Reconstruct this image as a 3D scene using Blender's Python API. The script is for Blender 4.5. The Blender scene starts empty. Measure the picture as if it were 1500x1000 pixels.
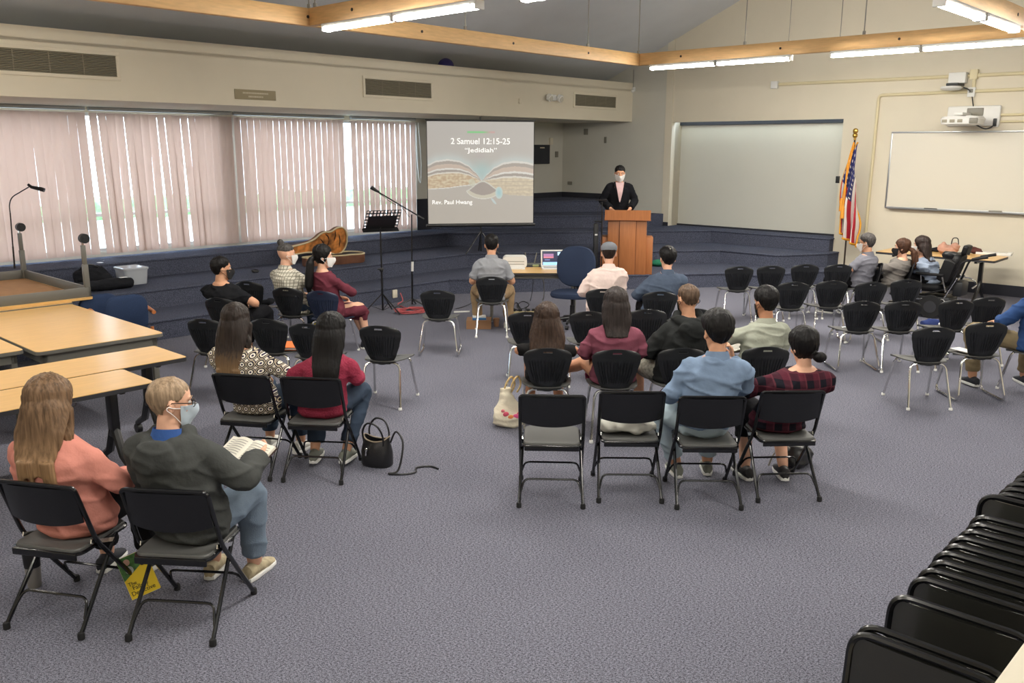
import bpy, bmesh, math, random
from mathutils import Vector, Matrix, Euler, Quaternion, noise as mnoise
PI = math.pi
SC = bpy.context.scene
COL = SC.collection
rnd = random.Random(7)
# ------------------------------------------------------------------ camera model (1500 x 1000 frame)
FPX, PITCH, ROLL, CAMH = 1275.0, math.radians(12.5), math.radians(-0.19), 2.45
_cp, _sp, _cr, _sr = math.cos(PITCH), math.sin(PITCH), math.cos(ROLL), math.sin(ROLL)
_F = Vector((0, _cp, -_sp)); _R0 = Vector((1, 0, 0)); _D0 = Vector((0, -_sp, -_cp))
CX = _R0 * _cr + _D0 * _sr; CY = -_R0 * _sr + _D0 * _cr; CZ = _F
CAM = Vector((0, 0, CAMH))
def ray(u, v): return CX * ((u - 750) / FPX) + CY * ((v - 500) / FPX) + CZ
def gz(u, v, z=0.0):
    d = ray(u, v); return CAM + d * ((z - CAMH) / d.z)
TH = math.radians(43.15)
DA = Vector((math.sin(TH), math.cos(TH), 0)); DB = Vector((-math.cos(TH), math.sin(TH), 0))
LW = math.atan2(DA.y, DA.x)      # frame: X along the window wall, Y into it
RW = LW - PI / 2                 # frame: X to the right along the back wall, Y into it
def fab(a, b, z=0.0): return DA * a + DB * b + Vector((0, 0, z))
def on_a(u, v, a):
    d = ray(u, v); return CAM + d * ((a - CAM.dot(DA)) / d.dot(DA))
def on_b(u, v, b):
    d = ray(u, v); return CAM + d * ((b - CAM.dot(DB)) / d.dot(DB))
def on_y(u, v, y):
    d = ray(u, v); return CAM + d * (y / d.y)
def ab(p): return (p.dot(DA), p.dot(DB))

# ------------------------------------------------------------------ materials
def srgb(r, g, b):
    f = lambda c: (c / 255 / 12.92) if c / 255 <= 0.04045 else ((c / 255 + 0.055) / 1.055) ** 2.4
    return (f(r), f(g), f(b), 1.0)
MATS = {}
def mat(name, col, rough=0.6, metal=0.0, var=0.0, vscale=20.0, bump=0.0, bscale=60.0, stretch=(1, 1, 1), spec=0.5,
        emit=None, estr=0.0, sheen=0.0, coat=0.0, detail=3.0):
    """col: sRGB 0-255. var: brightness variation by noise; bump: noise bump strength."""
    if name in MATS: return MATS[name]
    m = bpy.data.materials.new(name); m.use_nodes = True
    nt = m.node_tree; N = nt.nodes; L = nt.links
    b = N['Principled BSDF']
    c = srgb(*col)
    b.inputs['Base Color'].default_value = c
    b.inputs['Roughness'].default_value = rough
    b.inputs['Metallic'].default_value = metal
    b.inputs['Specular IOR Level'].default_value = spec
    if sheen: b.inputs['Sheen Weight'].default_value = sheen
    if coat: b.inputs['Coat Weight'].default_value = coat
    if emit:
        b.inputs['Emission Color'].default_value = srgb(*emit); b.inputs['Emission Strength'].default_value = estr
    if var or bump:
        tc = N.new('ShaderNodeTexCoord'); mp = N.new('ShaderNodeMapping')
        mp.inputs['Scale'].default_value = stretch
        L.new(tc.outputs['Object'], mp.inputs['Vector'])
    if var:
        n = N.new('ShaderNodeTexNoise'); n.inputs['Scale'].default_value = vscale; n.inputs['Detail'].default_value = detail
        L.new(mp.outputs['Vector'], n.inputs['Vector'])
        r = N.new('ShaderNodeValToRGB')
        r.color_ramp.elements[0].position = 0.3; r.color_ramp.elements[1].position = 0.7
        r.color_ramp.elements[0].color = tuple(max(0, x * (1 - var)) for x in c[:3]) + (1,)
        r.color_ramp.elements[1].color = tuple(min(1, x * (1 + var)) for x in c[:3]) + (1,)
        L.new(n.outputs['Fac'], r.inputs['Fac']); L.new(r.outputs['Color'], b.inputs['Base Color'])
    if bump:
        n2 = N.new('ShaderNodeTexNoise'); n2.inputs['Scale'].default_value = bscale; n2.inputs['Detail'].default_value = detail
        L.new(mp.outputs['Vector'], n2.inputs['Vector'])
        bp = N.new('ShaderNodeBump'); bp.inputs['Strength'].default_value = bump; bp.inputs['Distance'].default_value = 0.01
        L.new(n2.outputs['Fac'], bp.inputs['Height']); L.new(bp.outputs['Normal'], b.inputs['Normal'])
    MATS[name] = m
    return m
def nodes_of(m): return m.node_tree.nodes, m.node_tree.links, m.node_tree.nodes['Principled BSDF']
def mixcol(N, L, fac, a, b, blend='MIX'):
    x = N.new('ShaderNodeMix'); x.data_type = 'RGBA'; x.blend_type = blend
    if isinstance(fac, (int, float)): x.inputs[0].default_value = fac
    else: L.new(fac, x.inputs[0])
    for s, v in ((x.inputs[6], a), (x.inputs[7], b)):
        if isinstance(v, tuple): s.default_value = v
        else: L.new(v, s)
    return x.outputs[2]
def mathn(N, L, op, a, b=None):
    x = N.new('ShaderNodeMath'); x.operation = op
    for s, v in ((x.inputs[0], a), (x.inputs[1], b)):
        if v is None: continue
        if isinstance(v, (int, float)): s.default_value = v
        else: L.new(v, s)
    return x.outputs[0]

# ------------------------------------------------------------------ mesh builder
class MB:
    def __init__(s): s.v = []; s.f = []; s.m = []
    def add(s, vs, fs, mi=0, M=None):
        o = len(s.v)
        s.v += [tuple(M @ Vector(p)) if M is not None else tuple(p) for p in vs]
        s.f += [tuple(i + o for i in f) for f in fs]; s.m += [mi] * len(fs)
        return s
    def box(s, c, d, rot=None, bev=0.0, seg=2, mi=0, M=None):
        bm = bmesh.new(); bmesh.ops.create_cube(bm, size=1.0)
        for w in bm.verts: w.co = Vector((w.co.x * d[0], w.co.y * d[1], w.co.z * d[2]))
        if bev:
            bmesh.ops.bevel(bm, geom=list(bm.edges), offset=min(bev, min(d) * 0.49), segments=seg, profile=0.5, affect='EDGES')
        T = Matrix.Translation(Vector(c))
        if rot is not None: T = T @ (rot.to_4x4() if isinstance(rot, (Matrix, Quaternion)) and not isinstance(rot, Quaternion) else (rot.to_matrix().to_4x4()))
        if M is not None: T = M @ T
        bm.verts.index_update()
        s.add([T @ w.co for w in bm.verts], [[w.index for w in f.verts] for f in bm.faces], mi); bm.free(); return s
    def bb(s, x0, y0, z0, x1, y1, z1, bev=0.0, mi=0, M=None):
        return s.box(((x0 + x1) / 2, (y0 + y1) / 2, (z0 + z1) / 2), (abs(x1 - x0), abs(y1 - y0), abs(z1 - z0)), bev=bev, mi=mi, M=M)
    def bar(s, p, q, w, h, up=(0, 0, 1), bev=0.0, mi=0):
        p = Vector(p); q = Vector(q); y = (q - p).normalized(); u = Vector(up)
        if abs(y.dot(u)) > 0.99: u = Vector((1, 0, 0))
        x = y.cross(u).normalized(); z = x.cross(y)
        R = Matrix((x, y, z)).transposed()
        return s.box((p + q) / 2, (w, (q - p).length, h), rot=R, bev=bev, mi=mi)
    def loft(s, rings, cap=True, closed=True, mi=0):
        n = len(rings[0]); vs = [p for r in rings for p in r]; fs = []
        for i in range(len(rings) - 1):
            for j in range(n if closed else n - 1):
                k = (j + 1) % n
                fs.append((i * n + j, i * n + k, (i + 1) * n + k, (i + 1) * n + j))
        if cap and closed:
            fs.append(tuple(range(n))[::-1]); fs.append(tuple((len(rings) - 1) * n + j for j in range(n)))
        return s.add(vs, fs, mi)
    def tube(s, pts, r, n=8, cap=True, mi=0, closed=False, ref=None, rx=None):
        """round (or elliptic: r, rx lists) tube along a path"""
        P = [Vector(p) for p in pts]; m = len(P)
        rr = r if isinstance(r, (list, tuple)) else [r] * m
        qq = rr if rx is None else (rx if isinstance(rx, (list, tuple)) else [rx] * m)
        rings = []; prev = None
        for i in range(m):
            a = P[(i - 1) % m] if (closed or i > 0) else P[0]; b = P[(i + 1) % m] if (closed or i < m - 1) else P[-1]
            t = (b - a)
            t = t.normalized() if t.length > 1e-9 else Vector((0, 0, 1))
            if prev is None:
                u = Vector(ref) if ref is not None else (Vector((0, 0, 1)) if abs(t.z) < 0.9 else Vector((1, 0, 0)))
            else: u = prev
            u = (u - t * u.dot(t))
            u = u.normalized() if u.length > 1e-6 else t.orthogonal().normalized()
            w = t.cross(u); prev = u
            rings.append([P[i] + u * (math.cos(2 * PI * k / n) * qq[i]) + w * (math.sin(2 * PI * k / n) * rr[i]) for k in range(n)])
        if closed: rings.append(rings[0]); return s.loft(rings, cap=False, mi=mi)
        return s.loft(rings, cap=cap, mi=mi)
    def cyl(s, p, q, r, r2=None, n=16, mi=0): return s.tube([p, q], [r, r if r2 is None else r2], n=n, mi=mi)
    def lathe(s, prof, n=20, c=(0, 0, 0), mi=0):
        rings = [[Vector((c[0] + max(r, 1e-4) * math.cos(2 * PI * k / n), c[1] + max(r, 1e-4) * math.sin(2 * PI * k / n), c[2] + z)) for k in range(n)] for r, z in prof]
        return s.loft(rings, mi=mi)
    def ell(s, c, r, n=16, m=10, M=None, mi=0):
        vs = []; fs = []
        for i in range(1, m):
            ph = PI * i / m
            for j in range(n):
                t = 2 * PI * j / n
                vs.append((c[0] + r[0] * math.sin(ph) * math.cos(t), c[1] + r[1] * math.sin(ph) * math.sin(t), c[2] - r[2] * math.cos(ph)))
        b = len(vs); vs.append((c[0], c[1], c[2] - r[2])); vs.append((c[0], c[1], c[2] + r[2]))
        for i in range(m - 2):
            for j in range(n):
                k = (j + 1) % n; fs.append((i * n + j, i * n + k, (i + 1) * n + k, (i + 1) * n + j))
        for j in range(n):
            k = (j + 1) % n; fs.append((b, k, j)); fs.append((b + 1, (m - 2) * n + j, (m - 2) * n + k))
        return s.add(vs, fs, mi, M)
    def prism(s, outline, z0, z1, mi=0, M=None):
        n = len(outline); A = sum(outline[i][0] * outline[(i + 1) % n][1] - outline[(i + 1) % n][0] * outline[i][1] for i in range(n))
        o = outline if A > 0 else outline[::-1]
        vs = [(p[0], p[1], z0) for p in o] + [(p[0], p[1], z1) for p in o]
        fs = [tuple(range(n))[::-1], tuple(range(n, 2 * n))] + [(i, (i + 1) % n, n + (i + 1) % n, n + i) for i in range(n)]
        return s.add(vs, fs, mi, M)
    def grid(s, fn, nu, nv, mi=0, flip=False, thick=None):
        """fn(i/nu, j/nv) -> point; optional thickness makes a closed slab"""
        P = [[Vector(fn(i / nu, j / nv)) for j in range(nv + 1)] for i in range(nu + 1)]
        vs = [p for r in P for p in r]; fs = []; w = nv + 1
        for i in range(nu):
            for j in range(nv):
                q = (i * w + j, (i + 1) * w + j, (i + 1) * w + j + 1, i * w + j + 1)
                fs.append(q[::-1] if flip else q)
        if thick is None: return s.add(vs, fs, mi)
        nrm = []
        for i in range(nu + 1):
            for j in range(nv + 1):
                du = P[min(i + 1, nu)][j] - P[max(i - 1, 0)][j]; dv = P[i][min(j + 1, nv)] - P[i][max(j - 1, 0)]
                c = du.cross(dv); nrm.append(c.normalized() if c.length > 1e-9 else Vector((0, 0, 1)))
        k = len(vs); sg = -1 if flip else 1
        vs2 = vs + [vs[i] - nrm[i] * thick * sg for i in range(k)]
        fs2 = list(fs) + [tuple(k + x for x in f)[::-1] for f in fs]
        rim = [i * w for i in range(nu + 1)] + [nu * w + j for j in range(1, nv + 1)] + [i * w + nv for i in range(nu - 1, -1, -1)] + [j for j in range(nv - 1, 0, -1)]
        for i in range(len(rim)):
            a, b = rim[i], rim[(i + 1) % len(rim)]
            q = (b, a, k + a, k + b)
            fs2.append(q[::-1] if flip else q)
        return s.add(vs2, fs2, mi)
    def mesh(s, name, mats, smooth=True, ang=0.7):
        me = bpy.data.meshes.new(name); me.from_pydata(s.v, [], s.f)
        for m in (mats if isinstance(mats, (list, tuple)) else [mats]): me.materials.append(m)
        if any(s.m): me.polygons.foreach_set('material_index', s.m)
        me.update()
        if smooth:
            me.shade_smooth(); me.set_sharp_from_angle(angle=ang)
        return me
    def build(s, name, mats, parent=None, smooth=True, ang=0.7, label=None):
        return link(name, s.mesh(name, mats, smooth, ang), parent, label)
def link(name, me, parent=None, label=None):
    o = bpy.data.objects.new(name, me); COL.objects.link(o)
    if parent is not None: o.parent = parent
    if label: o['label'] = label
    return o
def tag(o, label, cat, group=None, kind=None):
    o['label'] = label; o['category'] = cat
    if group: o['group'] = group
    if kind: o['kind'] = kind
    return o
def thing(name, label, cat, loc=(0, 0, 0), rot=0.0, group=None):
    o = bpy.data.objects.new(name, None); COL.objects.link(o)
    o.empty_display_size = 0.1
    o.location = loc; o.rotation_euler = (0, 0, rot) if isinstance(rot, (int, float)) else rot
    return tag(o, label, cat, group)
def struct(o): o['kind'] = 'structure'; return o
KIDS = {}
def dup(root, loc, rot, label=None, group=None, scale=None):
    kids = {}
    for o in COL.objects:
        if o.parent is not None: kids.setdefault(o.parent.name, []).append(o)
    def cp(o, par):
        c = o.copy(); COL.objects.link(c)
        if par is not None: c.parent = par
        for k in kids.get(o.name, []): cp(k, c)
        return c
    r = cp(root, None); r.location = loc; r.rotation_euler = (0, 0, rot) if isinstance(rot, (int, float)) else rot
    if label: r['label'] = label
    if group: r['group'] = group
    return r
def arc(c, r, a0, a1, n, ax=(1, 0, 0), ay=(0, 0, 1)):
    c = Vector(c); ax = Vector(ax); ay = Vector(ay)
    return [c + ax * (r * math.cos(a0 + (a1 - a0) * i / n)) + ay * (r * math.sin(a0 + (a1 - a0) * i / n)) for i in range(n + 1)]
def rounded(pts, r, n=5):
    """fillet the inner corners of a polyline"""
    P = [Vector(p) for p in pts]; out = [P[0]]
    for i in range(1, len(P) - 1):
        a, b, c = P[i - 1], P[i], P[i + 1]
        d1 = (a - b); d2 = (c - b); rr = min(r, d1.length * 0.49, d2.length * 0.49)
        p = b + d1.normalized() * rr; q = b + d2.normalized() * rr
        for k in range(n + 1):
            t = k / n; out.append(p * (1 - t) ** 2 + b * (2 * t * (1 - t)) + q * t ** 2)
    out.append(P[-1]); return out
def smoothpath(pts, n=6):
    """Catmull-Rom through the points"""
    P = [Vector(p) for p in pts]; out = []
    for i in range(len(P) - 1):
        p0 = P[max(i - 1, 0)]; p1 = P[i]; p2 = P[i + 1]; p3 = P[min(i + 2, len(P) - 1)]
        for k in range(n):
            t = k / n
            out.append(0.5 * ((2 * p1) + (p2 - p0) * t + (2 * p0 - 5 * p1 + 4 * p2 - p3) * t * t + (3 * p1 - p0 - 3 * p2 + p3) * t ** 3))
    out.append(P[-1]); return out
def rrect(w, h, r, n=5, cx=0.0, cy=0.0):
    o = []
    for sx, sy, a0 in ((1, 1, 0), (-1, 1, PI / 2), (-1, -1, PI), (1, -1, 1.5 * PI)):
        for i in range(n + 1):
            a = a0 + PI / 2 * i / n
            o.append((cx + sx * (w / 2 - r) + r * math.cos(a), cy + sy * (h / 2 - r) + r * math.sin(a)))
    return o
def text_mesh(name, txt, size, m, parent, loc, rot, align='CENTER', ext=0.0005, offset=0.0, shear=0.0):
    cu = bpy.data.curves.new(name, 'FONT'); cu.body = txt; cu.size = size; cu.align_x = align; cu.align_y = 'CENTER'; cu.extrude = ext
    cu.offset = offset; cu.shear = shear
    o = bpy.data.objects.new(name, cu); COL.objects.link(o)
    dg = bpy.context.evaluated_depsgraph_get(); dg.update()
    me = bpy.data.meshes.new_from_object(o.evaluated_get(dg))
    bpy.data.objects.remove(o); bpy.data.curves.remove(cu)
    me.materials.clear(); me.materials.append(m)
    p = link(name, me, parent); p.location = loc; p.rotation_euler = rot
    return p
def remesh(mb, name, voxel, mats, smooth_it=6, fac=0.5, fn=None):
    """fuse the overlapping closed shapes of mb into one continuous skin"""
    me0 = mb.mesh('tmp', mats if isinstance(mats, (list, tuple)) else [mats], smooth=False)
    o = bpy.data.objects.new('tmp', me0); COL.objects.link(o)
    md = o.modifiers.new('r', 'REMESH'); md.mode = 'VOXEL'; md.voxel_size = voxel
    if smooth_it:
        sm = o.modifiers.new('s', 'SMOOTH'); sm.iterations = smooth_it; sm.factor = fac
    dg = bpy.context.evaluated_depsgraph_get(); dg.update()
    me = bpy.data.meshes.new_from_object(o.evaluated_get(dg), depsgraph=dg)
    me.name = name
    bpy.data.objects.remove(o); bpy.data.meshes.remove(me0)
    if fn:
        me.update()
        nv = [v.normal.copy() for v in me.vertices]
        for v, nn in zip(me.vertices, nv): v.co = fn(v.co, nn)
        me.update()
    me.shade_smooth()
    me.materials.clear()
    for m in (mats if isinstance(mats, (list, tuple)) else [mats]): me.materials.append(m)
    return me
# ------------------------------------------------------------------ camera
cam = bpy.data.cameras.new('camera'); camo = bpy.data.objects.new('camera', cam); COL.objects.link(camo)
cam.sensor_width = 36.0; cam.lens = 36.0 * FPX / 1500.0; cam.clip_start = 0.05; cam.clip_end = 200
camo.matrix_world = Matrix.Translation(CAM) @ Matrix((CX, -CY, -CZ)).transposed().to_4x4()
SC.camera = camo
SC.view_settings.view_transform = 'Standard'; SC.view_settings.look = 'None'
SC.view_settings.exposure = 0.0; SC.view_settings.gamma = 1.0; SC.view_settings.use_curve_mapping = False
try:
    SC.cycles.use_denoising = True; SC.cycles.max_bounces = 6; SC.cycles.diffuse_bounces = 3; SC.cycles.adaptive_threshold = 0.03; SC.cycles.transparent_max_bounces = 12
    SC.cycles.sample_clamp_indirect = 6.0; SC.cycles.caustics_reflective = False; SC.cycles.caustics_refractive = False
except Exception: pass

# ------------------------------------------------------------------ daylight
W = bpy.data.worlds.new('daylight'); SC.world = W; W.use_nodes = True
bg = W.node_tree.nodes['Background']; bg.inputs['Color'].default_value = (0.66, 0.81, 1.0, 1); bg.inputs['Strength'].default_value = 12.0

# ------------------------------------------------------------------ setting materials
def carpet_material(name, dark, light, scale=185.0, bump=.5):
    m = mat(name, light, rough=0.95, spec=0.1)
    N, L, b = nodes_of(m)
    tc = N.new('ShaderNodeTexCoord')
    mp = N.new('ShaderNodeMapping'); mp.inputs['Scale'].default_value = (1, 1.6, 1); mp.inputs['Rotation'].default_value = (0, 0, 0.4); L.new(tc.outputs['Object'], mp.inputs['Vector'])
    n = N.new('ShaderNodeTexNoise'); n.inputs['Scale'].default_value = scale; n.inputs['Detail'].default_value = 2.0; L.new(mp.outputs['Vector'], n.inputs['Vector'])
    n2 = N.new('ShaderNodeTexNoise'); n2.inputs['Scale'].default_value = scale * 0.42; n2.inputs['Detail'].default_value = 3.0; L.new(mp.outputs['Vector'], n2.inputs['Vector'])
    n3 = N.new('ShaderNodeTexNoise'); n3.inputs['Scale'].default_value = 0.9; n3.inputs['Detail'].default_value = 4.0; L.new(tc.outputs['Object'], n3.inputs['Vector'])
    s = mathn(N, L, 'ADD', mathn(N, L, 'MULTIPLY', n.outputs['Fac'], 0.55), mathn(N, L, 'MULTIPLY', n2.outputs['Fac'], 0.45))
    r = N.new('ShaderNodeValToRGB'); r.color_ramp.elements[0].position = 0.40; r.color_ramp.elements[1].position = 0.60
    r.color_ramp.elements[0].color = srgb(*dark); r.color_ramp.elements[1].color = srgb(*light); L.new(s, r.inputs['Fac'])
    r2 = N.new('ShaderNodeValToRGB'); r2.color_ramp.elements[0].position = 0.35; r2.color_ramp.elements[1].position = 0.65
    r2.color_ramp.elements[0].color = (0.93, 0.93, 0.935, 1); r2.color_ramp.elements[1].color = (1, 1, 1, 1); L.new(n3.outputs['Fac'], r2.inputs['Fac'])
    L.new(mixcol(N, L, 1.0, r.outputs['Color'], r2.outputs['Color'], 'MULTIPLY'), b.inputs['Base Color'])
    bp = N.new('ShaderNodeBump'); bp.inputs['Strength'].default_value = bump; bp.inputs['Distance'].default_value = 0.01
    L.new(s, bp.inputs['Height']); L.new(bp.outputs['Normal'], b.inputs['Normal'])
    return m
M_CARPET = carpet_material('carpet', (50, 50, 58), (144, 144, 157))
M_STEP = carpet_material('step_carpet', (50, 53, 64), (102, 106, 124), bump=.2)
M_CREAM = mat('cream_paint', (222, 213, 192), rough=0.75, var=0.02, vscale=2.0, bump=0.05, bscale=90)
M_SHADEW = mat('shaded_paint', (205, 202, 190), rough=0.75, var=0.02, vscale=2.0)  # greyer copy of the wall paint; the recess's shadow is put into the colour
M_CEIL = mat('ceiling_paint', (222, 225, 228), rough=0.85, var=0.03, vscale=1.5, bump=0.1, bscale=150)
M_COVE = mat('cove_base', (42, 43, 52), rough=0.8)
M_NICHE = mat('roll_panel', (206, 205, 194), rough=0.6, var=0.015, vscale=1.2)
M_DARKGAP = mat('dark_gap', (40, 42, 50), rough=0.7)
M_ALU = mat('aluminium', (176, 178, 180), rough=0.35, metal=0.85)
M_CHROME = mat('chrome', (226, 226, 224), rough=0.16, metal=1.0)
M_BLACK = mat('black_plastic', (24, 25, 28), rough=0.45)
M_BLACKM = mat('black_metal', (18, 18, 20), rough=0.3, spec=0.6)
M_RUBBER = mat('rubber', (22, 22, 23), rough=0.8)
M_WHITEP = mat('white_plastic', (232, 231, 226), rough=0.45)
M_BRONZE = mat('pale_frame', (190, 188, 184), rough=0.5, metal=0.3)

BW, AW = 13.9, 16.6          # window wall and back wall planes
ZT = (0.26, 0.52, 0.78, 1.04, 1.30)
A0, B0 = -5.0, -6.0
ZSOF, ZSOFT = 3.045, 3.88
BS = 11.88

def poly_ab(pts): return [tuple(fab(a, b)[:2]) for a, b in pts]
mb = MB(); mb.prism(poly_ab([(A0, B0), (17.2, B0), (17.2, 14.1), (A0, 14.1)]), -0.12, 0.0)
struct(mb.build('floor', M_CARPET, smooth=False))
# tiers of the carpeted risers that run along the window wall, cut the corner and continue along the back wall
EDGE = {
    1: [(A0, 10.92), (10.06, 10.92), (14.15, 7.9), (14.3, 7.3), (15.3, 6.9), (16.6, 6.2)],
    2: [(A0, 11.8), (11.36, 11.8), (15.25, 8.7), (15.28, 7.5), (16.22, 6.95), (16.6, 6.9)],
    3: [(A0, 13.05), (11.97, 13.05), (16.32, 9.55), (16.42, 7.02), (16.6, 7.02)],
}
def nosing(e, z, nm):
    mb = MB()
    for i in range(len(e) - 1):
        p, q = fab(*e[i], z), fab(*e[i + 1], z)
        n = (q - p).normalized().cross(Vector((0, 0, 1)))
        if n.dot(fab(8, 4) - p) < 0: n = -n
        mb.bar(p + n * 0.004 - Vector((0, 0, 0.014)), q + n * 0.004 - Vector((0, 0, 0.014)), 0.03, 0.03, bev=0.012)
    struct(mb.build(nm, M_STEP))
for k in (1, 2, 3):
    e = EDGE[k]
    end = [(16.6, 14.0), (A0, 14.0)] if k < 3 else [(17.1, 7.02), (17.1, 10.8), (16.62, 10.8), (16.62, 14.0), (A0, 14.0)]
    mb = MB(); mb.prism(poly_ab(e + end), 0.0 if k == 1 else ZT[k - 2], ZT[k - 1])
    struct(mb.build('floor_tier', M_STEP, smooth=False)); nosing(e, ZT[k - 1], 'trim_%d' % k)
for k, e in ((4, [(12.3, 13.9), (14.22, 12.36), (16.05, 10.93)]), (5, [(14.05, 13.9), (15.05, 13.1), (16.6, 11.9)])):
    endp = [(16.6, 10.93), (16.6, 13.9)] if k == 4 else [(16.6, 13.9)]
    mb = MB(); mb.prism(poly_ab(e + endp), ZT[k - 2], ZT[k - 1])
    struct(mb.build('floor_tier', M_STEP, smooth=False)); nosing(e, ZT[k - 1], 'trim_%d' % k)

# ------------------------------------------------------------------ walls
def slab(name, m, a0, a1, b0, b1, z0, z1):
    mb = MB(); mb.prism(poly_ab([(a0, b0), (a1, b0), (a1, b1), (a0, b1)]), z0, z1)
    return struct(mb.build(name, m, smooth=False))
# back wall with the recess for the roll panel
slab('wall_back', M_CREAM, AW, AW + 0.12, B0, 7.02, 0, 7.6)
slab('wall_back', M_CREAM, AW, AW + 0.12, 7.02, 10.8, 3.015, 7.6)
slab('wall_back', M_CREAM, AW - 0.02, AW + 0.5, 10.8, 10.98, 0, 7.6)
slab('wall_back', M_SHADEW, AW, AW + 0.12, 10.98, 14.0, 0, 7.6)
slab('wall_recess', M_NICHE, 16.97, 17.1, 6.9, 10.9, 0.7, 3.1)
slab('wall_recess', M_CREAM, AW + 0.12, 17.1, 10.8, 10.9, 0.7, 3.1)
slab('wall_recess', M_CREAM, AW + 0.12, 17.1, 6.9, 7.02, 0.7, 3.1)
slab('trim_6', M_DARKGAP, 16.9, 16.97, 7.02, 10.8, 2.955, 3.1)  # track at the recess top; its shadow is put into the dark colour
slab('trim_7', M_DARKGAP, 16.94, 16.97, 7.02, 10.8, 0.78, 0.815)
slab('wall_right', M_CREAM, A0, 17.2, B0 - 0.12, B0, 0, 7.6)
slab('wall_near', M_CREAM, A0 - 0.12, A0, B0, 14.0, 0, 7.6)
# cove bases
slab('baseboard_back', M_COVE, AW - 0.012, AW, B0, 6.25, 0, 0.19)
slab('baseboard_back', M_COVE, AW - 0.012, AW, 11.9, 13.9, 1.30, 1.42)
slab('baseboard_back', M_COVE, AW - 0.03, AW - 0.02, 10.8, 10.98, 0.78, 0.86)
slab('baseboard_left', M_COVE, 11.93, 16.6, BW - 0.012, BW, 0.78, 1.42)
slab('baseboard_right', M_COVE, A0, 16.6, B0, B0 + 0.012, 0, 0.15)
# window wall
slab('wall_left', M_SHADEW, 11.93, 16.72, BW, BW + 0.15, 0.7, 3.2)
slab('wall_left', M_SHADEW, 7.62, 7.9, BW + 0.02, BW + 0.17, 0.7, 3.2)
slab('wall_left', M_SHADEW, A0, 0.6, BW, BW + 0.15, 0.0, 3.2)
slab('wall_left', M_CREAM, A0, 16.72, BW, BW + 0.15, 2.96, 7.6)
slab('wall_left', M_SHADEW, A0, 11.93, BW + 0.02, BW + 0.17, 0.0, 0.86)
slab('wall_soffit', M_CREAM, A0, AW, BS, 13.9, ZSOF, 3.74)
slab('wall_soffit', M_CREAM, A0, AW, BS, BS + 0.06, 3.70, ZSOFT)
# ceiling: slopes up from the soffit, ridge over the middle of the room
zr = lambda b: 4.27 + 0.424 * (11.9 - b)
def ceil_part(b0, z0, b1, z1):
    mb = MB(); P = [fab(A0, b0, z0), fab(17.2, b0, z0), fab(17.2, b1, z1), fab(A0, b1, z1)]
    up = Vector((0, 0, 0.12)); mb.add(P + [p + up for p in P], [(3, 2, 1, 0), (4, 5, 6, 7), (0, 1, 5, 4), (1, 2, 6, 5), (2, 3, 7, 6), (3, 0, 4, 7)])
    struct(mb.build('ceiling', M_CEIL, smooth=False))
BR_ = 4.6
ceil_part(14.1, zr(14.1), BR_, zr(BR_)); ceil_part(BR_, zr(BR_), B0 - 0.2, zr(BR_) - 0.30 * (BR_ - B0 + 0.2))

# ------------------------------------------------------------------ windows, outside
M_GLASS = bpy.data.materials.new('window_glass'); M_GLASS.use_nodes = True
_N = M_GLASS.node_tree.nodes; _L = M_GLASS.node_tree.links; _N.clear()
_o = _N.new('ShaderNodeOutputMaterial'); _t = _N.new('ShaderNodeBsdfTransparent'); _g = _N.new('ShaderNodeBsdfGlossy'); _x = _N.new('ShaderNodeMixShader')
_g.inputs['Roughness'].default_value = 0.05; _x.inputs[0].default_value = 0.06; _t.inputs['Color'].default_value = (0.95, 0.98, 0.98, 1)
_L.new(_t.outputs[0], _x.inputs[1]); _L.new(_g.outputs[0], _x.inputs[2]); _L.new(_x.outputs[0], _o.inputs['Surface'])
for i, (a0, a1, mull) in enumerate(((0.6, 7.62, (2.95, 5.3)), (7.9, 11.93, (10.12,)))):
    mb = MB()
    y0, y1 = BW + 0.05, BW + 0.13
    for aa in [a0 + 0.03, a1 - 0.03] + list(mull):
        mb.prism(poly_ab([(aa - 0.03, y0), (aa + 0.03, y0), (aa + 0.03, y1), (aa - 0.03, y1)]), 0.86, 2.96)
    for z in (0.885, 1.42, 2.935):
        mb.prism(poly_ab([(a0, y0), (a1, y0), (a1, y1), (a0, y1)]), z - 0.025, z + 0.025)
    w = struct(mb.build('window_%d' % (i + 1), M_BRONZE, smooth=False))
    mb = MB(); mb.prism(poly_ab([(a0, BW + 0.085), (a1, BW + 0.085), (a1, BW + 0.091), (a0, BW + 0.091)]), 0.87, 2.95)
    g = mb.build('pane', M_GLASS, w, smooth=False)
# outdoors: pale paving, a low wall and a hedge seen through the gaps
slab('ground', mat('pale_paving', (205, 205, 200), rough=0.9, var=0.05, vscale=3), -8, 20, 14.2, 26, -0.05, 0.55)
hb = MB()
for i in range(44):
    p = fab(-3 + i * 0.62 + rnd.uniform(-.1, .1), 24.5 + rnd.uniform(-.2, .2), .50); r = rnd.uniform(.5, .62)
    hb.ell(p, (r, r, r * 1.1), n=10, m=7)
hm = remesh(hb, 'hedge', 0.12, mat('hedge_leaves', (96, 142, 82), rough=0.8, var=0.5, vscale=6, bump=0.8, bscale=12), smooth_it=1,
            fn=lambda c, n: c + n * (0.12 * mnoise.noise(c * 3.0)))
tag(link('hedge', hm), 'green clipped hedge outdoors behind the blinds', 'hedge')
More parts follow.
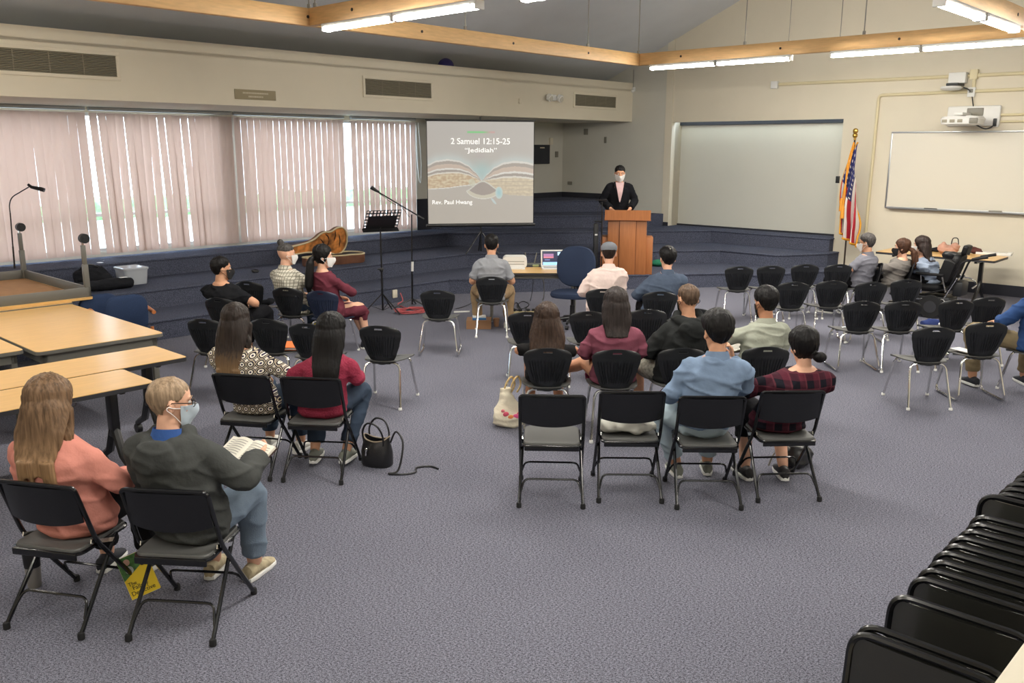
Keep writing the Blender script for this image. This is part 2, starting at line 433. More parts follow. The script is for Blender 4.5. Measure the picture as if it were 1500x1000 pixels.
# ------------------------------------------------------------------ beams, hanger rods, fluorescent fixtures
M_BEAM = mat('beam_wood', (214, 172, 116), rough=0.55, var=0.10, vscale=6, stretch=(1, 1, 8), bump=0.05)
M_LENS = mat('lit_lens', (255, 252, 245), rough=0.4, emit=(255, 250, 240), estr=116.0)
ZB = 3.80
def wood_beam(name, a0, b0, a1, b1, rods):
    p, q = fab(a0, b0, ZB + 0.095), fab(a1, b1, ZB + 0.095)
    mb = MB(); mb.bar(p, q, 0.09, 0.19, bev=0.006)
    n = int((q - p).length / 1.7); d = (q - p).normalized(); s = d.cross(Vector((0, 0, 1)))
    o = struct(mb.build(name, M_BEAM))
    rb = MB()
    for k in range(n):
        c = p + d * (0.8 + 1.7 * k)
        for sg in (1, -1): rb.cyl(c + s * 0.046 * sg, c + s * 0.052 * sg, 0.018, n=8)
    if rb.v: rb.build('bolt', mat('dark_bolt', (60, 52, 46), rough=0.5, metal=0.5), o)
    for t in rods:
        c = p + (q - p) * t; a_, b_ = ab(c)
        zt = zr(b_) if b_ > BR_ else zr(BR_) - 0.30 * (BR_ - b_)
        r = MB(); r.cyl((c.x, c.y, ZB + 0.19), (c.x, c.y, zt + 0.02), 0.008, n=6); r.cyl((c.x, c.y, ZB + 0.18), (c.x, c.y, ZB + 0.24), 0.022, n=8)
        r.build('hanger_rod', mat('rod_grey', (150, 146, 138), rough=0.4, metal=0.6), o)
    return o
wood_beam('beam', A0, 8.85, 12.545, 8.85, (0.63, 0.77, 0.92, 0.997))
wood_beam('beam', A0, 2.9, 12.455, 2.9, (0.3, 0.55, 0.8))
wood_beam('beam', 12.5, 8.8, 12.5, B0, (0.128, 0.25, 0.42))
wood_beam('beam', 6.06, 8.8, 6.06, B0, (0.004, 0.2, 0.42))
def fixture(a, b, along_b, label, z=ZB, up=False):
    t = thing('hanging_tube_light', label, 'ceiling light', fab(a, b, z), RW if along_b else LW, 'fluorescent lights on the beams')
    h = MB(); h.bb(-0.60, -0.058, -0.042, 0.60, 0.058, 0.0, bev=0.006); h.bb(-0.61, -0.06, -0.085, -0.585, 0.06, -0.0, bev=0.01); h.bb(0.585, -0.06, -0.085, 0.61, 0.06, -0.0, bev=0.01)
    h.build('housing', M_WHITEP, t)
    l = MB(); l.loft([[(x, 0.060 * math.cos(q) * (1 if abs(x) < 0.585 else .9), -0.043 - 0.040 * math.sin(q)) for q in [PI * k / 12 for k in range(13)]] for x in (-0.586, -0.57, 0.57, 0.586)])
    l.build('lens', M_LENS, t)
    return t
def b_of(u, v, a): return ab(on_a(u, v, a))[1]
def a_of(u, v, b): return ab(on_b(u, v, b))[0]
bn0, bn1, bn2 = b_of(478, 47, 6.06), b_of(580, 38, 6.06), b_of(712, 16, 6.06)
fixture(6.06, bn1 + 0.62, True, 'lit tube light at the left end of the near wooden beam')
fixture(6.06, bn1 - 0.62, True, 'lit tube light second along the near wooden beam, its end cap showing')
bt = b_of(765, 8, 6.06)
fixture(6.06, bt - 0.62, True, 'lit tube light cut by the top edge, third along the near beam')
bm_ = b_of(1050, 98, 12.5)
fixture(12.5, bm_ + 0.62, True, 'lit tube light nearest the beam corner above the speaker')
fixture(12.5, bm_ - 0.62, True, 'lit tube light second from the beam corner above the roll panel')
br_ = b_of(1350, 78, 12.5)
fixture(12.5, br_ + 0.62, True, 'lit tube light below the beam, third along above the flag')
fixture(12.5, br_ - 0.62, True, 'lit tube light below the beam above the whiteboard')
fixture(12.5, br_ - 1.88, True, 'lit tube light at the far end of the whiteboard beam')
ar_ = a_of(1437, 22, 2.9)
fixture(ar_ + 0.64, 2.9, False, 'lit tube light on the crossing beam, the farther of its pair')
fixture(ar_ - 0.64, 2.9, False, 'lit tube light on the crossing beam, the nearer of its pair')
# the one standing proud of the far side of the beam
pu = on_a(1192, 62, 13.1); au, bu = ab(pu)
fixture(13.1, bu, True, 'lit tube light seen over the top of the wooden beam', z=pu.z + 0.04)
sb = MB(); sb.cyl(fab(13.1, bu - .4, pu.z + 0.04), fab(13.1, bu - .4, zr(bu - .4) + .05), 0.006, n=6); sb.cyl(fab(13.1, bu + .4, pu.z + 0.04), fab(13.1, bu + .4, zr(bu + .4) + .05), 0.006, n=6)
struct(sb.build('trim_8', mat('rod_grey', (150, 146, 138))))
for a, b, d in ((6.06, bt - 1.88, True), (6.06, 0.0, True), (6.06, -1.3, True), (3.2, 2.9, False), (1.9, 2.9, False), (1.5, 8.85, False), (0.2, 8.85, False),
                (-1.5, 2.9, False), (6.06, -4.0, True), (12.5, -3.0, True), (9.6, -3.0, True), (0.4, -3.0, True), (-2.5, -3.0, True), (-3.0, 6.0, True)):
    fixture(a, b, d, 'tube light added out of the picture to light the near area')  # unseen fixtures added to light the near part of the room

# ------------------------------------------------------------------ soffit fittings
M_VENT = mat('vent_grey', (150, 143, 124), rough=0.5); M_VENTD = mat('vent_dark', (48, 46, 40), rough=0.8)
def at_soffit(u, v): return on_b(u, v, BS)
def vent(u0, v0, u1, v1, label):
    p, q = at_soffit(u0, v0), at_soffit(u1, v1); w = (q - p).dot(DA); h = p.z - q.z; c = (p + q) / 2; c.z = (p.z + q.z) / 2
    t = thing('air_vent', label, 'vent', c, LW, 'air vents in the soffit')
    f = MB(); e = 0.045
    f.bb(-w / 2 - e, -0.02, h / 2, w / 2 + e, 0, h / 2 + e, bev=.004); f.bb(-w / 2 - e, -0.02, -h / 2 - e, w / 2 + e, 0, -h / 2, bev=.004)
    f.bb(-w / 2 - e, -0.02, -h / 2, -w / 2, 0, h / 2, bev=.004); f.bb(w / 2, -0.02, -h / 2, w / 2 + e, 0, h / 2, bev=.004); f.build('frame', M_CREAM, t)
    b = MB(); b.bb(-w / 2, -0.003, -h / 2, w / 2, 0, h / 2); b.build('backing', M_VENTD, t)
    g = MB(); n = 13
    for i in range(n):
        z = -h / 2 + h * (i + .5) / n; g.box((0, -0.012, z), (w, 0.02, 0.006), rot=Euler((0.6, 0, 0)))
    for k in range(1, 4): g.bb(-w / 2 + w * k / 4 - .004, -0.016, -h / 2, -w / 2 + w * k / 4 + .004, -0.004, h / 2)
    g.build('grille', M_VENT, t, smooth=False)
vent(-40, 66, 171, 113, 'wide louvred air vent in the soffit at the left edge')
vent(534, 115, 631, 144, 'louvred air vent in the soffit above the projection screen')
vent(842, 138, 901, 158, 'small louvred air vent in the soffit nearest the corner')
c = at_soffit(374, 139)
t = thing('plaque', 'small tan notice plaque with two pale lines on the soffit', 'sign', c, LW)
m = MB(); m.bb(-0.34, -0.012, -0.07, 0.34, 0, 0.07, bev=.006); m.build('plate', mat('tan_plate', (150, 138, 108), rough=0.5), t)
for z, w in ((0.022, 0.42), (-0.028, 0.24)):
    m = MB(); x = -w / 2
    while x < w / 2:
        l = rnd.uniform(.012, .03); m.bb(x, -0.0145, z - .011, min(x + l, w / 2), -0.0115, z + .011); x += l + .006
    m.build('lettering', mat('pale_ink', (205, 195, 170)), t, smooth=False)
c = at_soffit(806, 143)
t = thing('emergency_light', 'white twin-head emergency light on the soffit', 'emergency light', c, LW)
m = MB(); m.bb(-.13, -.07, -.06, .13, 0, .06, bev=.02); m.build('body', M_WHITEP, t)
for x in (-.15, .17):
    m = MB(); m.tube([(x, -.05, .0), (x, -.08, .0), (x + .01, -.14, -.02)], [.03, .07, .075], n=14); h = m.build('lamp_head', M_WHITEP, t)
    m = MB(); m.ell((x + .011, -.142, -.021), (.06, .012, .06)); m.build('lamp_glass', mat('dull_lamp', (190, 186, 172), rough=.15), h)
c = at_soffit(761, 148)
m = MB(); m.bb(-.035, -.03, -.05, .035, 0, .05, bev=.012); o = m.build('thermostat', M_CREAM); o.location = c; o.rotation_euler = (0, 0, LW); tag(o, 'small cream sensor plate on the soffit left of the emergency light', 'sensor')
c = on_a(928, 131, AW)
t = thing('motion_sensor', 'white motion sensor on the wall at the soffit end', 'sensor', c, RW)
m = MB(); m.bb(-.03, -.03, -.05, .06, 0, .05, bev=.02); m.ell((.01, -.045, -.03), (.035, .03, .04)); m.build('body', M_WHITEP, t)
m = MB(); m.cyl((.0, -.012, .05), (-.005, -.012, .42), .006, n=6); m.build('wire', mat('rod_grey', (150, 146, 138)), t)
pb = on_b(653, 93, BS + 0.28)
m = MB(); m.ell((0, 0, 0), (.15, .15, .15), n=24, m=16); o = m.build('ball', mat('purple_ball', (52, 44, 108), rough=.5)); o.location = (pb.x, pb.y, 3.74 + .15)
tag(o, 'purple ball lying on top of the soffit', 'ball')

# ------------------------------------------------------------------ vertical blinds
M_SLAT = bpy.data.materials.new('blind_fabric'); M_SLAT.use_nodes = True
N, L, b = nodes_of(M_SLAT)
b.inputs['Base Color'].default_value = srgb(212, 195, 186); b.inputs['Roughness'].default_value = 0.8; b.inputs['Specular IOR Level'].default_value = 0.15
tl = N.new('ShaderNodeBsdfTranslucent'); tl.inputs['Color'].default_value = srgb(226, 205, 194)
mx = N.new('ShaderNodeMixShader'); mx.inputs[0].default_value = 0.42
L.new(b.outputs[0], mx.inputs[1]); L.new(tl.outputs[0], mx.inputs[2]); L.new(mx.outputs[0], N['Material Output'].inputs['Surface'])
SLZ0, SLZ1 = 0.835, 2.955
sm = MB(); sm.grid(lambda u, v: ((u - .5) * .127, -0.012 * math.sin(PI * u), SLZ1 - (SLZ1 - SLZ0) * v), 8, 4, thick=0.0012)
SLAT = sm.mesh('slat', M_SLAT)
def blind(a0, a1, fn, label):
    am = (a0 + a1) / 2
    t = thing('vertical_blind', label, 'window blind', fab(am, BW - 0.08, 0), LW, 'vertical blinds on the window wall')
    h = MB(); w = (a1 - a0) / 2
    h.bb(-w, -0.03, 2.985, w, 0.03, 3.04, bev=.006); h.bb(-w, -0.045, 3.0, w, -0.03, 3.012); h.build('headrail', M_ALU, t)
    n = int((a1 - a0) / 0.1255)
    for i in range(n):
        o = link('slat', SLAT, t); ang, lean = fn(i, n)
        o.location = (-w + 0.063 + i * (2 * w - 0.126) / max(1, n - 1) + lean * SLZ1 * 0.0, 0, SLZ1); o.location.z = 0
        R = Matrix.Translation((o.location.x, 0, SLZ1)) @ Matrix.Rotation(lean, 4, 'Y') @ Matrix.Rotation(ang, 4, 'Z') @ Matrix.Translation((0, 0, -SLZ1))
        o.matrix_local = R
    return t
rs = random.Random(3)
blind(1.2, 5.41, lambda i, n: (rs.uniform(-.16, -.03) + (.14 if i % 7 == 3 else 0), -0.010 + rs.uniform(-.003, .003)), 'pinkish closed vertical blind at the left edge')
LEAN2 = [-.034, -.030, -.006, -.012, -.030, -.006, -.004, -.012, -.036, -.030, -.008, -.034, -.024, -.006, -.003, -.003, 0, 0, 0]
def f2(i, n): return ((.10 if LEAN2[min(i, 18)] < -.02 else -.16) + rs.uniform(-.05, .05), LEAN2[min(i, 18)])
blind(5.46, 7.80, f2, 'vertical blind with twisted parted slats, daylight showing through')
blind(7.84, 10.10, lambda i, n: (0.055 + rs.uniform(-.03, .03), rs.uniform(-.003, .003)), 'vertical blind with evenly tilted slats behind the instrument case')
blind(10.26, 11.86, lambda i, n: (0.055 + rs.uniform(-.03, .03), rs.uniform(-.003, .003)), 'narrow vertical blind with tilted slats next to the screen')
mb = MB(); mb.tube(smoothpath([fab(11.96, BW - .06, 2.95), fab(12.02, BW - .06, 2.2), fab(12.0, BW - .05, 1.75), fab(11.93, BW - .05, 2.1), fab(11.9, BW - .06, 2.9)]), .005, n=5)
tag(mb.build('blind_cord', M_WHITEP), 'white looped pull cord at the right end of the blinds', 'cord')

# ------------------------------------------------------------------ small fittings on the far walls
def plate(name, p, rot, w, h, m, label, cat, d=.02):
    o = MB(); o.bb(-w / 2, -d, -h / 2, w / 2, 0, h / 2, bev=.006); o = o.build(name, m); o.location = p; o.rotation_euler = (0, 0, rot); return tag(o, label, cat)
M_GPL = mat('grey_plate', (128, 124, 112), rough=.4)
pc = on_b(792, 226, BW); w = (on_b(803, 226, BW) - on_b(781, 226, BW)).dot(DA)
t = thing('wall_panel', 'black square panel on the wall right of the screen', 'panel', pc, LW)
m = MB(); m.bb(-.75, -.06, -.22, w / 2, 0, .22, bev=.01); m.build('body', mat('slate_black', (40, 44, 52), rough=.4), t)
m = MB(); m.bb(w / 2 - .36, -.064, .14, w / 2 - .2, -.058, .165); m.build('badge', mat('pale_ink', (205, 195, 170)), t)
plate('wall_box', on_b(806, 207, BW), LW, .10, .16, M_CREAM, 'cream box on the wall above right of the black panel', 'box', .05)
plate('wall_switch', on_b(815, 226, BW), LW, .11, .14, M_GPL, 'grey switch plate on the wall between panel and corner', 'switch')
plate('wall_speaker', on_a(858.6, 193, AW), RW, .12, .14, M_GPL, 'grey plate high on the grey wall, left one', 'plate')
plate('wall_thermostat', on_a(887, 205, AW), RW, .06, .14, M_GPL, 'narrow grey plate on the grey wall above the speaker', 'plate')
plate('wall_outlet', on_a(835, 268, AW), RW, .13, .08, M_GPL, 'grey outlet plate low on the grey wall in the corner', 'outlet')
plate('wall_switch', on_a(1227.5, 263, AW), RW, .07, .13, M_BLACK, 'black switch on the wall left of the flag', 'switch', .03)

# ------------------------------------------------------------------ conduits, whiteboard, projector
M_COND = mat('conduit_paint', (222, 210, 172), rough=.5)
def conduit(pts, nm, r=.03):
    mb = MB(); mb.tube(rounded([on_a(u, v, AW - .025) for u, v in pts], .08), r, n=8); struct(mb.build(nm, M_COND))
conduit([(1141, 123.5), (1300, 116.5), (1500, 107), (1560, 104)], 'trim_9')
conduit([(1262, 400), (1287.5, 139.5), (1430, 133.5), (1560, 128)], 'trim_10', .028)
conduit([(1428, 110), (1425.5, 136)], 'trim_11'); conduit([(1455, 168.5), (1560, 166)], 'trim_12', .022); conduit([(1463, 178), (1560, 177)], 'trim_13', .018)
plate('junction_box', on_a(1136, 124.5, AW), RW, .14, .14, M_WHITEP, 'white junction box at the left end of the upper conduit', 'junction box', .07)
plate('junction_box', on_a(1428, 109, AW), RW, .12, .16, M_COND, 'cream junction box where the upper conduit branches down', 'junction box', .07)
t = thing('wall_outlet', 'white outlet below the conduit branch above the projector', 'outlet', on_a(1424, 135, AW), RW)
m = MB(); m.bb(-.06, -.06, -.08, .06, 0, .08, bev=.01); m.build('plate', M_WHITEP, t); m = MB(); m.bb(-.03, -.075, -.01, .03, -.058, .05, bev=.006); m.build('socket', M_GPL, t)
t = thing('wall_outlet', 'white outlet with black plug beside the projector mount', 'outlet', on_a(1459.5, 178, AW), RW)
m = MB(); m.bb(-.05, -.05, -.09, .05, 0, .09, bev=.01); m.build('plate', M_WHITEP, t); m = MB(); m.bb(-.025, -.11, -.08, .025, -.045, .05, bev=.012); m.build('plug', M_BLACK, t)
# whiteboard
p0 = on_a(1303.3, 248, AW); wl = 3.7
t = thing('whiteboard', 'large framed whiteboard on the cream wall', 'whiteboard', p0 + (-DB) * (wl / 2) + Vector((0, 0, 2.085 - p0.z)), RW)
m = MB(); m.bb(-wl / 2, -.02, -.66, wl / 2, -.003, .66); m.build('board', mat('white_board', (226, 220, 204), rough=.28), t, smooth=False)
m = MB()
for x0, z0, x1, z1 in ((-wl / 2 - .02, .655, wl / 2 + .02, .685), (-wl / 2 - .02, -.685, wl / 2 + .02, -.655), (-wl / 2 - .02, -.66, -wl / 2 + .01, .66), (wl / 2 - .01, -.66, wl / 2 + .02, .66)): m.bb(x0, -.03, z0, x1, 0, z1, bev=.005)
m.build('frame', M_ALU, t)
m = MB(); m.bb(-wl / 2 + .05, -.10, -.69, wl / 2, -.02, -.68); m.bb(-wl / 2 + .05, -.10, -.69, wl / 2, -.094, -.665); m.build('tray', M_ALU, t)
def on_tray(x, name, m, label, cat, w, h, d):
    o = MB(); o.bb(-w / 2, -d / 2, 0, w / 2, d / 2, h, bev=.006); o = o.build(name, m); o.location = t.location + Matrix.Rotation(RW, 3, 'Z') @ Vector((x, -.06, -.68)); o.rotation_euler = (0, 0, RW); tag(o, label, cat)
on_tray(-1.05, 'marker', M_BLACK, 'black marker on the whiteboard tray', 'marker', .22, .03, .03)
on_tray(.0, 'eraser', M_GPL, 'grey eraser on the whiteboard tray right of the marker', 'eraser', .2, .04, .05)
# projector on its wall arm
c = on_a(1427, 170, AW)
t = thing('projector', 'white short-throw projector on a wall arm above the whiteboard', 'projector', c, RW)
m = MB(); m.bb(-.42, -.07, -.17, .42, 0, .17, bev=.03); m.build('wall_plate', M_WHITEP, t)
m = MB(); m.bb(-.1, -.09, .0, .16, -.065, .13, bev=.01); m.build('bracket', M_GPL, t)
m = MB(); m.bb(-.16, -.55, -.0, -.02, -.06, .05, bev=.01); m.bb(.0, -.45, -.03, .1, -.06, .0, bev=.01); m.build('arm', M_WHITEP, t)
m = MB(); m.loft([[(x, y, z) for x, y in rrect(w, d, .08, cx=-.02, cy=-.52)] for z, w, d in ((-.16, .42, .34), (-.145, .58, .42), (-.06, .62, .44), (-.02, .56, .38))]); m.build('body', M_WHITEP, t)
m = MB(); m.bb(.14, -.745, -.14, .27, -.72, -.05, bev=.02); m.build('lens_window', M_GPL, t)
for k in range(3): m = MB(); m.bb(-.28 + k * .12, -.742, -.12, -.2 + k * .12, -.73, -.07, bev=.004); m.build('vent_grille', mat('vent_grey', (150, 143, 124)), t)
mb = MB(); mb.tube(smoothpath([on_a(1426, 180, 16.3), on_a(1440, 188, 16.35), on_a(1450, 187, 16.5), on_a(1459, 181, AW - .1)]), .012, n=6); tag(mb.build('cable', M_BLACK), 'black cord sagging from the projector to the outlet', 'cable')
mb = MB(); mb.tube(smoothpath([on_a(1424, 141, AW - .05), on_a(1425, 150, AW - .04), on_a(1426, 158, AW - .06)]), .010, n=6); tag(mb.build('signal_cable', M_BLACK), 'thin black cable hanging from the outlet to the projector plate', 'cable')
c = on_a(1405, 119, AW)
t = thing('wall_camera', 'white wall camera unit with a round base high on the wall', 'camera', c, RW)
m = MB(); m.bb(-.14, -.14, -.04, .14, 0, .14, bev=.015); m.build('housing', M_WHITEP, t)
m = MB(); m.bb(-.10, -.35, -.09, .10, -.02, -.045, bev=.01); m.build('bracket', M_BLACK, t)
m = MB(); m.lathe([(.02, -.17), (.13, -.16), (.17, -.13), (.15, -.10), (.04, -.09)], n=20, c=(-.02, -.32, 0)); m.build('dome', M_WHITEP, t)
mb = MB(); mb.tube(smoothpath([on_a(1411, 128, AW - .1), on_a(1417, 130, AW - .08), on_a(1422, 134, AW - .07)]), .010, n=6); tag(mb.build('signal_cable', M_BLACK), 'short black cable between the wall camera and outlet', 'cable')

# ------------------------------------------------------------------ flag
p = on_a(1252.5, 200, 16.15); fz = p.z
t = thing('flag_stand', 'gold-tipped flag pole standing by the cream wall', 'flag pole', (p.x, p.y, 0), RW)
m = MB(); m.cyl((0, 0, .06), (0, 0, fz - .02), .016, n=10); m.build('pole', mat('dark_pole', (50, 36, 26), rough=.4), t)
m = MB(); m.lathe([(.17, 0), (.17, .03), (.08, .06), (.03, .12), (.0, .12)], n=24); m.build('base', mat('brass', (200, 160, 80), rough=.3, metal=.9), t)
m = MB(); m.ell((0, 0, fz + .02), (.045, .045, .05)); m.ell((0, 0, fz + .10), (.05, .03, .05)); m.cyl((0, 0, fz - .06), (0, 0, fz + .02), .022); m.build('finial', mat('brass', (200, 160, 80)), t)
M_FLAG = bpy.data.materials.new('flag_cloth'); M_FLAG.use_nodes = True
N, L, b = nodes_of(M_FLAG); at = N.new('ShaderNodeVertexColor'); at.layer_name = 'print'; L.new(at.outputs['Color'], b.inputs['Base Color']); b.inputs['Roughness'].default_value = .75
ft = thing('flag', 'draped red, white and blue striped flag with gold fringe', 'flag', (p.x, p.y, 0), RW)
HO, FLY = 1.15, 1.7
def flag_pt(s, q):
    spread = (0.10 + 0.90 * min(1, q * 1.5) ** .8)
    x = (-.44 + .66 * s) * spread * (0.6 + .4 * math.sin(PI * min(1, q + .25)))
    x = x * .86 * (1 - .15 * q) + .10
    y = -.05 - .09 * math.sin(s * 17 + q * 1.5) * min(1, q * 2 + .15) - .05 * math.sin(s * 7 - 1)
    z = fz - .10 - HO * s * (1 - .72 * q) - FLY * q * (.97 - .05 * s)
    return (x, y, z)
nu, nv = 130, 110
fm = MB(); fm.grid(flag_pt, nu, nv, thick=.004)
me = fm.mesh('flag_cloth', M_FLAG, ang=3)
ca = me.color_attributes.new('print', 'FLOAT_COLOR', 'POINT'); half = (nu + 1) * (nv + 1)
RED, WHT, BLU = srgb(178, 34, 52), srgb(232, 226, 220), srgb(40, 44, 100)
cols = []
for k in range(len(me.vertices)):
    kk = k % half; s, q = (kk // (nv + 1)) / nu, (kk % (nv + 1)) / nv
    c = RED if int(min(s, .999) * 13) % 2 == 0 else WHT
    if s < 7 / 13 and q < .40:
        c = BLU; gx, gy = q / .40 * 6, s / (7 / 13) * 5
        dx, dy = (gx % 1) - .5, (gy % 1) - .5
        if (dx * .40 / 6 * 1.9) ** 2 + (dy * (7 / 13) / 5) ** 2 < .0005: c = WHT
    cols += list(c)
ca.data.foreach_set('color', cols)
link('cloth', me, ft)
fr = MB(); off = Vector((0, -.004, 0))
fr.tube([Vector(flag_pt(i / 60, 1)) for i in range(61)], .022, n=6); fr.tube([Vector(flag_pt(0, i / 60)) for i in range(61)], .016, n=6); fr.tube([Vector(flag_pt(1, i / 60)) for i in range(61)], .016, n=6)
fr.build('fringe', mat('gold_fringe', (226, 160, 44), rough=.7, var=.2, vscale=120), ft)
cd = MB(); cd.tube(smoothpath([(0, -.03, fz - .10), (-.02, -.17, fz - .5), (-.015, -.20, fz - 1.0), (-.03, -.2, fz - 1.25)]), .014, n=6); cd.tube(smoothpath([(.01, -.03, fz - .12), (.0, -.18, fz - .6), (-.05, -.21, fz - 1.12)]), .012, n=6)
cd.build('cord', mat('gold_cord', (226, 150, 40), rough=.6), ft)
for x, z in ((-.03, fz - 1.25), (-.06, fz - 1.12)):
    m = MB(); m.tube([(x, -.205, z + .02), (x, -.205, z - .04), (x, -.205, z - .22)], [.02, .035, .04], n=10); m.build('tassel', mat('gold_cord', (226, 150, 40)), ft)

# ------------------------------------------------------------------ projection screen with the slide
foot = gz(703, 372, ZT[1]); ys = foot.y
PHI = math.radians(9.5)
l0 = on_y(626.8, 327.5, ys - .17); r0 = on_y(781.5, 328, ys + .17); lt = on_y(626.8, 175.2, ys - .17); rt = on_y(781.5, 178.8, ys + .17)
sw = (r0 - l0).length; zb = (l0.z + r0.z) / 2; zt_ = (lt.z + rt.z) / 2; sh = zt_ - zb
cx_ = (l0 + r0) / 2
t = thing('projection_screen', 'portable projection screen on a pole showing a slide of an open book', 'projection screen', (cx_.x, cx_.y, ZT[1]), PHI)
zb -= ZT[1]; zt_ -= ZT[1]
def lerp(a, b, k): return tuple(x + (y - x) * k for x, y in zip(a, b))
def sst(a, b, x): k = max(0, min(1, (x - a) / (b - a))); return k * k * (3 - 2 * k)
def interp(pts, x):
    if x <= pts[0][0]: return pts[0][1]
    for (x0, y0), (x1, y1) in zip(pts, pts[1:]):
        if x <= x1: k = (x - x0) / (x1 - x0); k = k * k * (3 - 2 * k) * .5 + k * .5; return y0 + (y1 - y0) * k
    return pts[-1][1]
TL_ = [(310, 498), (370, 470), (440, 461), (510, 470), (570, 500), (620, 548), (662, 606)]
TR_ = [(664, 606), (700, 560), (750, 512), (810, 483), (880, 472), (950, 478), (1005, 492)]
def slide(x, y):
    """picture on the slide: x 310..1005, y 210..900 (down)"""
    c = lerp((203, 197, 189), (196, 186, 172), sst(210, 900, y))
    d = math.hypot((x - 655) / 260, (y - 455) / 120); c = lerp((198, 180, 176), c, sst(0, .5, math.hypot((x - 650) / 120, (y - 440) / 70)) * .5 + .5)
    top = interp(TL_, x) if x < 663 else interp(TR_, x)
    gl = math.exp(-((top - y) / 38) ** 2) if y < top else 0
    c = lerp(c, (214, 226, 222), gl * .75)
    if y < top: c = lerp(c, (176, 214, 212), math.exp(-((x - 662) / 70) ** 2 - ((y - 540) / 60) ** 2) * .8)
    left = x < 663
    bot = interp([(310, 666), (420, 660), (560, 642), (663, 625)], x) if left else interp([(664, 625), (760, 690), (850, 706), (1005, 714)], x)
    if y >= top and y < bot:
        k = (y - top) / max(1, bot - top); nz = mnoise.noise((x * .03, y * .12, 1.0)); nz2 = mnoise.noise((x * .07, y * .06, 4.0))
        if k < .06: c = (240, 236, 226)
        elif k < .16: c = (180, 168, 156)
        elif k < .30: c = lerp((226, 208, 190), (214, 190, 170), k * 3)
        elif k < .36: c = (244, 240, 230)
        elif k < .44: c = (172, 160, 148)
        elif k < .49: c = (240, 234, 220)
        else:
            c = lerp((204, 170, 128) if left else (214, 194, 162), (236, 220, 186), max(0, min(1, .5 + nz * 1.1 + nz2 * .8)))
            if not left: c = lerp(c, (196, 178, 152), .5 if abs(math.sin(y * .11)) > .9 else 0)
        if bot - y < 5 and left: c = (246, 244, 238)
    # the curve of the spine
    u = (x - 668) / 108; yt = 690 - 74 * math.exp(-(u * 1.25) ** 2) + (8 if x > 668 else -10) * u; yb = 655 + 78 * math.sqrt(max(0, 1 - ((x - 672) / 118) ** 2)) if abs(x - 672) < 118 else 0
    if abs(u) < 1.08 and yt - 9 < y < yb:
        c = (228, 226, 212) if y < yt else ((170, 156, 146) if y < yb - 26 - 8 * abs(u) else (220, 212, 188))
        if yb - y < 5: c = (240, 238, 226)
    if math.hypot((x - 598) / 22, (y - 620) / 26) < 1: c = lerp(c, (222, 222, 196), .7)
    r = math.hypot((x - 776) / 24, (y - 690) / 42)
    if r < 1: c = lerp((160, 214, 218), (212, 228, 222), r)
    if math.hypot((x - 742 - (y - 750) * .7) / 9, (y - 748) / 22) < 1: c = (206, 222, 220)
    if abs(y - 281) < 7 and 568 < x < 750: c = lerp((128, 226, 138), (222, 176, 170), sst(660, 730, x))
    return c
gu, gv = 232, 230
g = MB(); g.grid(lambda u, v: (-sw / 2 + .012 + (sw - .024) * u, -0.004, zt_ - .012 - (sh - .024) * v), gu, gv)
M_SLIDE = bpy.data.materials.new('projected_slide'); M_SLIDE.use_nodes = True
N, L, b = nodes_of(M_SLIDE); at = N.new('ShaderNodeVertexColor'); at.layer_name = 'slide'
b.inputs['Base Color'].default_value = (.2, .2, .2, 1); b.inputs['Roughness'].default_value = .8; L.new(at.outputs['Color'], b.inputs['Emission Color']); b.inputs['Emission Strength'].default_value = .62
me = g.mesh('slide', M_SLIDE, smooth=False)
ca = me.color_attributes.new('slide', 'FLOAT_COLOR', 'POINT'); cols = []
for i in range(gu + 1):
    for j in range(gv + 1): cols += list(srgb(*slide(310 + 695 * i / gu, 210 + 690 * j / gv)))
ca.data.foreach_set('color', cols)
fabr = MB(); fabr.bb(-sw / 2, -.002, zb, sw / 2, .004, zt_); scr = fabr.build('screen_fabric', M_BLACK, t, smooth=False)
link('slide_picture', me, scr)
def px_s(x, y): return (-sw / 2 + .012 + (sw - .024) * (x - 310) / 695, -.0075, zt_ - .012 - (sh - .024) * (y - 210) / 690)
M_SLT = mat('slide_white', (240, 240, 236), rough=.8, emit=(255, 255, 252), estr=.75)
def slide_text(s, x0, x1, y, hpx):
    a, b_ = px_s(x0, y), px_s(x1, y); o = text_mesh('lettering', s, .1, M_SLT, scr, ((a[0] + b_[0]) / 2, -.0075, a[2]), (PI / 2, 0, 0), ext=.0004, offset=.0002)
    d = o.dimensions; xs = [v.co.x for v in o.data.vertices]; ys_ = [v.co.y for v in o.data.vertices]
    o.scale = ((b_[0] - a[0]) / (max(xs) - min(xs)), hpx / 690 * sh / (max(ys_) - min(ys_)), 1)
slide_text('2 Samuel 12:15-25', 463, 848, 343, 40); slide_text('\u201cJedidiah\u201d', 552, 762, 402, 38); slide_text('Rev. Paul Hwang', 336, 597, 754, 36)
m = MB(); m.bb(-sw / 2 - .03, -.03, zb - .05, sw / 2 + .03, .03, zb + .0, bev=.012); m.build('bottom_case', M_BLACKM, t)
m = MB(); m.bb(-sw / 2 - .02, -.012, zt_, sw / 2 + .02, .012, zt_ + .022, bev=.005); m.build('top_bar', M_BLACKM, t)
m = MB(); m.cyl((0, .05, .05), (0, .05, zt_ + .08), .017, n=10); m.build('pole', M_BLACKM, t)
for k in range(3):
    a = PI / 2 + k * 2 * PI / 3; m = MB(); m.tube([(0, .05, .42), (.36 * math.cos(a), .05 + .36 * math.sin(a), .015)], .011, n=8); m.build('leg', M_BLACKM, t)
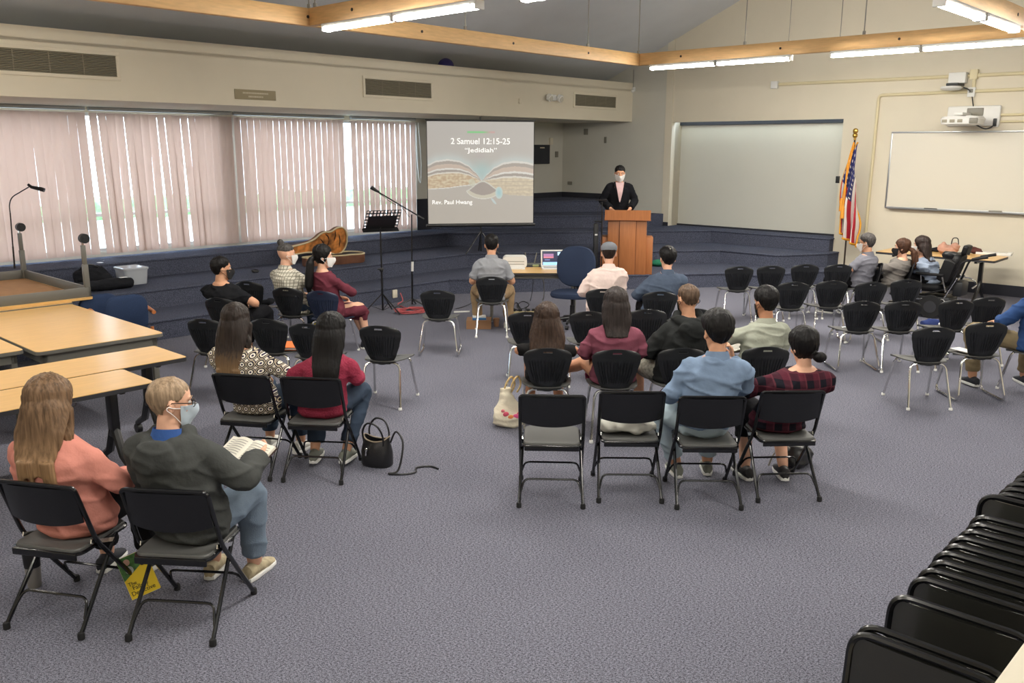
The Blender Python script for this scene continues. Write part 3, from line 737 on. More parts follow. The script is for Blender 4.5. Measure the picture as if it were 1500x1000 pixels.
# ------------------------------------------------------------------ chairs
M_SHELL = mat('chair_shell', (25, 27, 30), rough=.42, spec=.5)
M_SEATP = mat('chair_seat', (78, 78, 76), rough=.5, spec=.5)  # seat greyed: light reflected off it is put into the base colour
M_BLUESH = mat('blue_shell', (32, 42, 66), rough=.45)
M_FBLACK = mat('gloss_black', (16, 17, 20), rough=.22, spec=.6)
M_FSEAT = mat('fold_seat', (88, 88, 86), rough=.42, spec=.3)  # black seat painted grey to stand for the ceiling's reflection
def shell(fn, nu, nv, thick, skip=None):
    bm = bmesh.new(); V = [[bm.verts.new(fn(i / nu, j / nv)) for j in range(nv + 1)] for i in range(nu + 1)]
    for i in range(nu):
        for j in range(nv):
            if skip and skip((i + .5) / nu, (j + .5) / nv): continue
            bm.faces.new((V[i][j], V[i + 1][j], V[i + 1][j + 1], V[i][j + 1]))
    for v in [v for v in bm.verts if not v.link_faces]: bm.verts.remove(v)
    bmesh.ops.recalc_face_normals(bm, faces=bm.faces)
    bmesh.ops.solidify(bm, geom=list(bm.faces), thickness=thick)
    bm.verts.index_update(); mb = MB(); mb.add([v.co.copy() for v in bm.verts], [[v.index for v in f.verts] for f in bm.faces]); bm.free(); return mb
def vback(u, v):
    q = 2 * u - 1
    w = interp([(0, .085), (.05, .118), (.25, .150), (.5, .184), (.72, .206), (.84, .207), (.94, .185), (1, .135)], v)
    zt = .415 + .400 * v - .025 * abs(q) ** 2.5 * v ** 6 + .03 * abs(q) ** 2.5 * (1 - v) ** 6
    x = q * w
    y = -.185 - .085 * v - .03 * (1 - v) ** 2 * 0 + .055 * abs(q) ** 2.2 * (.6 + .4 * v)
    if .22 < v < .70 and abs(q) < .78: y += .0045 * (1 if int((q + 1) * 15) % 2 else -1)
    elif .22 < v < .76: y += -.004
    return (x, y, zt)
def vseat(u, v):
    q = 2 * u - 1; w = interp([(0, .16), (.3, .205), (.7, .225), (.92, .215), (1, .185)], v)
    y = -.20 + .44 * v; z = .452 - .012 * math.cos(q * PI / 2) - (.03 * max(0, (v - .8) / .2) ** 2) + .015 * (1 - v) ** 2
    return (q * w, y, z)
def make_zuma(kind, m_back, m_seat, label):
    t = thing('stacking_chair', label, 'chair', group=None)
    shell(vback, 60, 26, .008, lambda u, v: abs(u - .5) < .095 and .875 < v < .94).build('backrest', m_back, t, ang=.9)
    shell(vseat, 20, 16, .01).build('seat', m_seat, t)
    m = MB(); m.bb(-.09, -.2, .425, .09, -.12, .44, bev=.005); m.bb(-.12, -.17, .43, .12, .12, .445, bev=.005); m.build('bracket', M_BLACK, t)
    r = .0125
    if kind == 'legs':
        for sg in (1, -1):
            m = MB(); m.tube(rounded([(0, -.15, .428), (sg * .17, -.15, .428), (sg * .205, -.28, .008)], .07), r, n=8); m.build('leg', M_CHROME, t)
            m = MB(); m.tube(rounded([(0, .13, .428), (sg * .185, .13, .428), (sg * .225, .25, .008)], .06), r, n=8); m.build('leg', M_CHROME, t)
            for x, y in ((sg * .205, -.28), (sg * .225, .25)):
                m = MB(); m.lathe([(.016, 0), (.019, .004), (.017, .02), (.014, .026)], n=10, c=(x, y, 0)); m.build('foot_glide', M_WHITEP, t)
    else:
        for sg in (1, -1):
            m = MB(); m.tube(rounded([(0, -.15, .428), (sg * .18, -.15, .428), (sg * .235, -.27, .014), (sg * .235, .2, .014), (sg * .19, .14, .43), (0, .14, .43)], .075), r, n=8); m.build('leg', M_CHROME, t)
        m = MB(); m.cyl((-.19, .02, .425), (.19, .02, .425), .01, n=8); m.build('stretcher', M_CHROME, t)
    return t
def make_folding(label):
    t = thing('folding_chair', label, 'chair')
    fr = MB(); P = [(-.225, .25, .02), (-.222, -.09, .46), (-.222, -.20, .765), (.222, -.20, .765), (.222, -.09, .46), (.225, .25, .02)]
    fr.tube(rounded(P[:3] + [(-.222, -.215, .80)], .05)[:-1] + rounded([(-.222, -.195, .745), (-.222, -.213, .795), (.222, -.213, .795), (.222, -.195, .745)], .05, n=6)[1:-1] + rounded([(.222, -.215, .80)] + P[3:], .05)[1:], .0125, n=8)
    fr.build('frame', M_FBLACK, t)
    def bk(u, v):
        q = 2 * u - 1; z = .785 - .20 * v - .028 * (1 - q * q) * v
        return (q * .213, -.208 + .05 * (1 - v) * 0 - .022 * (1 - abs(q) ** 3) + .055 * v, z)
    shell(bk, 20, 8, .008).build('backrest', M_FBLACK, t)
    st = MB()
    o = rrect(.395, .40, .05, cx=0, cy=.0)
    rings = []
    for z, s in ((.418, .97), (.424, 1.0), (.443, 1.0), (.450, .975), (.446, .9), (.441, .6), (.440, .2)): rings.append([(x * s, y * s, z) for x, y in o])
    st.loft(rings); st.build('seat', M_FSEAT, t)
    sk = MB(); sk.tube([(x * 1.012, y * 1.012, .425) for x, y in rrect(.395, .40, .05)], .011, n=6, closed=True); sk.bb(-.19, -.212, .395, .19, -.198, .435, bev=.006); sk.build('seat_rim', M_FBLACK, t)
    for sg in (1, -1):
        m = MB(); m.tube([(sg * .205, .08, .43), (sg * .222, -.265, .03), (sg * .223, -.27, .015)], .0115, n=8); m.build('leg', M_FBLACK, t)
    for x, y in ((.225, .255), (-.225, .255), (.223, -.272), (-.223, -.272)):
        m = MB(); m.lathe([(.014, 0), (.018, .003), (.018, .03), (.014, .038)], n=10, c=(x, y, 0)); m.build('foot_cap', M_RUBBER, t)
    for y, z, dy in ((-.225, .085, .0), (.185, .105, .0)):
        m = MB(); s = .215; y2 = y + (.065 if y < 0 else -.055)
        m.tube(rounded([(-s, y, z), (-s + .025, y2, z + .085), (s - .025, y2, z + .085), (s, y, z)], .04), .0075, n=6); m.build('stretcher', M_FBLACK, t)
    for sg in (1, -1): m = MB(); m.bar((sg * .205, -.11, .46), (sg * .212, .06, .40), .006, .022); m.build('hinge', M_CHROME, t)
    return t
CH = {}
zl = make_zuma('legs', M_SHELL, M_SEATP, 'x'); zs = make_zuma('sled', M_SHELL, M_SEATP, 'x'); zb_ = make_zuma('legs', M_BLUESH, M_BLUESH, 'x'); zf = make_folding('x')
used = {}
def put(key, proto, loc, rot, label, group):
    if proto.name not in used:
        used[proto.name] = 1; o = proto; o.location = loc; o.rotation_euler = (0, 0, rot); o['label'] = label; o['group'] = group
    else: o = dup(proto, loc, rot, label, group)
    CH[key] = (Vector(loc), rot); return o
def put_back(key, kind, u, v, az, label, group):
    """a stacking chair whose top edge shows at (u, v); az = facing, degrees clockwise from straight ahead"""
    rot = -math.radians(az); p = gz(u, v, .815); q = Matrix.Rotation(rot, 3, 'Z') @ Vector((0, -.27, 0)); loc = (p.x - q.x, p.y - q.y, 0)
    return put(key, {'l': zl, 's': zs, 'b': zb_}[kind], loc, rot, label, group)
G1, G2, G3 = 'stacking chairs of the block by the windows', 'stacking chairs of the middle block', 'stacking chairs of the block by the whiteboard'
B_ = 'black plastic stacking chair '
put_back('L1', 'l', 295, 467, 14, B_ + 'left of the woman in the patterned blouse', G1)
put_back('L2', 'l', 388, 467, 14, B_ + 'with an orange-covered book on its seat', G1)
put_back('L3', 'l', 447, 474, 12, B_ + 'hidden behind the woman in the red sweater', G1)
put_back('L4', 'l', 553, 477, 10, B_ + 'empty, at the aisle end beside the red-sweater woman', G1)
put_back('L5a', 'l', 317, 436, 18, B_ + 'under the man in the black T-shirt', G1)
put_back('L5', 'l', 360, 412, 18, B_ + 'with dark items on its seat, beside the black T-shirt man', G1)
put_back('L6', 'l', 417, 421, 15, B_ + 'under the man with the hair bun', G1)
put_back('L7', 'b', 468, 426, 15, 'navy blue plastic stacking chair behind the woman in the maroon dress', G1)
put_back('L8', 's', 640, 425, 2, B_ + 'standing alone left of the man at the laptop table', G1)
put_back('L9', 'l', 720, 405, 0, B_ + 'under the man in the grey shirt at the laptop table', G2)
put_back('C1', 'l', 884, 423, 2, B_ + 'under the person in the grey cap', G2)
put_back('C2', 'l', 968, 427, 2, B_ + 'under the person in the denim-blue shirt', G2)
put_back('C3', 'l', 773, 457, 2, B_ + 'empty, ahead of the woman with long loose hair', G2)
put_back('C4', 'l', 864, 456, 2, B_ + 'empty, ahead of the woman in the maroon sweater', G2)
put_back('C5', 'l', 950, 453, 2, B_ + 'empty, left in front of the black hoodie man', G2)
put_back('C8', 'l', 1020, 452, 2, B_ + 'mostly hidden, straight ahead of the black hoodie man', G2)
put_back('C6', 'l', 803, 510, 0, B_ + 'under the woman with long loose hair', G2)
put_back('C7', 'l', 905, 512, 0, B_ + 'under the woman in the maroon sweater', G2)
put_back('C9', 'l', 1002, 510, 0, B_ + 'under the man in the black hoodie', G2)
put_back('C10', 'l', 1126, 508, -2, B_ + 'under the man in the pale green shirt', G2)
for k, u, v, d in (('R1', 1085, 390, 'at the left end of the front row by the steps'), ('R2', 1132, 389, 'second from the left in the front row by the steps'),
                   ('R3', 1182, 387, 'third from the left in the front row by the steps'), ('R4', 1231, 387, 'front row, next to the man in the grey polo')):
    put_back(k, 'l', u, v, 0, B_ + 'empty, ' + d, G3)
def put_turned(key, u, v, az0, az, label, group):
    p = gz(u, v, .815); q = Matrix.Rotation(-math.radians(az0), 3, 'Z') @ Vector((0, -.27, 0)); put(key, zl, (p.x - q.x, p.y - q.y, 0), -math.radians(az), label, group)
put_turned('R5a', 1279, 388, -6, -78, B_ + 'turned sideways under the man in the grey polo shirt', G3)
put_turned('R5b', 1326, 386, -6, -78, B_ + 'turned sideways under the woman in the grey blazer', G3)
put_back('R6', 'l', 1165, 413, 0, B_ + 'empty, second row, beside the pale green shirt man\u2019s head', G3)
put_back('R7', 'l', 1222, 411, 0, B_ + 'empty, second row, left of the polo shirt man', G3)
put_back('R8', 's', 1280, 413, 0, B_ + 'empty, directly behind the man in the grey polo', G3)
put_back('R9', 'l', 1332, 409, 0, B_ + 'empty, directly behind the woman in the grey blazer', G3)
put_back('R10', 's', 1267, 441, 0, B_ + 'with sled base, left in the third row near the whiteboard', G3)
put_back('R11', 'l', 1328, 441, 0, B_ + 'empty, third row, in front of the wheelchair', G3)
put_back('R12', 'l', 1407, 439, -3, B_ + 'beyond the raised khaki knee, left of two', G3)
put_back('R13', 'l', 1454, 435, -3, B_ + 'beyond the raised khaki knee, right of two', G3)
put_back('R14', 'l', 1374, 479, 0, B_ + 'empty with four legs, nearest of the whiteboard-side block', G3)
put_back('R15', 's', 1452, 472, 0, B_ + 'with white leaflet on its seat and a sled base', G3)
put_back('R16', 'l', 1552, 472, 0, B_ + 'at the right edge under the man in navy blue', G3)
def put_fold(key, ul, vl, ur, vr, label):
    a, b = gz(ul, vl, .0), gz(ur, vr, .0); d = (b - a); rot = math.atan2(d.y, d.x); m = (a + b) / 2; q = Matrix.Rotation(rot, 3, 'Z') @ Vector((0, -.272, 0))
    return put(key, zf, (m.x - q.x, m.y - q.y, 0), rot, label, 'black steel folding chairs set out')
FB = 'black steel folding chair '
put_fold('F1', 5, 920, 125, 937, FB + 'under the woman in the coral top')
put_fold('F2', 184, 938, 317, 946, FB + 'under the man in the grey hooded jacket')
put_fold('F3', 300, 697, 412, 706, FB + 'under the woman in the patterned blouse')
put_fold('F4', 411, 706, 504, 710, FB + 'under the woman in the red sweater')
put_fold('F5', 757, 743, 857, 745, FB + 'empty, left end of the middle back row')
put_fold('F6', 874, 736, 972, 737, FB + 'holding a folded pale jacket')
put_fold('F7', 989, 746, 1088, 747, FB + 'under the man in the light blue shirt')
put_fold('F8', 1107, 736, 1203, 734, FB + 'under the woman in the plaid shirt')

# ------------------------------------------------------------------ folded chairs packed on a rack
M_FPANEL = mat('fold_panel', (44, 44, 41), rough=.2, spec=.8)  # black panel greyed; wall reflections are partly put into its colour
def make_folded(label):
    t = thing('folded_chair', label, 'chair')
    f = MB(); f.tube(rounded([(-.222, 0, .0), (-.222, 0, .83), (.222, 0, .83), (.222, 0, .0)], .075, n=7), .0125, n=8); f.build('frame', M_FBLACK, t)
    shell(lambda u, v: ((2 * u - 1) * .21, -.004 - .012 * (1 - (2 * u - 1) ** 2), .815 - .21 * v), 14, 6, .007).build('backrest', M_FPANEL, t)
    s = MB(); s.loft([[(x * k, y, z * k + .40) for x, z in rrect(.385, .40, .05)] for y, k in ((.002, .97), (-.004, 1), (-.016, 1), (-.02, .96), (-.017, .85))]); s.build('seat', M_FPANEL, t)
    for sg in (1, -1): l = MB(); l.tube([(sg * .2, .018, .02), (sg * .2, .018, .56)], .0115, n=8); l.build('leg', M_FBLACK, t)
    st = MB(); st.tube(rounded([(-.2, .018, .14), (-.18, .018, .2), (.18, .018, .2), (.2, .018, .14)], .03), .008, n=6); st.build('stretcher', M_FBLACK, t)
    return t
RZ = .12
fold0 = None
pos = [(2.52, 0, .10), (2.60, 1, .07), (3.0 - .16, 2, .12)] + [(3.06 + .092 * i, 3 + i, .06) for i in range(9)] + [(3.95, 12, .12)] + [(4.06 + .085 * i, 13 + i, .05) for i in range(8)]
names_ = ['nearest folded chair on the rack, its dark back facing out', 'second nearest folded chair on the rack, only its top rail showing', 'third folded chair on the rack, its grey panel catching the light']
for a, i, ln in pos:
    lab = names_[i] if i < 3 else ('folded chair standing higher midway along the rack' if i == 12 else ('black folded chair in the tight middle pack on the rack' if i < 12 else 'black folded chair in the far pack on the rack'))
    b = .70 + rnd.uniform(-.008, .008) + (.02 if i == 12 else 0)
    p = fab(a, b, RZ + (.03 if i == 12 else 0)); rot = (-ln * .9, 0, RW)
    if fold0 is None: fold0 = make_folded(lab); fold0.location = p; fold0.rotation_euler = rot; fold0['group'] = 'folded chairs on the rack'
    else: dup(fold0, p, rot, lab, 'folded chairs on the rack')
rk = thing('chair_rack', 'low black rack under the packed folding chairs', 'chair rack', fab(3.55, .70, 0), LW)
m = MB()
for y in (-.2, .2): m.bb(-1.3, y - .02, .06, 1.4, y + .02, .10, bev=.005)
for x in (-1.28, -.4, .5, 1.38): m.bb(x - .02, -.2, .06, x + .02, .2, .10, bev=.005)
m.bb(1.36, -.22, .1, 1.4, -.18, 1.0, bev=.004); m.bb(1.36, .18, .1, 1.4, .22, 1.0, bev=.004); m.bb(1.36, -.22, .96, 1.4, .22, 1.0, bev=.004); m.build('frame', M_FBLACK, rk)
for x in (-1.2, 1.3):
    for y in (-.2, .2): m = MB(); m.tube([(x, y - .015, .032), (x, y + .015, .032)], .032, n=14); m.build('wheel', M_RUBBER, rk)
# ledge cap at the bottom right corner
la, lb = gz(1448, 1012, 1.15), gz(1512, 925, 1.15); d = (lb - la).normalized(); n_ = Vector((d.y, -d.x, 0))
mb = MB(); c0 = la - d * .8; c1 = lb + d * .5
mb.add([c0, c1, c1 + n_ * .3, c0 + n_ * .3] + [p + Vector((0, 0, -1.15)) for p in (c0, c1, c1 + n_ * .3, c0 + n_ * .3)], [(3, 2, 1, 0), (4, 5, 6, 7), (0, 1, 5, 4), (1, 2, 6, 5), (2, 3, 7, 6), (3, 0, 4, 7)])
struct(mb.build('trim_14', M_CREAM, smooth=False))

# ------------------------------------------------------------------ tables at the left
M_TOP = mat('table_laminate', (222, 178, 112), rough=.3, var=.07, vscale=5, stretch=(1, 9, 9), spec=.5, detail=5)
M_TGREY = mat('table_grey', (106, 104, 97), rough=.45)
M_EDGE = mat('table_edge', (46, 46, 50), rough=.5)
def caster(t, x, y, z0=0.0, up=1):
    m = MB(); m.tube([(x - .022, y, z0 + up * .04), (x + .022, y, z0 + up * .04)], .04, n=16); m.bb(x - .012, y - .02, z0 + up * .035, x + .012, y + .02, z0 + up * .09, bev=.004); m.build('caster', M_BLACK, t)
def plain_table(label, a0, a1, b0, b1, ht=.74):
    t = thing('work_table', label, 'table', fab((a0 + a1) / 2, (b0 + b1) / 2, 0), LW, 'grey-edged work tables'); w, d = a1 - a0, b1 - b0
    m = MB(); m.loft([[(x * s, y * s, z) for x, y in rrect(w, d, .05)] for z, s in ((ht - .028, 1), (ht - .004, 1), (ht, .998))], mi=0)
    m.build('tabletop', M_TOP, t)
    m = MB(); o = rrect(w + .008, d + .008, .054); i_ = rrect(w - .02, d - .02, .045)
    m.loft([[(x, y, z) for x, y in q] for q, z in ((i_, ht - .034), (o, ht - .034), (o, ht - .004), (i_, ht - .006))], cap=False); m.build('edge_band', M_TGREY, t)
    m = MB(); h = .09; e = .05
    for x0, y0, x1, y1 in ((-w / 2 + e, -d / 2 + e, w / 2 - e, -d / 2 + e + .025), (-w / 2 + e, d / 2 - e - .025, w / 2 - e, d / 2 - e), (-w / 2 + e, -d / 2 + e, -w / 2 + e + .025, d / 2 - e), (w / 2 - e - .025, -d / 2 + e, w / 2 - e, d / 2 - e)): m.bb(x0, y0, ht - .03 - h, x1, y1, ht - .03)
    m.build('apron', M_TGREY, t)
    for sx in (1, -1):
        for sy in (1, -1):
            x, y = sx * (w / 2 - e - .025), sy * (d / 2 - e - .025)
            m = MB(); m.bb(x - .025, y - .025, .09, x + .025, y + .025, ht - .03, bev=.004); m.build('leg', M_TGREY, t); caster(t, x, y)
    return t
plain_table('large wood-look work table with grey apron behind the two flip tables', 2.50, 3.62, 7.9, 10.14)
plain_table('work table at the left edge, its corner beside the large table', .9, 2.46, 8.08, 9.7)
plain_table('work table by the steps carrying an upturned table', 2.2, 3.68, 10.24, 10.74)
def flip_table(label, a0, a1, b0, b1, ht=.74):
    t = thing('flip_table', label, 'table', fab((a0 + a1) / 2, (b0 + b1) / 2, 0), LW, 'narrow flip-top tables'); w, d = a1 - a0, b1 - b0
    m = MB(); m.loft([[(x * s, y * s, z) for x, y in rrect(w, d, .03)] for z, s in ((ht - .026, .995), (ht - .003, 1), (ht, .998))]); m.build('tabletop', M_TOP, t)
    m = MB(); o = rrect(w + .008, d + .008, .032); i_ = rrect(w - .03, d - .03, .03); m.loft([[(x, y, z) for x, y in q] for q, z in ((i_, ht - .036), (o, ht - .036), (o, ht - .004), (i_, ht - .005))], cap=False); m.build('edge_band', M_EDGE, t)
    for sx in (1, -1):
        x = sx * (w / 2 - .22); l = MB(); l.bb(x - .03, -.05, .30, x + .03, .05, ht - .05, bev=.01); l.bb(x - .02, -d / 2 + .06, ht - .065, x + .02, d / 2 - .06, ht - .035, bev=.006)
        for sy in (1, -1): l.tube([(x, sy * .02, .36), (x, sy * .12, .17), (x, sy * (d / 2 - .02), .085)], [.035, .032, .022], n=8)
        l.build('leg', M_BLACKM, t)
        for sy in (1, -1): caster(t, x, sy * (d / 2 - .03))
    m = MB(); m.bb(-w / 2 + .22, -.015, ht - .1, w / 2 - .22, .015, ht - .06); m.build('stretcher', M_BLACKM, t)
    return t
flip_table('narrow wood-look flip table nearer the large table', 1.45, 3.31, 6.83, 7.43)
flip_table('narrow wood-look flip table nearest the coral-top woman', .92, 2.76, 6.24, 6.80)
# upturned table on the far work table
t = thing('upturned_table', 'upside-down table, its legs and casters in the air', 'table', fab(3.12, 11.36, .74), LW); w, d = 1.62, 2.15
m = MB(); m.loft([[(x, y, z) for x, y in rrect(w, d, .05)] for z in (0.002, .03)]); m.build('tabletop', M_TOP, t)
m = MB(); m.bb(-w / 2 + .06, -d / 2 + .06, .03, w / 2 - .06, d / 2 - .06, .032); m.build('underside', mat('raw_board', (172, 128, 88), rough=.8, var=.08, vscale=8), t)
m = MB(); e = .02; h = .11
for x0, y0, x1, y1 in ((-w / 2 + e, -d / 2 + e, w / 2 - e, -d / 2 + e + .03), (-w / 2 + e, d / 2 - e - .03, w / 2 - e, d / 2 - e), (-w / 2 + e, -d / 2 + e, -w / 2 + e + .03, d / 2 - e), (w / 2 - e - .03, -d / 2 + e, w / 2 - e, d / 2 - e)): m.bb(x0, y0, .03, x1, y1, .03 + h, bev=.004)
m.build('apron', M_TGREY, t)
for sx in (1, -1):
    for sy in (1, -1):
        x, y = sx * (w / 2 - .05), sy * (d / 2 - .05)
        m = MB(); m.bb(x - .028, y - .028, .03, x + .028, y + .028, .40, bev=.004); m.bb(x - .022, y - .022, .40, x + .022, y + .022, .62, bev=.004); m.build('leg', M_TGREY, t)
        m = MB(); m.cyl((x, y, .62), (x, y, .655), .012, n=8); m.build('caster_stem', M_CHROME, t)
        m = MB(); m.tube([(x + .02, y - .03, .695), (x + .02, y + .03, .695)], .055, n=20); m.tube([(x + .02, y - .038, .695), (x + .02, y + .038, .695)], .02, n=12); m.build('caster', M_BLACK, t)
# gooseneck microphone stand behind the tables
p = gz(24, 420, ZT[1])
t = thing('gooseneck_stand', 'gooseneck microphone on a thin stand behind the upturned table', 'microphone stand', (p.x, p.y, ZT[1]), 0)
def loc_of(u, v): q = on_y(u, v, p.y); return Vector((q.x - p.x, 0, q.z - ZT[1]))
m = MB(); m.lathe([(.13, 0), (.13, .015), (.04, .03), (.012, .04)], n=20); m.build('base', M_BLACKM, t)
j = loc_of(15, 312); m = MB(); m.cyl((0, 0, .02), (j.x * .5, 0, j.z * .55), .012, n=8); m.cyl((j.x * .5, 0, j.z * .55), j, .009, n=8); m.build('pole', mat('dark_bolt', (60, 52, 46)), t)
m = MB(); m.tube(smoothpath([j, loc_of(14, 300), loc_of(18, 289), loc_of(30, 281), loc_of(42, 274)]), .008, n=7); m.build('gooseneck', M_BLACKM, t)
m = MB(); m.tube([loc_of(41, 270), loc_of(46, 274), loc_of(60, 277), loc_of(65, 278.5)], [.018, .022, .03, .028], n=12); m.build('microphone', M_BLACKM, t)

# ------------------------------------------------------------------ blue armchairs behind the tables
M_BLUEF = mat('blue_upholstery', (46, 60, 88), rough=.9, var=.1, vscale=120, bump=.2, bscale=200, spec=.15)
M_ARMW = mat('arm_wood', (186, 112, 60), rough=.4, var=.12, vscale=8, stretch=(8, 1, 1))
def armchair(label, p, rot, top):
    t = thing('armchair', label, 'chair', p, rot, 'blue upholstered armchairs')
    def pad(nm, w, h, th, c, tilt):
        m = MB(); T = Matrix.Translation(Vector(c)) @ Matrix.Rotation(tilt, 4, 'X')
        rings = [[T @ Vector((x * s, y_, z * s)) for x, z in rrect(w, h, min(w, h) * .3)] for y_, s in ((-th / 2, .86), (-th * .3, .97), (0, 1), (th * .3, .97), (th / 2, .86))]
        m.loft(rings); m.build(nm, M_BLUEF, t)
    pad('backrest', .46, .46, .09, (0, -.25, top - .22), .12); pad('seat', .52, .50, .10, (0, 0, .43), PI / 2)
    for sg in (1, -1):
        m = MB(); m.tube(rounded([(sg * .29, -.27, .62), (sg * .29, .12, .66), (sg * .29, .22, .60), (sg * .29, .24, .0)], .1), .024, n=8); m.build('arm', M_ARMW, t)
        m = MB(); m.tube([(sg * .27, -.22, .45), (sg * .27, -.28, .0)], .02, n=8); m.build('leg', M_ARMW, t)
    m = MB(); m.bb(-.27, -.03, .34, .27, .03, .37); m.build('stretcher', M_ARMW, t)
armchair('blue upholstered armchair with wooden arm behind the large table', fab(4.06, 9.93), math.radians(40), .84)
armchair('blue upholstered armchair half hidden under the upturned table', fab(4.0, 10.62), math.radians(46.85), .775)

# ------------------------------------------------------------------ laptop table and task chair
t = thing('side_table', 'wood-topped table holding the laptop and router', 'table', (.30, 12.64, 0), 0)
m = MB(); m.loft([[(x * s, y * s, z) for x, y in rrect(1.34, .62, .03)] for z, s in ((.695, .99), (.715, 1), (.72, .998))]); m.build('tabletop', M_TOP, t)
m = MB(); m.loft([[(x, y, z) for x, y in q] for q, z in ((rrect(1.30, .58, .03), .685), (rrect(1.348, .628, .034), .685), (rrect(1.348, .628, .034), .715), (rrect(1.30, .58, .03), .714))], cap=False); m.build('edge_band', M_EDGE, t)
m = MB(); m.bb(-.62, -.26, .63, .62, -.235, .69); m.bb(-.62, .235, .63, .62, .26, .69); m.build('apron', M_TGREY, t)
for sx in (1, -1):
    for sy in (1, -1): m = MB(); m.cyl((sx * .60, sy * .25, 0), (sx * .60, sy * .25, .69), .018, n=10); m.build('leg', M_TGREY, t)
def on_top(u, v, z): return gz(u, v, z)
p = gz(812, 393.5, .72)
t = thing('laptop', 'open white laptop with slides on its screen', 'laptop', (p.x, p.y, .72), math.radians(4))
m = MB(); m.loft([[(x, y, z) for x, y in rrect(.37, .25, .02, cy=-.0)] for z in (.0, .016)]); b = m.build('base', M_WHITEP, t)
m = MB(); m.bb(-.15, -.02, .016, .15, .09, .018); m.build('keyboard', mat('key_grey', (170, 170, 172)), b)
T = Matrix.Translation((0, .125, .016)) @ Matrix.Rotation(-.22, 4, 'X')
m = MB(); m.box((0, .005, .125), (.37, .012, .25), bev=.005, M=T); ld = m.build('lid', M_WHITEP, t)
m = MB(); m.box((0, -.0025, .127), (.33, .002, .205), M=T); m.build('screen', mat('laptop_screen', (30, 36, 60), rough=.3, emit=(36, 44, 76), estr=.7), ld)
for c, d, col in (((-.07, .165), (.15, .05), (150, 110, 150)), ((-.07, .14), (.15, .03), (190, 120, 130)), ((.1, .19), (.07, .05), (170, 215, 240)), ((0, .045), (.31, .045), (150, 200, 235)), ((-.09, .1), (.08, .012), (120, 130, 180))):
    m = MB(); m.box((c[0], -.0040, c[1]), (d[0], .001, d[1]), M=T); m.build('screen_window', mat('scr_%d_%d' % (col[0], col[2]), col, emit=col, estr=.8), ld)
p = gz(754, 392, .72)
t = thing('desktop_printer', 'rounded white machine on the laptop table beside the man', 'printer', (p.x, p.y + .04, .72), 0)
m = MB(); m.loft([[(x, y, z) for x, z in rrect(.36, .17, .06, cy=.09)] for y in (-.13, .13)]); m.build('body', M_WHITEP, t)
m = MB(); m.bb(-.13, -.24, .0, .15, -.12, .012, bev=.004); m.build('paper_tray', M_WHITEP, t)
for z in (.06, .1): m = MB(); m.bb(-.14, -.134, z, .14, -.128, z + .008); m.build('slot', M_GPL, t)
p = gz(781, 389, .72)
t = thing('router', 'grey router with two upright antennas on the laptop table', 'router', (p.x, p.y, .72), 0)
m = MB(); m.bb(-.13, -.07, 0, .13, .07, .035, bev=.012); m.build('body', mat('router_grey', (92, 96, 92), rough=.4), t)
for x, x2 in ((-.1, -.12), (.02, .055)): m = MB(); m.tube([(x, .06, .03), (x2, .08, .19)], [.009, .007], n=8); m.build('antenna', M_GPL, t)
m = MB(); m.bb(.0, -.14, 0, .09, -.08, .03, bev=.008); tag(m.build('adapter', mat('lime_grey', (160, 170, 120))), 'small pale adapter on the laptop table before the router', 'adapter'); bpy.data.objects['adapter'].location = (p.x - .01, p.y, .72)
p = gz(838, 477, 0)
t = thing('task_chair', 'dark blue swivel task chair beside the laptop table', 'chair', (p.x, p.y, 0), math.radians(160))
M_TASK = mat('task_fabric', (50, 60, 82), rough=.9, var=.06, vscale=140, bump=.15, bscale=220, spec=.12)
def superell(w, h, n=28, e=2.6): return [((abs(math.cos(a)) ** (2 / e)) * (1 if math.cos(a) >= 0 else -1) * w / 2, (abs(math.sin(a)) ** (2 / e)) * (1 if math.sin(a) >= 0 else -1) * h / 2) for a in [2 * PI * k / n for k in range(n)]]
T = Matrix.Translation((0, -.20, .82)) @ Matrix.Rotation(.10, 4, 'X')
m = MB(); m.loft([[T @ Vector((x * s, y_ + .06 * (x / .24) ** 2 * .6, z * s)) for x, z in superell(.57, .58)] for y_, s in ((-.045, .8), (-.035, .94), (0, 1), (.035, .96), (.05, .85), (.055, .5))]); m.build('backrest', M_TASK, t)
m = MB(); m.loft([[(x * s, y * s + .03, z) for x, y in superell(.60, .54)] for z, s in ((.42, .8), (.425, .95), (.455, 1), (.49, .97), (.50, .85), (.497, .4))]); m.build('seat', M_TASK, t)
m = MB(); m.cyl((0, 0, .10), (0, 0, .30), .035); m.cyl((0, 0, .28), (0, 0, .42), .022); m.build('gas_column', M_BLACK, t)
m = MB(); m.bar((0, -.08, .40), (0, -.27, .46), .06, .02); m.bar((0, -.27, .46), (0, -.265, .76), .06, .02); m.build('back_bar', M_BLACK, t)
m = MB(); m.tube([(.08, .0, .40), (.24, .03, .39)], .008, n=6); m.build('lever', M_BLACK, t)
for k in range(5):
    a = 2 * PI * k / 5 + .35; x, y = .30 * math.cos(a), .30 * math.sin(a)
    m = MB(); m.tube([(0, 0, .12), (x * .5, y * .5, .105), (x, y, .085)], [.03, .026, .018], n=8); l = m.build('base_arm', M_BLACK, t)
    m = MB(); m.tube([(x - .022 * math.sin(a), y + .022 * math.cos(a), .028), (x + .022 * math.sin(a), y - .022 * math.cos(a), .028)], .028, n=12); m.build('caster', M_BLACK, l)

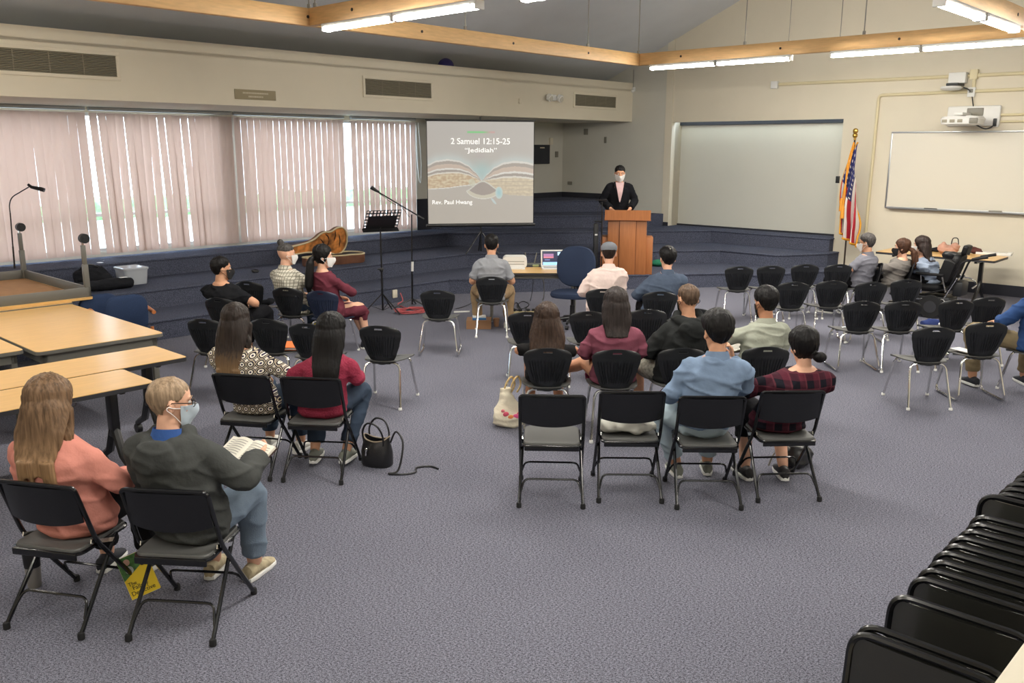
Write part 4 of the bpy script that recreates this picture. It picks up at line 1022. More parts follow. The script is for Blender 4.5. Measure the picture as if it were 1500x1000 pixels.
# ------------------------------------------------------------------ pulpit
M_OAK = mat('pulpit_oak', (168, 106, 62), rough=.38, var=.10, vscale=4, stretch=(9, 9, .8), detail=6, spec=.4)
M_OAKD = mat('pulpit_groove', (120, 66, 32), rough=.5)
p = gz(917, 402, ZT[0])
t = thing('pulpit', 'stepped wooden pulpit on the first carpeted step', 'pulpit', (p.x, p.y + .02, ZT[0]), math.radians(-6))
m = MB(); m.bb(-.34, .0, 0, .34, .46, .98, bev=.006); m.build('body', M_OAK, t)
for sg in (1, -1):
    m = MB(); m.bb(sg * .34, .04, 0, sg * .46, .42, .66, bev=.006); m.build('side_wing', M_OAK, t)
m = MB(); m.bb(-.13, -.022, 0, .15, .0, .98, bev=.004); m.build('front_panel', M_OAK, t)
m = MB(); m.bb(-.142, -.008, 0, -.13, .0, .97); m.bb(.15, -.008, 0, .162, .0, .97); m.build('groove', M_OAKD, t)
m = MB(); m.add([(-.40, -.05, .965), (.40, -.05, .965), (.40, .50, .965), (-.40, .50, .965), (-.40, -.05, 1.14), (.40, -.05, 1.14), (.40, .50, 1.05), (-.40, .50, 1.05)], [(3, 2, 1, 0), (4, 5, 6, 7), (0, 1, 5, 4), (1, 2, 6, 5), (2, 3, 7, 6), (3, 0, 4, 7)]); m.build('desk', M_OAK, t, smooth=False)
m = MB(); m.bb(-.41, -.06, .955, .41, .51, .966, bev=.003); m.build('moulding', M_OAKD, t)
PUL = Vector((p.x, p.y, ZT[0]))
m = MB(); m.grid(lambda u, v: ((u - .5) * .42, .12 + .26 * v, 1.135 - .16 * (.17 + .26 * v) + .012 * abs(math.sin(2 * PI * u)) ), 12, 6, thick=.006)
o = m.build('notes', M_WHITEP); o.location = t.location; o.rotation_euler = t.rotation_euler; o.location.z += .008; tag(o, 'white open notes lying on the pulpit desk', 'papers')
# microphone stand left of the pulpit with speaker-side black column
p = gz(876, 420, 0); p = gz(880, 404, ZT[0])
t = thing('microphone_stand', 'thin black microphone stand at the left side of the pulpit', 'microphone stand', (p.x, p.y - .12, ZT[0]), 0)
def lq(u, v, t=t): q = on_y(u, v, t.location.y); return Vector((q.x - t.location.x, 0, q.z - t.location.z))
m = MB(); m.lathe([(.14, 0), (.14, .02), (.03, .035)], n=20); m.build('base', M_BLACKM, t)
m = MB(); m.cyl((0, 0, .02), lq(882, 296), .011, n=8); m.build('pole', M_BLACKM, t)
m = MB(); m.tube([lq(872, 292.5), lq(881, 293.2), lq(889, 293)], [.010, .012, .018], n=8); m.build('microphone', M_BLACKM, t)
m = MB(); m.tube(smoothpath([lq(880, 296), lq(876, 306), lq(875, 318), lq(879, 330), lq(881, 345)]), .004, n=5); m.build('cable', M_BLACKM, t)
p = gz(871, 404, ZT[0])
t = thing('speaker_stand', 'slim black column stand left of the pulpit', 'stand', (p.x, p.y - .02, ZT[0]), 0)
m = MB(); m.bb(-.035, -.06, .0, .04, .06, .92, bev=.01); m.build('column', M_BLACK, t)
m = MB(); m.bb(-.02, -.064, .72, .025, -.059, .745); m.build('badge', M_WHITEP, t)
m = MB(); m.tube([(-.03, 0, .96), (.05, 0, .955), (.09, 0, .95)], [.012, .014, .02], n=8); m.cyl((0, 0, .9), (0, 0, .96), .008, n=6); m.build('microphone', M_BLACKM, t)

# ------------------------------------------------------------------ music stand, boom stand
p = gz(561, 459, 0)
t = thing('music_stand', 'black perforated music stand in front of the steps', 'music stand', (p.x, p.y, 0), 0)
lq2 = lambda u, v, t=t: (lambda q: Vector((q.x - t.location.x, 0, q.z)))(on_y(u, v, t.location.y))
hd = lq2(557, 333)
m = MB(); m.cyl((0, 0, .05), hd * .5 + Vector((0, 0, .0)), .016, n=10); m.cyl(hd * .48, hd, .012, n=10); m.build('pole', M_BLACKM, t)
m = MB(); m.lathe([(.02, 0), (.028, .01), (.028, .05), (.02, .06)], n=12, c=(hd.x * .5, 0, hd.z * .49)); m.cyl((hd.x * .5, 0, hd.z * .52), (hd.x * .5 - .06, 0, hd.z * .52), .012, n=8); m.build('clutch', M_BLACK, t)
for a in (-2.75, -.45, 1.25):
    m = MB(); m.bar((.01 * math.cos(a), .01 * math.sin(a), .30), (.31 * math.cos(a), .31 * math.sin(a), .01), .020, .010); m.bar((.02 * math.cos(a), .02 * math.sin(a), .06), (.2 * math.cos(a), .2 * math.sin(a), .14), .012, .006); m.build('leg', M_BLACKM, t)
T = Matrix.Translation(hd + Vector((0, 0, .0))) @ Matrix.Rotation(math.radians(28), 4, 'Z') @ Matrix.Rotation(math.radians(128), 4, 'X')
def desk_skip(u, v):
    hx, hy = (u * 10) % 1, (v * 6) % 1
    return (v > .66 or u < .1 or u > .9) and .2 < hx < .8 and .2 < hy < .8 and .06 < v
ds = shell(lambda u, v: T @ Vector(((u - .5) * .54, .0, -.02 + .36 * v)) if False else T @ Vector(((u - .5) * .54, -.02 + .36 * v, 0)), 60, 36, .004, desk_skip); dk = ds.build('desk', M_BLACKM, t, smooth=False)
m = MB(); m.box((0, -.02, .035), (.56, .006, .07), M=T); m.build('ledge', M_BLACKM, t, smooth=False)
p = gz(604, 450, 0)
t = thing('boom_stand', 'black microphone stand with a long boom arm near the screen', 'microphone stand', (p.x, p.y, 0), 0)
lq3 = lambda u, v, t=t: (lambda q: Vector((q.x - t.location.x, 0, q.z)))(on_y(u, v, t.location.y))
j = lq3(603, 314)
m = MB(); m.cyl((0, 0, .05), j * .5, .015, n=8); m.cyl(j * .5, j, .010, n=8); m.build('pole', M_BLACKM, t)
m = MB(); a_ = lq3(604, 383); b_ = lq3(604, 397); m.cyl(b_, a_, .02, n=10); m.build('sleeve', M_WHITEP, t)
m = MB(); m.cyl(lq3(551, 278) + Vector((0, -.1, 0)), lq3(616, 318.5) + Vector((0, .05, 0)), .010, n=8); m.cyl(lq3(612, 316), lq3(621, 321), .02, n=8); m.build('boom', M_BLACKM, t)
m = MB(); m.tube([lq3(545, 273.5) + Vector((0, -.11, 0)), lq3(549, 276.5) + Vector((0, -.1, 0)), lq3(557, 281) + Vector((0, -.1, 0))], [.03, .026, .016], n=10); m.build('microphone', M_BLACKM, t)
m = MB(); m.tube(smoothpath([lq3(553, 281), lq3(566, 291), lq3(578, 299), lq3(588, 303), lq3(600, 318)]), .004, n=5); m.build('cable', M_BLACKM, t)
for a in (-2.7, -.4, 1.5): m = MB(); m.tube([(0, 0, .14), (.30 * math.cos(a), .30 * math.sin(a), .012)], .012, n=8); m.build('leg', M_BLACKM, t)
# red cable coil, riser outlet
c = gz(603, 456, 0) + Vector((.02, -.05, 0)); pts = []
for k in range(84):
    a = k * .36; r = .10 + .13 * abs(math.sin(k * .37)) + .03 * math.sin(k * 1.7); pts.append((c.x + 1.25 * r * math.cos(a), c.y + .95 * r * math.sin(a), .012 + .0004 * k))
e = gz(583, 437, .12); pts = [(e.x, e.y + .3, .16), (e.x + .05, e.y + .2, .05), (e.x, e.y, .012)] + pts
mb = MB(); mb.tube(smoothpath(pts, 3), .0085, n=6); tag(mb.build('red_cable', mat('red_cable', (188, 92, 94), rough=.5)), 'red cable coiled on the carpet beside the stands', 'cable')
plate('riser_outlet', on_b(577.5, 430, 10.92), LW, .09, .13, M_CREAM, 'cream outlet on the lowest riser behind the music stand', 'outlet', .03)
# ------------------------------------------------------------------ people
def cloth(name, col, bump=.25, bscale=45, var=.08, vscale=9, rough=.88, sheen=.0):
    g_ = sum(col) / 3; col = tuple(c + (g_ - c) * .20 for c in col)
    return mat(name, col, rough=rough, var=var, vscale=vscale, bump=bump, bscale=bscale, spec=.12)
def skin(name, col): return mat(name, col, rough=.55, var=.05, vscale=30, spec=.3)
SK_L, SK_M, SK_T = skin('skin_light', (222, 172, 144)), skin('skin_medium', (206, 154, 122)), skin('skin_tan', (188, 134, 102))
def hairm(name, col, tip=None, var=.45):
    if name in MATS: return MATS[name]
    m = mat(name, col, rough=.5, spec=.22); N, L, b = nodes_of(m)
    tc = N.new('ShaderNodeTexCoord'); mp = N.new('ShaderNodeMapping'); mp.inputs['Scale'].default_value = (70, 70, 5); L.new(tc.outputs['Object'], mp.inputs['Vector'])
    n = N.new('ShaderNodeTexNoise'); n.inputs['Scale'].default_value = 1.0; n.inputs['Detail'].default_value = 4; L.new(mp.outputs['Vector'], n.inputs['Vector'])
    c = srgb(*col); lo = tuple(x * (1 - var) for x in c[:3]) + (1,); hi = tuple(min(1, x * (1 + var)) for x in c[:3]) + (1,)
    r = N.new('ShaderNodeValToRGB'); r.color_ramp.elements[0].position = .32; r.color_ramp.elements[1].position = .68; r.color_ramp.elements[0].color = lo; r.color_ramp.elements[1].color = hi
    L.new(n.outputs['Fac'], r.inputs['Fac']); out = r.outputs['Color']
    if tip:
        sx = N.new('ShaderNodeSeparateXYZ'); L.new(tc.outputs['Object'], sx.inputs[0]); mr = N.new('ShaderNodeMapRange')
        mr.inputs['From Min'].default_value = tip[1]; mr.inputs['From Max'].default_value = tip[2]; L.new(mathn(N, L, 'ADD', sx.outputs['Z'], mathn(N, L, 'MULTIPLY', n.outputs['Fac'], .25)), mr.inputs['Value'])
        x = mixcol(N, L, 1.0, r.outputs['Color'], (1, 1, 1, 1), 'MULTIPLY')
        hi2 = srgb(*tip[0]); t2 = N.new('ShaderNodeValToRGB'); t2.color_ramp.elements[0].position = .3; t2.color_ramp.elements[1].position = .7
        t2.color_ramp.elements[0].color = tuple(q * .55 for q in hi2[:3]) + (1,); t2.color_ramp.elements[1].color = tuple(min(1, q * 1.4) for q in hi2[:3]) + (1,); L.new(n.outputs['Fac'], t2.inputs['Fac'])
        out = mixcol(N, L, mr.outputs['Result'], t2.outputs['Color'], x)
    L.new(out, b.inputs['Base Color'])
    bp = N.new('ShaderNodeBump'); bp.inputs['Strength'].default_value = .5; bp.inputs['Distance'].default_value = .008; L.new(n.outputs['Fac'], bp.inputs['Height']); L.new(bp.outputs['Normal'], b.inputs['Normal'])
    return m
H_BLACK = hairm('hair_black', (20, 18, 18), var=.35); H_DBROWN = hairm('hair_dark_brown', (44, 34, 29)); H_GREY = hairm('hair_grey', (150, 128, 104), var=.3)
HEADR = [(-.117, .020, .026, .055), (-.108, .040, .042, .044), (-.088, .053, .058, .030), (-.06, .062, .070, .020), (-.03, .068, .083, .008), (0, .073, .092, 0), (.03, .0765, .097, -.004),
         (.06, .075, .095, -.006), (.085, .065, .082, -.006), (.105, .046, .058, -.006), (.117, .018, .024, -.006)]
def head_ring(z):
    R = HEADR
    if z <= R[0][0]: return R[0][1:]
    for a, b in zip(R, R[1:]):
        if z <= b[0]: k = (z - a[0]) / (b[0] - a[0]); return tuple(a[i] + (b[i] - a[i]) * k for i in (1, 2, 3))
    return R[-1][1:]
def head_pt(az, z, off=0.0):
    rx, ry, cy = head_ring(z); return Vector(((rx + off) * math.sin(az), cy + (ry + off) * math.cos(az), z))
def add_head(mb, M):
    n = 24
    mb.loft([[M @ Vector((rx * math.cos(2 * PI * k / n), cy + ry * math.sin(2 * PI * k / n), z)) for k in range(n)] for z, rx, ry, cy in HEADR])
    mb.tube([M @ Vector(p) for p in ((0, .084, .03), (0, .098, .0), (0, .112, -.022), (0, .098, -.034))], [.009, .011, .016, .010], n=10)
    mb.ell((0, .086, -.058), (.025, .012, .007), M=M); mb.ell((0, .084, -.069), (.021, .012, .008), M=M)
    for s in (1, -1):
        mb.ell((s * .03, .080, .037), (.025, .014, .008), M=M); mb.ell((s * .014, .094, -.028), (.010, .012, .009), M=M); mb.ell((s * .045, .062, -.02), (.022, .020, .022), M=M)
        E = M @ Matrix.Translation((s * .078, -.008, -.004)) @ Matrix.Rotation(s * .35, 4, 'Z') @ Matrix.Rotation(-.15, 4, 'X'); mb.ell((0, 0, 0), (.010, .021, .033), M=E); mb.ell((s * .004, .002, -.02), (.008, .013, .014), M=E)
def add_hand(mb, w, d, nrm, side, curl=.5, spread=.06, fs=1.0):
    """w wrist, d direction of the palm, nrm towards the palm side, side +1: thumb on the d x nrm side"""
    d = Vector(d).normalized(); nrm = Vector(nrm); nrm = (nrm - d * nrm.dot(d)).normalized(); lat = d.cross(nrm) * side; w = Vector(w)
    def ring(c, hw, ht): return [c + lat * (hw * math.cos(2 * PI * k / 12)) + nrm * (ht * math.sin(2 * PI * k / 12)) for k in range(12)]
    mb.loft([ring(w - d * .02, .027, .02), ring(w + d * .01, .030, .018), ring(w + d * .05, .040, .017), ring(w + d * .085, .041, .014), ring(w + d * .096, .034, .010)])
    for i, (o, ln) in enumerate(((.030, .072), (.010, .081), (-.010, .076), (-.029, .060))):
        p = w + d * .085 + lat * o; dd = (d + lat * (spread * (1.5 - i))).normalized(); pts = [p - dd * .015, p]; a = 0
        for k, f in enumerate((.45, .32, .23)):
            a += curl * (.9 + .15 * i) * (.6 if k == 0 else .9); v = dd * math.cos(a) + nrm * math.sin(a); p = p + v * (ln * f); pts.append(p)
        mb.tube(pts, [.0095, .0092, .0086, .0078, .0066], n=8)
    p = w + d * .022 + lat * .026 + nrm * .004; v = (lat * .75 + d * .65 + nrm * .25).normalized(); q = p + v * .036; v2 = (lat * .25 + d * .9 + nrm * (.3 + .5 * curl)).normalized(); r = q + v2 * .032; e = r + (v2 + nrm * .2).normalized() * .025
    mb.tube([p - v * .015, p, q, r, e], [.013, .0135, .011, .0098, .0075], n=8)
HAIRLINE = {'short': [(0, .066), (35, .062), (60, .035), (78, .012), (92, .006), (112, -.030), (140, -.066), (180, -.078)],
            'buzz': [(0, .078), (35, .072), (60, .045), (78, .02), (92, .010), (112, -.015), (140, -.045), (180, -.052)],
            'topknot': [(0, .066), (40, .056), (70, .042), (100, .036), (140, .036), (180, .04)],
            'full': [(0, .062), (35, .056), (55, .02), (70, -.03), (90, -.065), (120, -.09), (180, -.105)],
            'bob': [(0, .058), (35, .05), (50, -.01), (62, -.07), (90, -.105), (180, -.125)]}
def add_cap(mb, M, style, th, vol=(1, 1, 1), top=.0, seed=0, rough=.004):
    line = HAIRLINE[style]; n, m = 56, 40; vs = []; fs = []
    for i in range(m + 1):
        ph = PI * i / m
        for j in range(n):
            az = 2 * PI * j / n; d = Vector((math.sin(ph) * math.sin(az), math.sin(ph) * math.cos(az), -math.cos(ph)))
            deg = abs(math.degrees(math.atan2(d.x, d.y)))
            zz = d.z * .121
            rx, ry, cy = head_ring(max(-.116, min(.116, zz)))
            if abs(d.z) < .93: base = Vector((rx * math.sin(az), cy + ry * math.cos(az), zz))
            else: base = Vector((d.x * .085, -.006 + d.y * .1, zz))
            hl = interp(line, deg)
            k = sst(hl - .012, hl + .014, zz)
            t = th * (1 + top * max(0, d.z) ** 2) * (.30 + .70 * sst(0, .075, zz - hl)) + rough * mnoise.noise((az * 5, zz * 22, seed)) + rough * .8 * mnoise.noise((d.x * 19, d.y * 19, d.z * 15 + seed))
            q = base + Vector((d.x * vol[0], d.y * vol[1], d.z * vol[2])) * (t if k > 0 else 0) * k - d * (.022 * (1 - k))
            vs.append(M @ q)
    for i in range(m):
        for j in range(n):
            k = (j + 1) % n; fs.append((i * n + j, i * n + k, (i + 1) * n + k, (i + 1) * n + j))
    mb.add(vs, fs)
def strand_fn(c0, amp=.006, k=9.0, seed=0):
    def fn(c, n):
        d = c - c0; az = math.atan2(d.x, d.y - .0)
        return c + n * (amp * (mnoise.noise((az * k, d.z * 2.2, seed)) + .6 * mnoise.noise((az * k * 2.7, d.z * 3.5, seed + 5))))
    return fn
def fold_fn(amp=.008, seed=0, zs=11.0, xs=5.0):
    def fn(c, n):
        a = mnoise.noise((c.x * xs + seed, c.y * xs, c.z * zs)); b = mnoise.noise((c.x * 16 + seed, c.y * 16, c.z * 22)); r = 1 - abs(mnoise.noise((c.x * 4 + c.z * 5, c.y * 5 + seed, c.z * 9)))
        return c + n * max(-.0035, amp * (a * .9 + b * .45 + (r ** 6) * 1.3 - .3))
    return fn
def person(label, base, rot, head, o):
    """base: floor point under the seat; rot: facing; head: (u, v) of the head centre in the frame, or a local point"""
    P = thing('person', label, 'person', base, rot, o.get('group'))
    S = o.get('s', 1.0); stand = o.get('stand', False); fem = o.get('fem', False); blk = o.get('bulk', 1.0)
    Wm = Matrix.Translation(Vector(base)) @ Matrix.Rotation(rot, 4, 'Z'); Wi = Wm.inverted()
    pel = Vector(o.get('pelvis', (0, -.06, .95 * S) if stand else (0, .025 + .12 * (o.get('bulk', 1.0) - 1) + (o.get('te', .014) - .014), .53)))
    if isinstance(head, tuple) and len(head) == 2:
        e = Wm @ Vector(o.get('guess', (0, .07, 1.21))); Hc = Wi @ on_y(head[0], head[1], e.y)
    else: Hc = Vector(head)
    yaw, pit, rol = [math.radians(a) for a in o.get('face', (0, -8, 0))]
    HM = Matrix.Translation(Hc) @ (Matrix.Rotation(-yaw, 4, 'Z') @ Matrix.Rotation(pit, 4, 'X') @ Matrix.Rotation(rol, 4, 'Y')) @ Matrix.Scale(o.get('hs', 1.07), 4)
    nk = Hc + Vector((0, -.03, -.148)) + Vector(o.get('neck', (0, 0, 0)))
    sw = (.146 if fem else .168) * o.get('sw', 1.0); ty = math.radians(o.get('twist', 0))
    bow = o.get('bow', .012)
    up = (nk - pel); lat0 = Vector((1, 0, 0))
    spine = []
    prof = ([(-.06, .150, .105), (0, .165, .120), (.18, .150, .108), (.36, .142, .100), (.56, .146, .108), (.72, .150, .108), (.84, .138, .094), (.91, .108, .078), (.96, .078, .064), (1.02, .054, .054)] if fem else
            [(-.06, .150, .105), (0, .162, .118), (.18, .158, .115), (.36, .160, .115), (.56, .164, .118), (.72, .172, .118), (.84, .158, .100), (.91, .122, .084), (.96, .086, .068), (1.02, .060, .060)])
    def torso(mb, e=0.0, lo=-.06, hi=1.02, kx=1.0):
        rings = []
        for t, rx, ry in prof:
            if t < lo or t > hi: continue
            c = pel + up * t + Vector((0, -bow * math.sin(PI * max(0, min(1, t))), 0)); ang = -ty * max(0, t)
            lx = Vector((math.cos(ang), math.sin(ang), 0)); dy = up.cross(lx).normalized()
            w = blk if t < .8 else 1 + (blk - 1) * .4
            wx, wy = rx * w * kx * (sw / (.146 if fem else .168) if t > .5 else 1) + e, ry * w + e
            rings.append([c + lx * (abs(math.cos(q)) ** .85 * (1 if math.cos(q) >= 0 else -1) * wx) - dy * (math.sin(q) * wy) for q in [2 * PI * k / 28 for k in range(28)]])
        mb.loft(rings)
    lx = Vector((math.cos(-ty), math.sin(-ty), 0)); sh = {s: nk + lx * (s * sw) + Vector((0, .0, -.112)) for s in (1, -1)}
    for s in (1, -1):
        if 'shz' in o: sh[s].z += o['shz'][0 if s < 0 else 1]
    arms = o.get('arms', 'lap'); ap = {}
    A_ = {'lap': (Vector((.235, .06, .72)), Vector((.12, .28, .65))), 'thigh': (Vector((.24, .06, .72)), Vector((.16, .34, .64))), 'fold': (Vector((.235, .12, .76)), Vector((.02, .25, .80))),
          'fwd': (Vector((.25, .08, .74)), Vector((.19, .36, .73))), 'chin': (Vector((.20, .25, .80)), Vector((.05, .24, 1.0)))}
    for s in (-1, 1):
        a = arms if isinstance(arms, str) else arms[0 if s < 0 else 1]
        if isinstance(a, str): e_, w_ = A_[a]; e_, w_ = Vector((e_.x * s * (blk * .5 + .5), e_.y, e_.z)), Vector((w_.x * s, w_.y, w_.z))
        else: e_, w_ = Vector(a[0]), Vector(a[1])
        ap[s] = (sh[s], e_, w_)
    ar = (.047, .043, .038, .036, .026) if fem else (.056, .050, .044, .041, .030); ar = [x * (blk * .5 + .5) for x in ar]
    def arm(mb, s, e=0.0, to=1.0):
        a, b, c = ap[s]; pts = [a + lx * (-s * .085) + Vector((0, 0, .034)), a, a.lerp(b, .5), b, b.lerp(c, .45), c]; r = [ar[0] * .72, ar[0] * .98, ar[1], ar[2], ar[3], ar[4]]
        if to < 1:
            k = to * 5
            i = int(k); pts = pts[:i + 1] + [pts[i].lerp(pts[i + 1], k - i)]; r = r[:i + 1] + [r[i]]
        q = smoothpath(pts, 4); rr = []
        for i in range(len(pts) - 1): rr += [r[i] + (r[i + 1] - r[i]) * j / 4 for j in range(4)]
        rr.append(r[-1]); mb.tube(q, [x + e for x in rr], n=14)
    legs = o.get('legs', 'norm'); LG = {'norm': ((.13, .46, .53), (.13, .46, .09)), 'back': ((.13, .45, .52), (.12, .18, .10)), 'wide': ((.23, .42, .53), (.21, .42, .09)), 'out': ((.12, .46, .51), (.12, .62, .09)), 'near': ((.08, .46, .53), (.07, .42, .09))}
    lp = {}
    for s in (-1, 1):
        l = legs if isinstance(legs, str) else legs[0 if s < 0 else 1]
        if isinstance(l, str): k_, a_ = LG[l]; k_, a_ = Vector((k_[0] * s, k_[1], k_[2])), Vector((a_[0] * s, a_[1], a_[2]))
        else: k_, a_ = Vector(l[0]), Vector(l[1])
        if stand: k_, a_ = Vector((s * .10, -.05, .50)), Vector((s * .11, -.08, .09))
        lp[s] = (pel + Vector((s * .085, .0, -.01)), k_, a_)
    lr = (.082, .078, .060, .056, .036) if fem else (.085, .080, .062, .058, .040); lr = [x * (blk * .4 + .6) for x in lr]
    def leg(mb, s, e=0.0, to=1.0, e2=None):
        h, k, a = lp[s]; e2 = e if e2 is None else e2; pts = [h, h.lerp(k, .45), k, k.lerp(a, .35), a]
        q = smoothpath(pts, 4); rr = []
        for i in range(4): rr += [lr[i] + (lr[i + 1] - lr[i]) * j / 4 + e + (e2 - e) * (i + j / 4) / 4 for j in range(4)]
        rr.append(lr[4] + e2); n = max(2, int(len(q) * to + .5)); mb.tube(q[:n], rr[:n], n=14)
    # ---- the body: one continuous skin
    b = MB(); torso(b); add_head(b, HM); b.tube([Hc + Vector((0, -.02, -.07)), Hc.lerp(nk, .55) + Vector((0, -.008, 0)), nk + Vector((0, 0, -.03))], [.052, .054, .066] if not fem else [.044, .046, .056], n=16)
    for s in (1, -1):
        arm(b, s); leg(b, s); h, k, a = lp[s]
        hd = o.get('hands', {}).get(s)
        d = (ap[s][2] - ap[s][1]).normalized()
        if hd: d, nr, cu = hd
        else: nr, cu = (-s * .5, -.1, -1) if not stand else (-s, 0, -.3), .45
        add_hand(b, ap[s][2], d, nr, o.get('thumb', {}).get(s, -s if True else s), cu)
        fd = Vector(o.get('toes', {}).get(s, (s * .12, 1, 0))).normalized(); b.tube([a + Vector((0, 0, .0)), a - fd * .03 + Vector((0, 0, -.045)), a + fd * .06 + Vector((0, 0, -.055)), a + fd * .15 + Vector((0, 0, -.066))], [.036, .034, .032, .020], n=10)
    body = link('body', remesh(b, 'body', o.get('vox', .0085), o['skin'], smooth_it=3, fac=.4), P)
    for s in (1, -1):
        m = MB(); m.ell((s * .031, .080, .014), (.0135, .011, .010), M=HM); m.ell((s * .031, .0865, .014), (.006, .006, .0065), M=HM, mi=1); m.build('eye', [mat('eye_white', (225, 220, 212), rough=.3), mat('eye_dark', (28, 20, 16), rough=.2)], body)
    if 'hair' in o:
        m = MB()
        for s in (1, -1): m.tube([HM @ Vector((s * .014, .094, .038)), HM @ Vector((s * .032, .092, .044)), HM @ Vector((s * .05, .078, .038))], [.003, .0045, .003], n=6)
        m.build('eyebrows', o['hair'][0], body)
    # ---- clothes
    sd = rnd.uniform(0, 50); bot = o.get('hem', -.06)
    if 'top' in o:
        tm = o['top']; m = MB(); e = o.get('te', .014); torso(m, e, lo=bot, hi=o.get('neckline', .97))
        if bot < -.05 and not stand: m.ell((pel.x, pel.y - .01, pel.z - .045), (.165 * blk + e, .115 * blk + e, .06))
        if stand: c = pel + Vector((0, 0, -.02)); m.loft([[c + Vector((math.cos(q) * rx, math.sin(q) * ry, z)) for q in [2 * PI * k / 24 for k in range(24)]] for z, rx, ry in ((-.16, .175, .125), (-.02, .182, .135), (.1, .18, .13))])
        for s in (1, -1): arm(m, s, e * .9, o.get('sleeve', .97))
        if 'hood' in o:
            pts = [nk + Vector((math.sin(a) * .105, -math.cos(a) * .095 - .012, o.get('hoodz', 0) - .03 * (1 + math.cos(a)) * .5 + (.03 if abs(a) > 1.9 else 0))) for a in [-2.6 + 5.2 * k / 14 for k in range(15)]]
            m.tube(pts, [.03] + [.046] * 13 + [.03], n=12); m.ell(nk + Vector((0, -.135, -.10)), (.12, .05, .10))
        me = remesh(m, 'garment', .0105, tm, smooth_it=4, fn=fold_fn(o.get('fold', .0105), sd)); link(o.get('tname', 'shirt'), me, P)
    if 'collar' in o:
        m = MB(); c = nk + Vector((0, -.0, .0))
        m.loft([[c + Vector((math.cos(q) * (rx), math.sin(q) * rx * .95 + dy, z - .012 * math.sin(q))) for q in [2 * PI * k / 24 for k in range(24)]] for rx, z, dy in ((.104, -.060, .0), (.092, -.025, .0), (.068 if fem else .075, .022, .0), (.064 if fem else .071, .02, .0), (.08, -.03, 0))], cap=False); m.build('collar', o['collar'], P)
    if 'bottom' in o:
        m = MB(); e = o.get('be', .012); torso(m, e * .8, lo=-.07, hi=.2)
        if not stand: m.ell(pel + Vector((0, .02, -.03)), (.165 * blk, .14, .075))
        if o.get('skirt'):
            k1, k2 = lp[1][1], lp[-1][1]; kc = (k1 + k2) / 2
            def rg(c, rx, rz): return [c + Vector((math.cos(q) * rx, 0, math.sin(q) * rz)) for q in [2 * PI * k / 20 for k in range(20)]]
            m.loft([rg(pel + Vector((0, -.02, -.01)), .17, .10), rg(pel.lerp(kc, .5) + Vector((0, 0, -.02)), .18, .095), rg(kc + Vector((0, .03, -.03)), .165, .085), rg(kc + Vector((0, .075, -.07)), .15, .06)])
            m.loft([[kc + Vector((math.cos(q) * .155, math.sin(q) * .06 + .02, z)) for q in [2 * PI * k / 20 for k in range(20)]] for z in (0, -.09, -.16)])
        else:
            for s in (1, -1): leg(m, s, e, o.get('leglen', .97), o.get('be2', e + .012))
        me = remesh(m, 'garment', .011, o['bottom'], smooth_it=4, fn=fold_fn(.006, sd + 9)); link(o.get('bname', 'trousers'), me, P)
    if 'shoe' in o:
        for s in (1, -1):
            h, k, a = lp[s]; fd = Vector(o.get('toes', {}).get(s, (s * .12, 1, 0))).normalized(); sl = Vector((fd.y, -fd.x, 0)); g = Vector((a.x, a.y, a.z - .088))
            if 'shoetilt' in o: pass
            m = MB()
            def rr_(y, w, z0, z1): return [g + fd * y + sl * (w * math.cos(q)) + Vector((0, 0, z0 + (z1 - z0) * (.5 + .5 * math.sin(q)))) for q in [2 * PI * k / 14 for k in range(14)]]
            m.loft([rr_(-.095, .022, .012, .06), rr_(-.08, .036, .012, .095), rr_(-.03, .040, .012, .105), rr_(.03, .042, .012, .09), rr_(.09, .047, .012, .065), rr_(.15, .042, .012, .05), rr_(.18, .022, .014, .035)])
            so = m.build('shoe', o['shoe'], P)
            m = MB(); m.loft([[g + fd * (y * k_) + sl * (w * k_) + Vector((0, 0, z)) for y, w in [(-.10, 0), (-.09, .03), (-.03, .042), (.05, .045), (.10, .05), (.16, .042), (.188, .015), (.188, -.015), (.16, -.042), (.10, -.05), (.05, -.045), (-.03, -.042), (-.09, -.03)]] for z, k_ in ((.001, .97), (.004, 1), (.022, 1), (.026, .96))]); m.build('sole', o.get('sole', M_WHITEP), so)
    # ---- hair
    if 'hair' in o:
        hm, style = o['hair'][0], o['hair'][1]; m = MB(); h = o.get('hopt', {}); sc = o.get('hs', 1.07)
        add_cap(m, HM, {'short': 'short', 'buzz': 'buzz', 'long': 'full', 'pony': 'full' if not h.get('tight') else 'short', 'bob': 'bob', 'lowbun': 'full', 'topbun': 'topknot'}[style], h.get('th', .018), vol=h.get('vol', (1, 1, 1)), top=h.get('top', .3), seed=sd, rough=h.get('rough', .006))
        V = lambda x, y, z: HM @ Vector((x, y, z))
        if style == 'long':
            L_ = h.get('len', .45); w = h.get('w', .085); bk = h.get('back', .0)
            def back_y(z):
                k = max(0, min(1, (nk.z - (Hc.z + z)) / max(.1, nk.z - pel.z))); sp_ = nk.lerp(pel, k); return sp_.y - Hc.y - interp([(0, .06), (.08, .085), (.2, .115), (1, .12)], k) * (.6 + .4 * blk) - o.get('te', .014) - bow * math.sin(PI * k) - .012
            def ys(z):
                if z > -.10: return interp([(-.10, -.058), (-.05, -.04), (0, -.026), (.05, -.02), (.1, -.016)], z)
                return min(interp([(-.26, -.112), (-.18, -.092), (-.10, -.058)], z), back_y(z))
            xs_ = h.get('x', 0.0); rings = []; K = 15; g_ = sc * 1.03; ad = max(0, h.get('th', .018) - .014)
            zs_ = [.098 - (L_ + .098) * k / (K - 1) for k in range(K)]
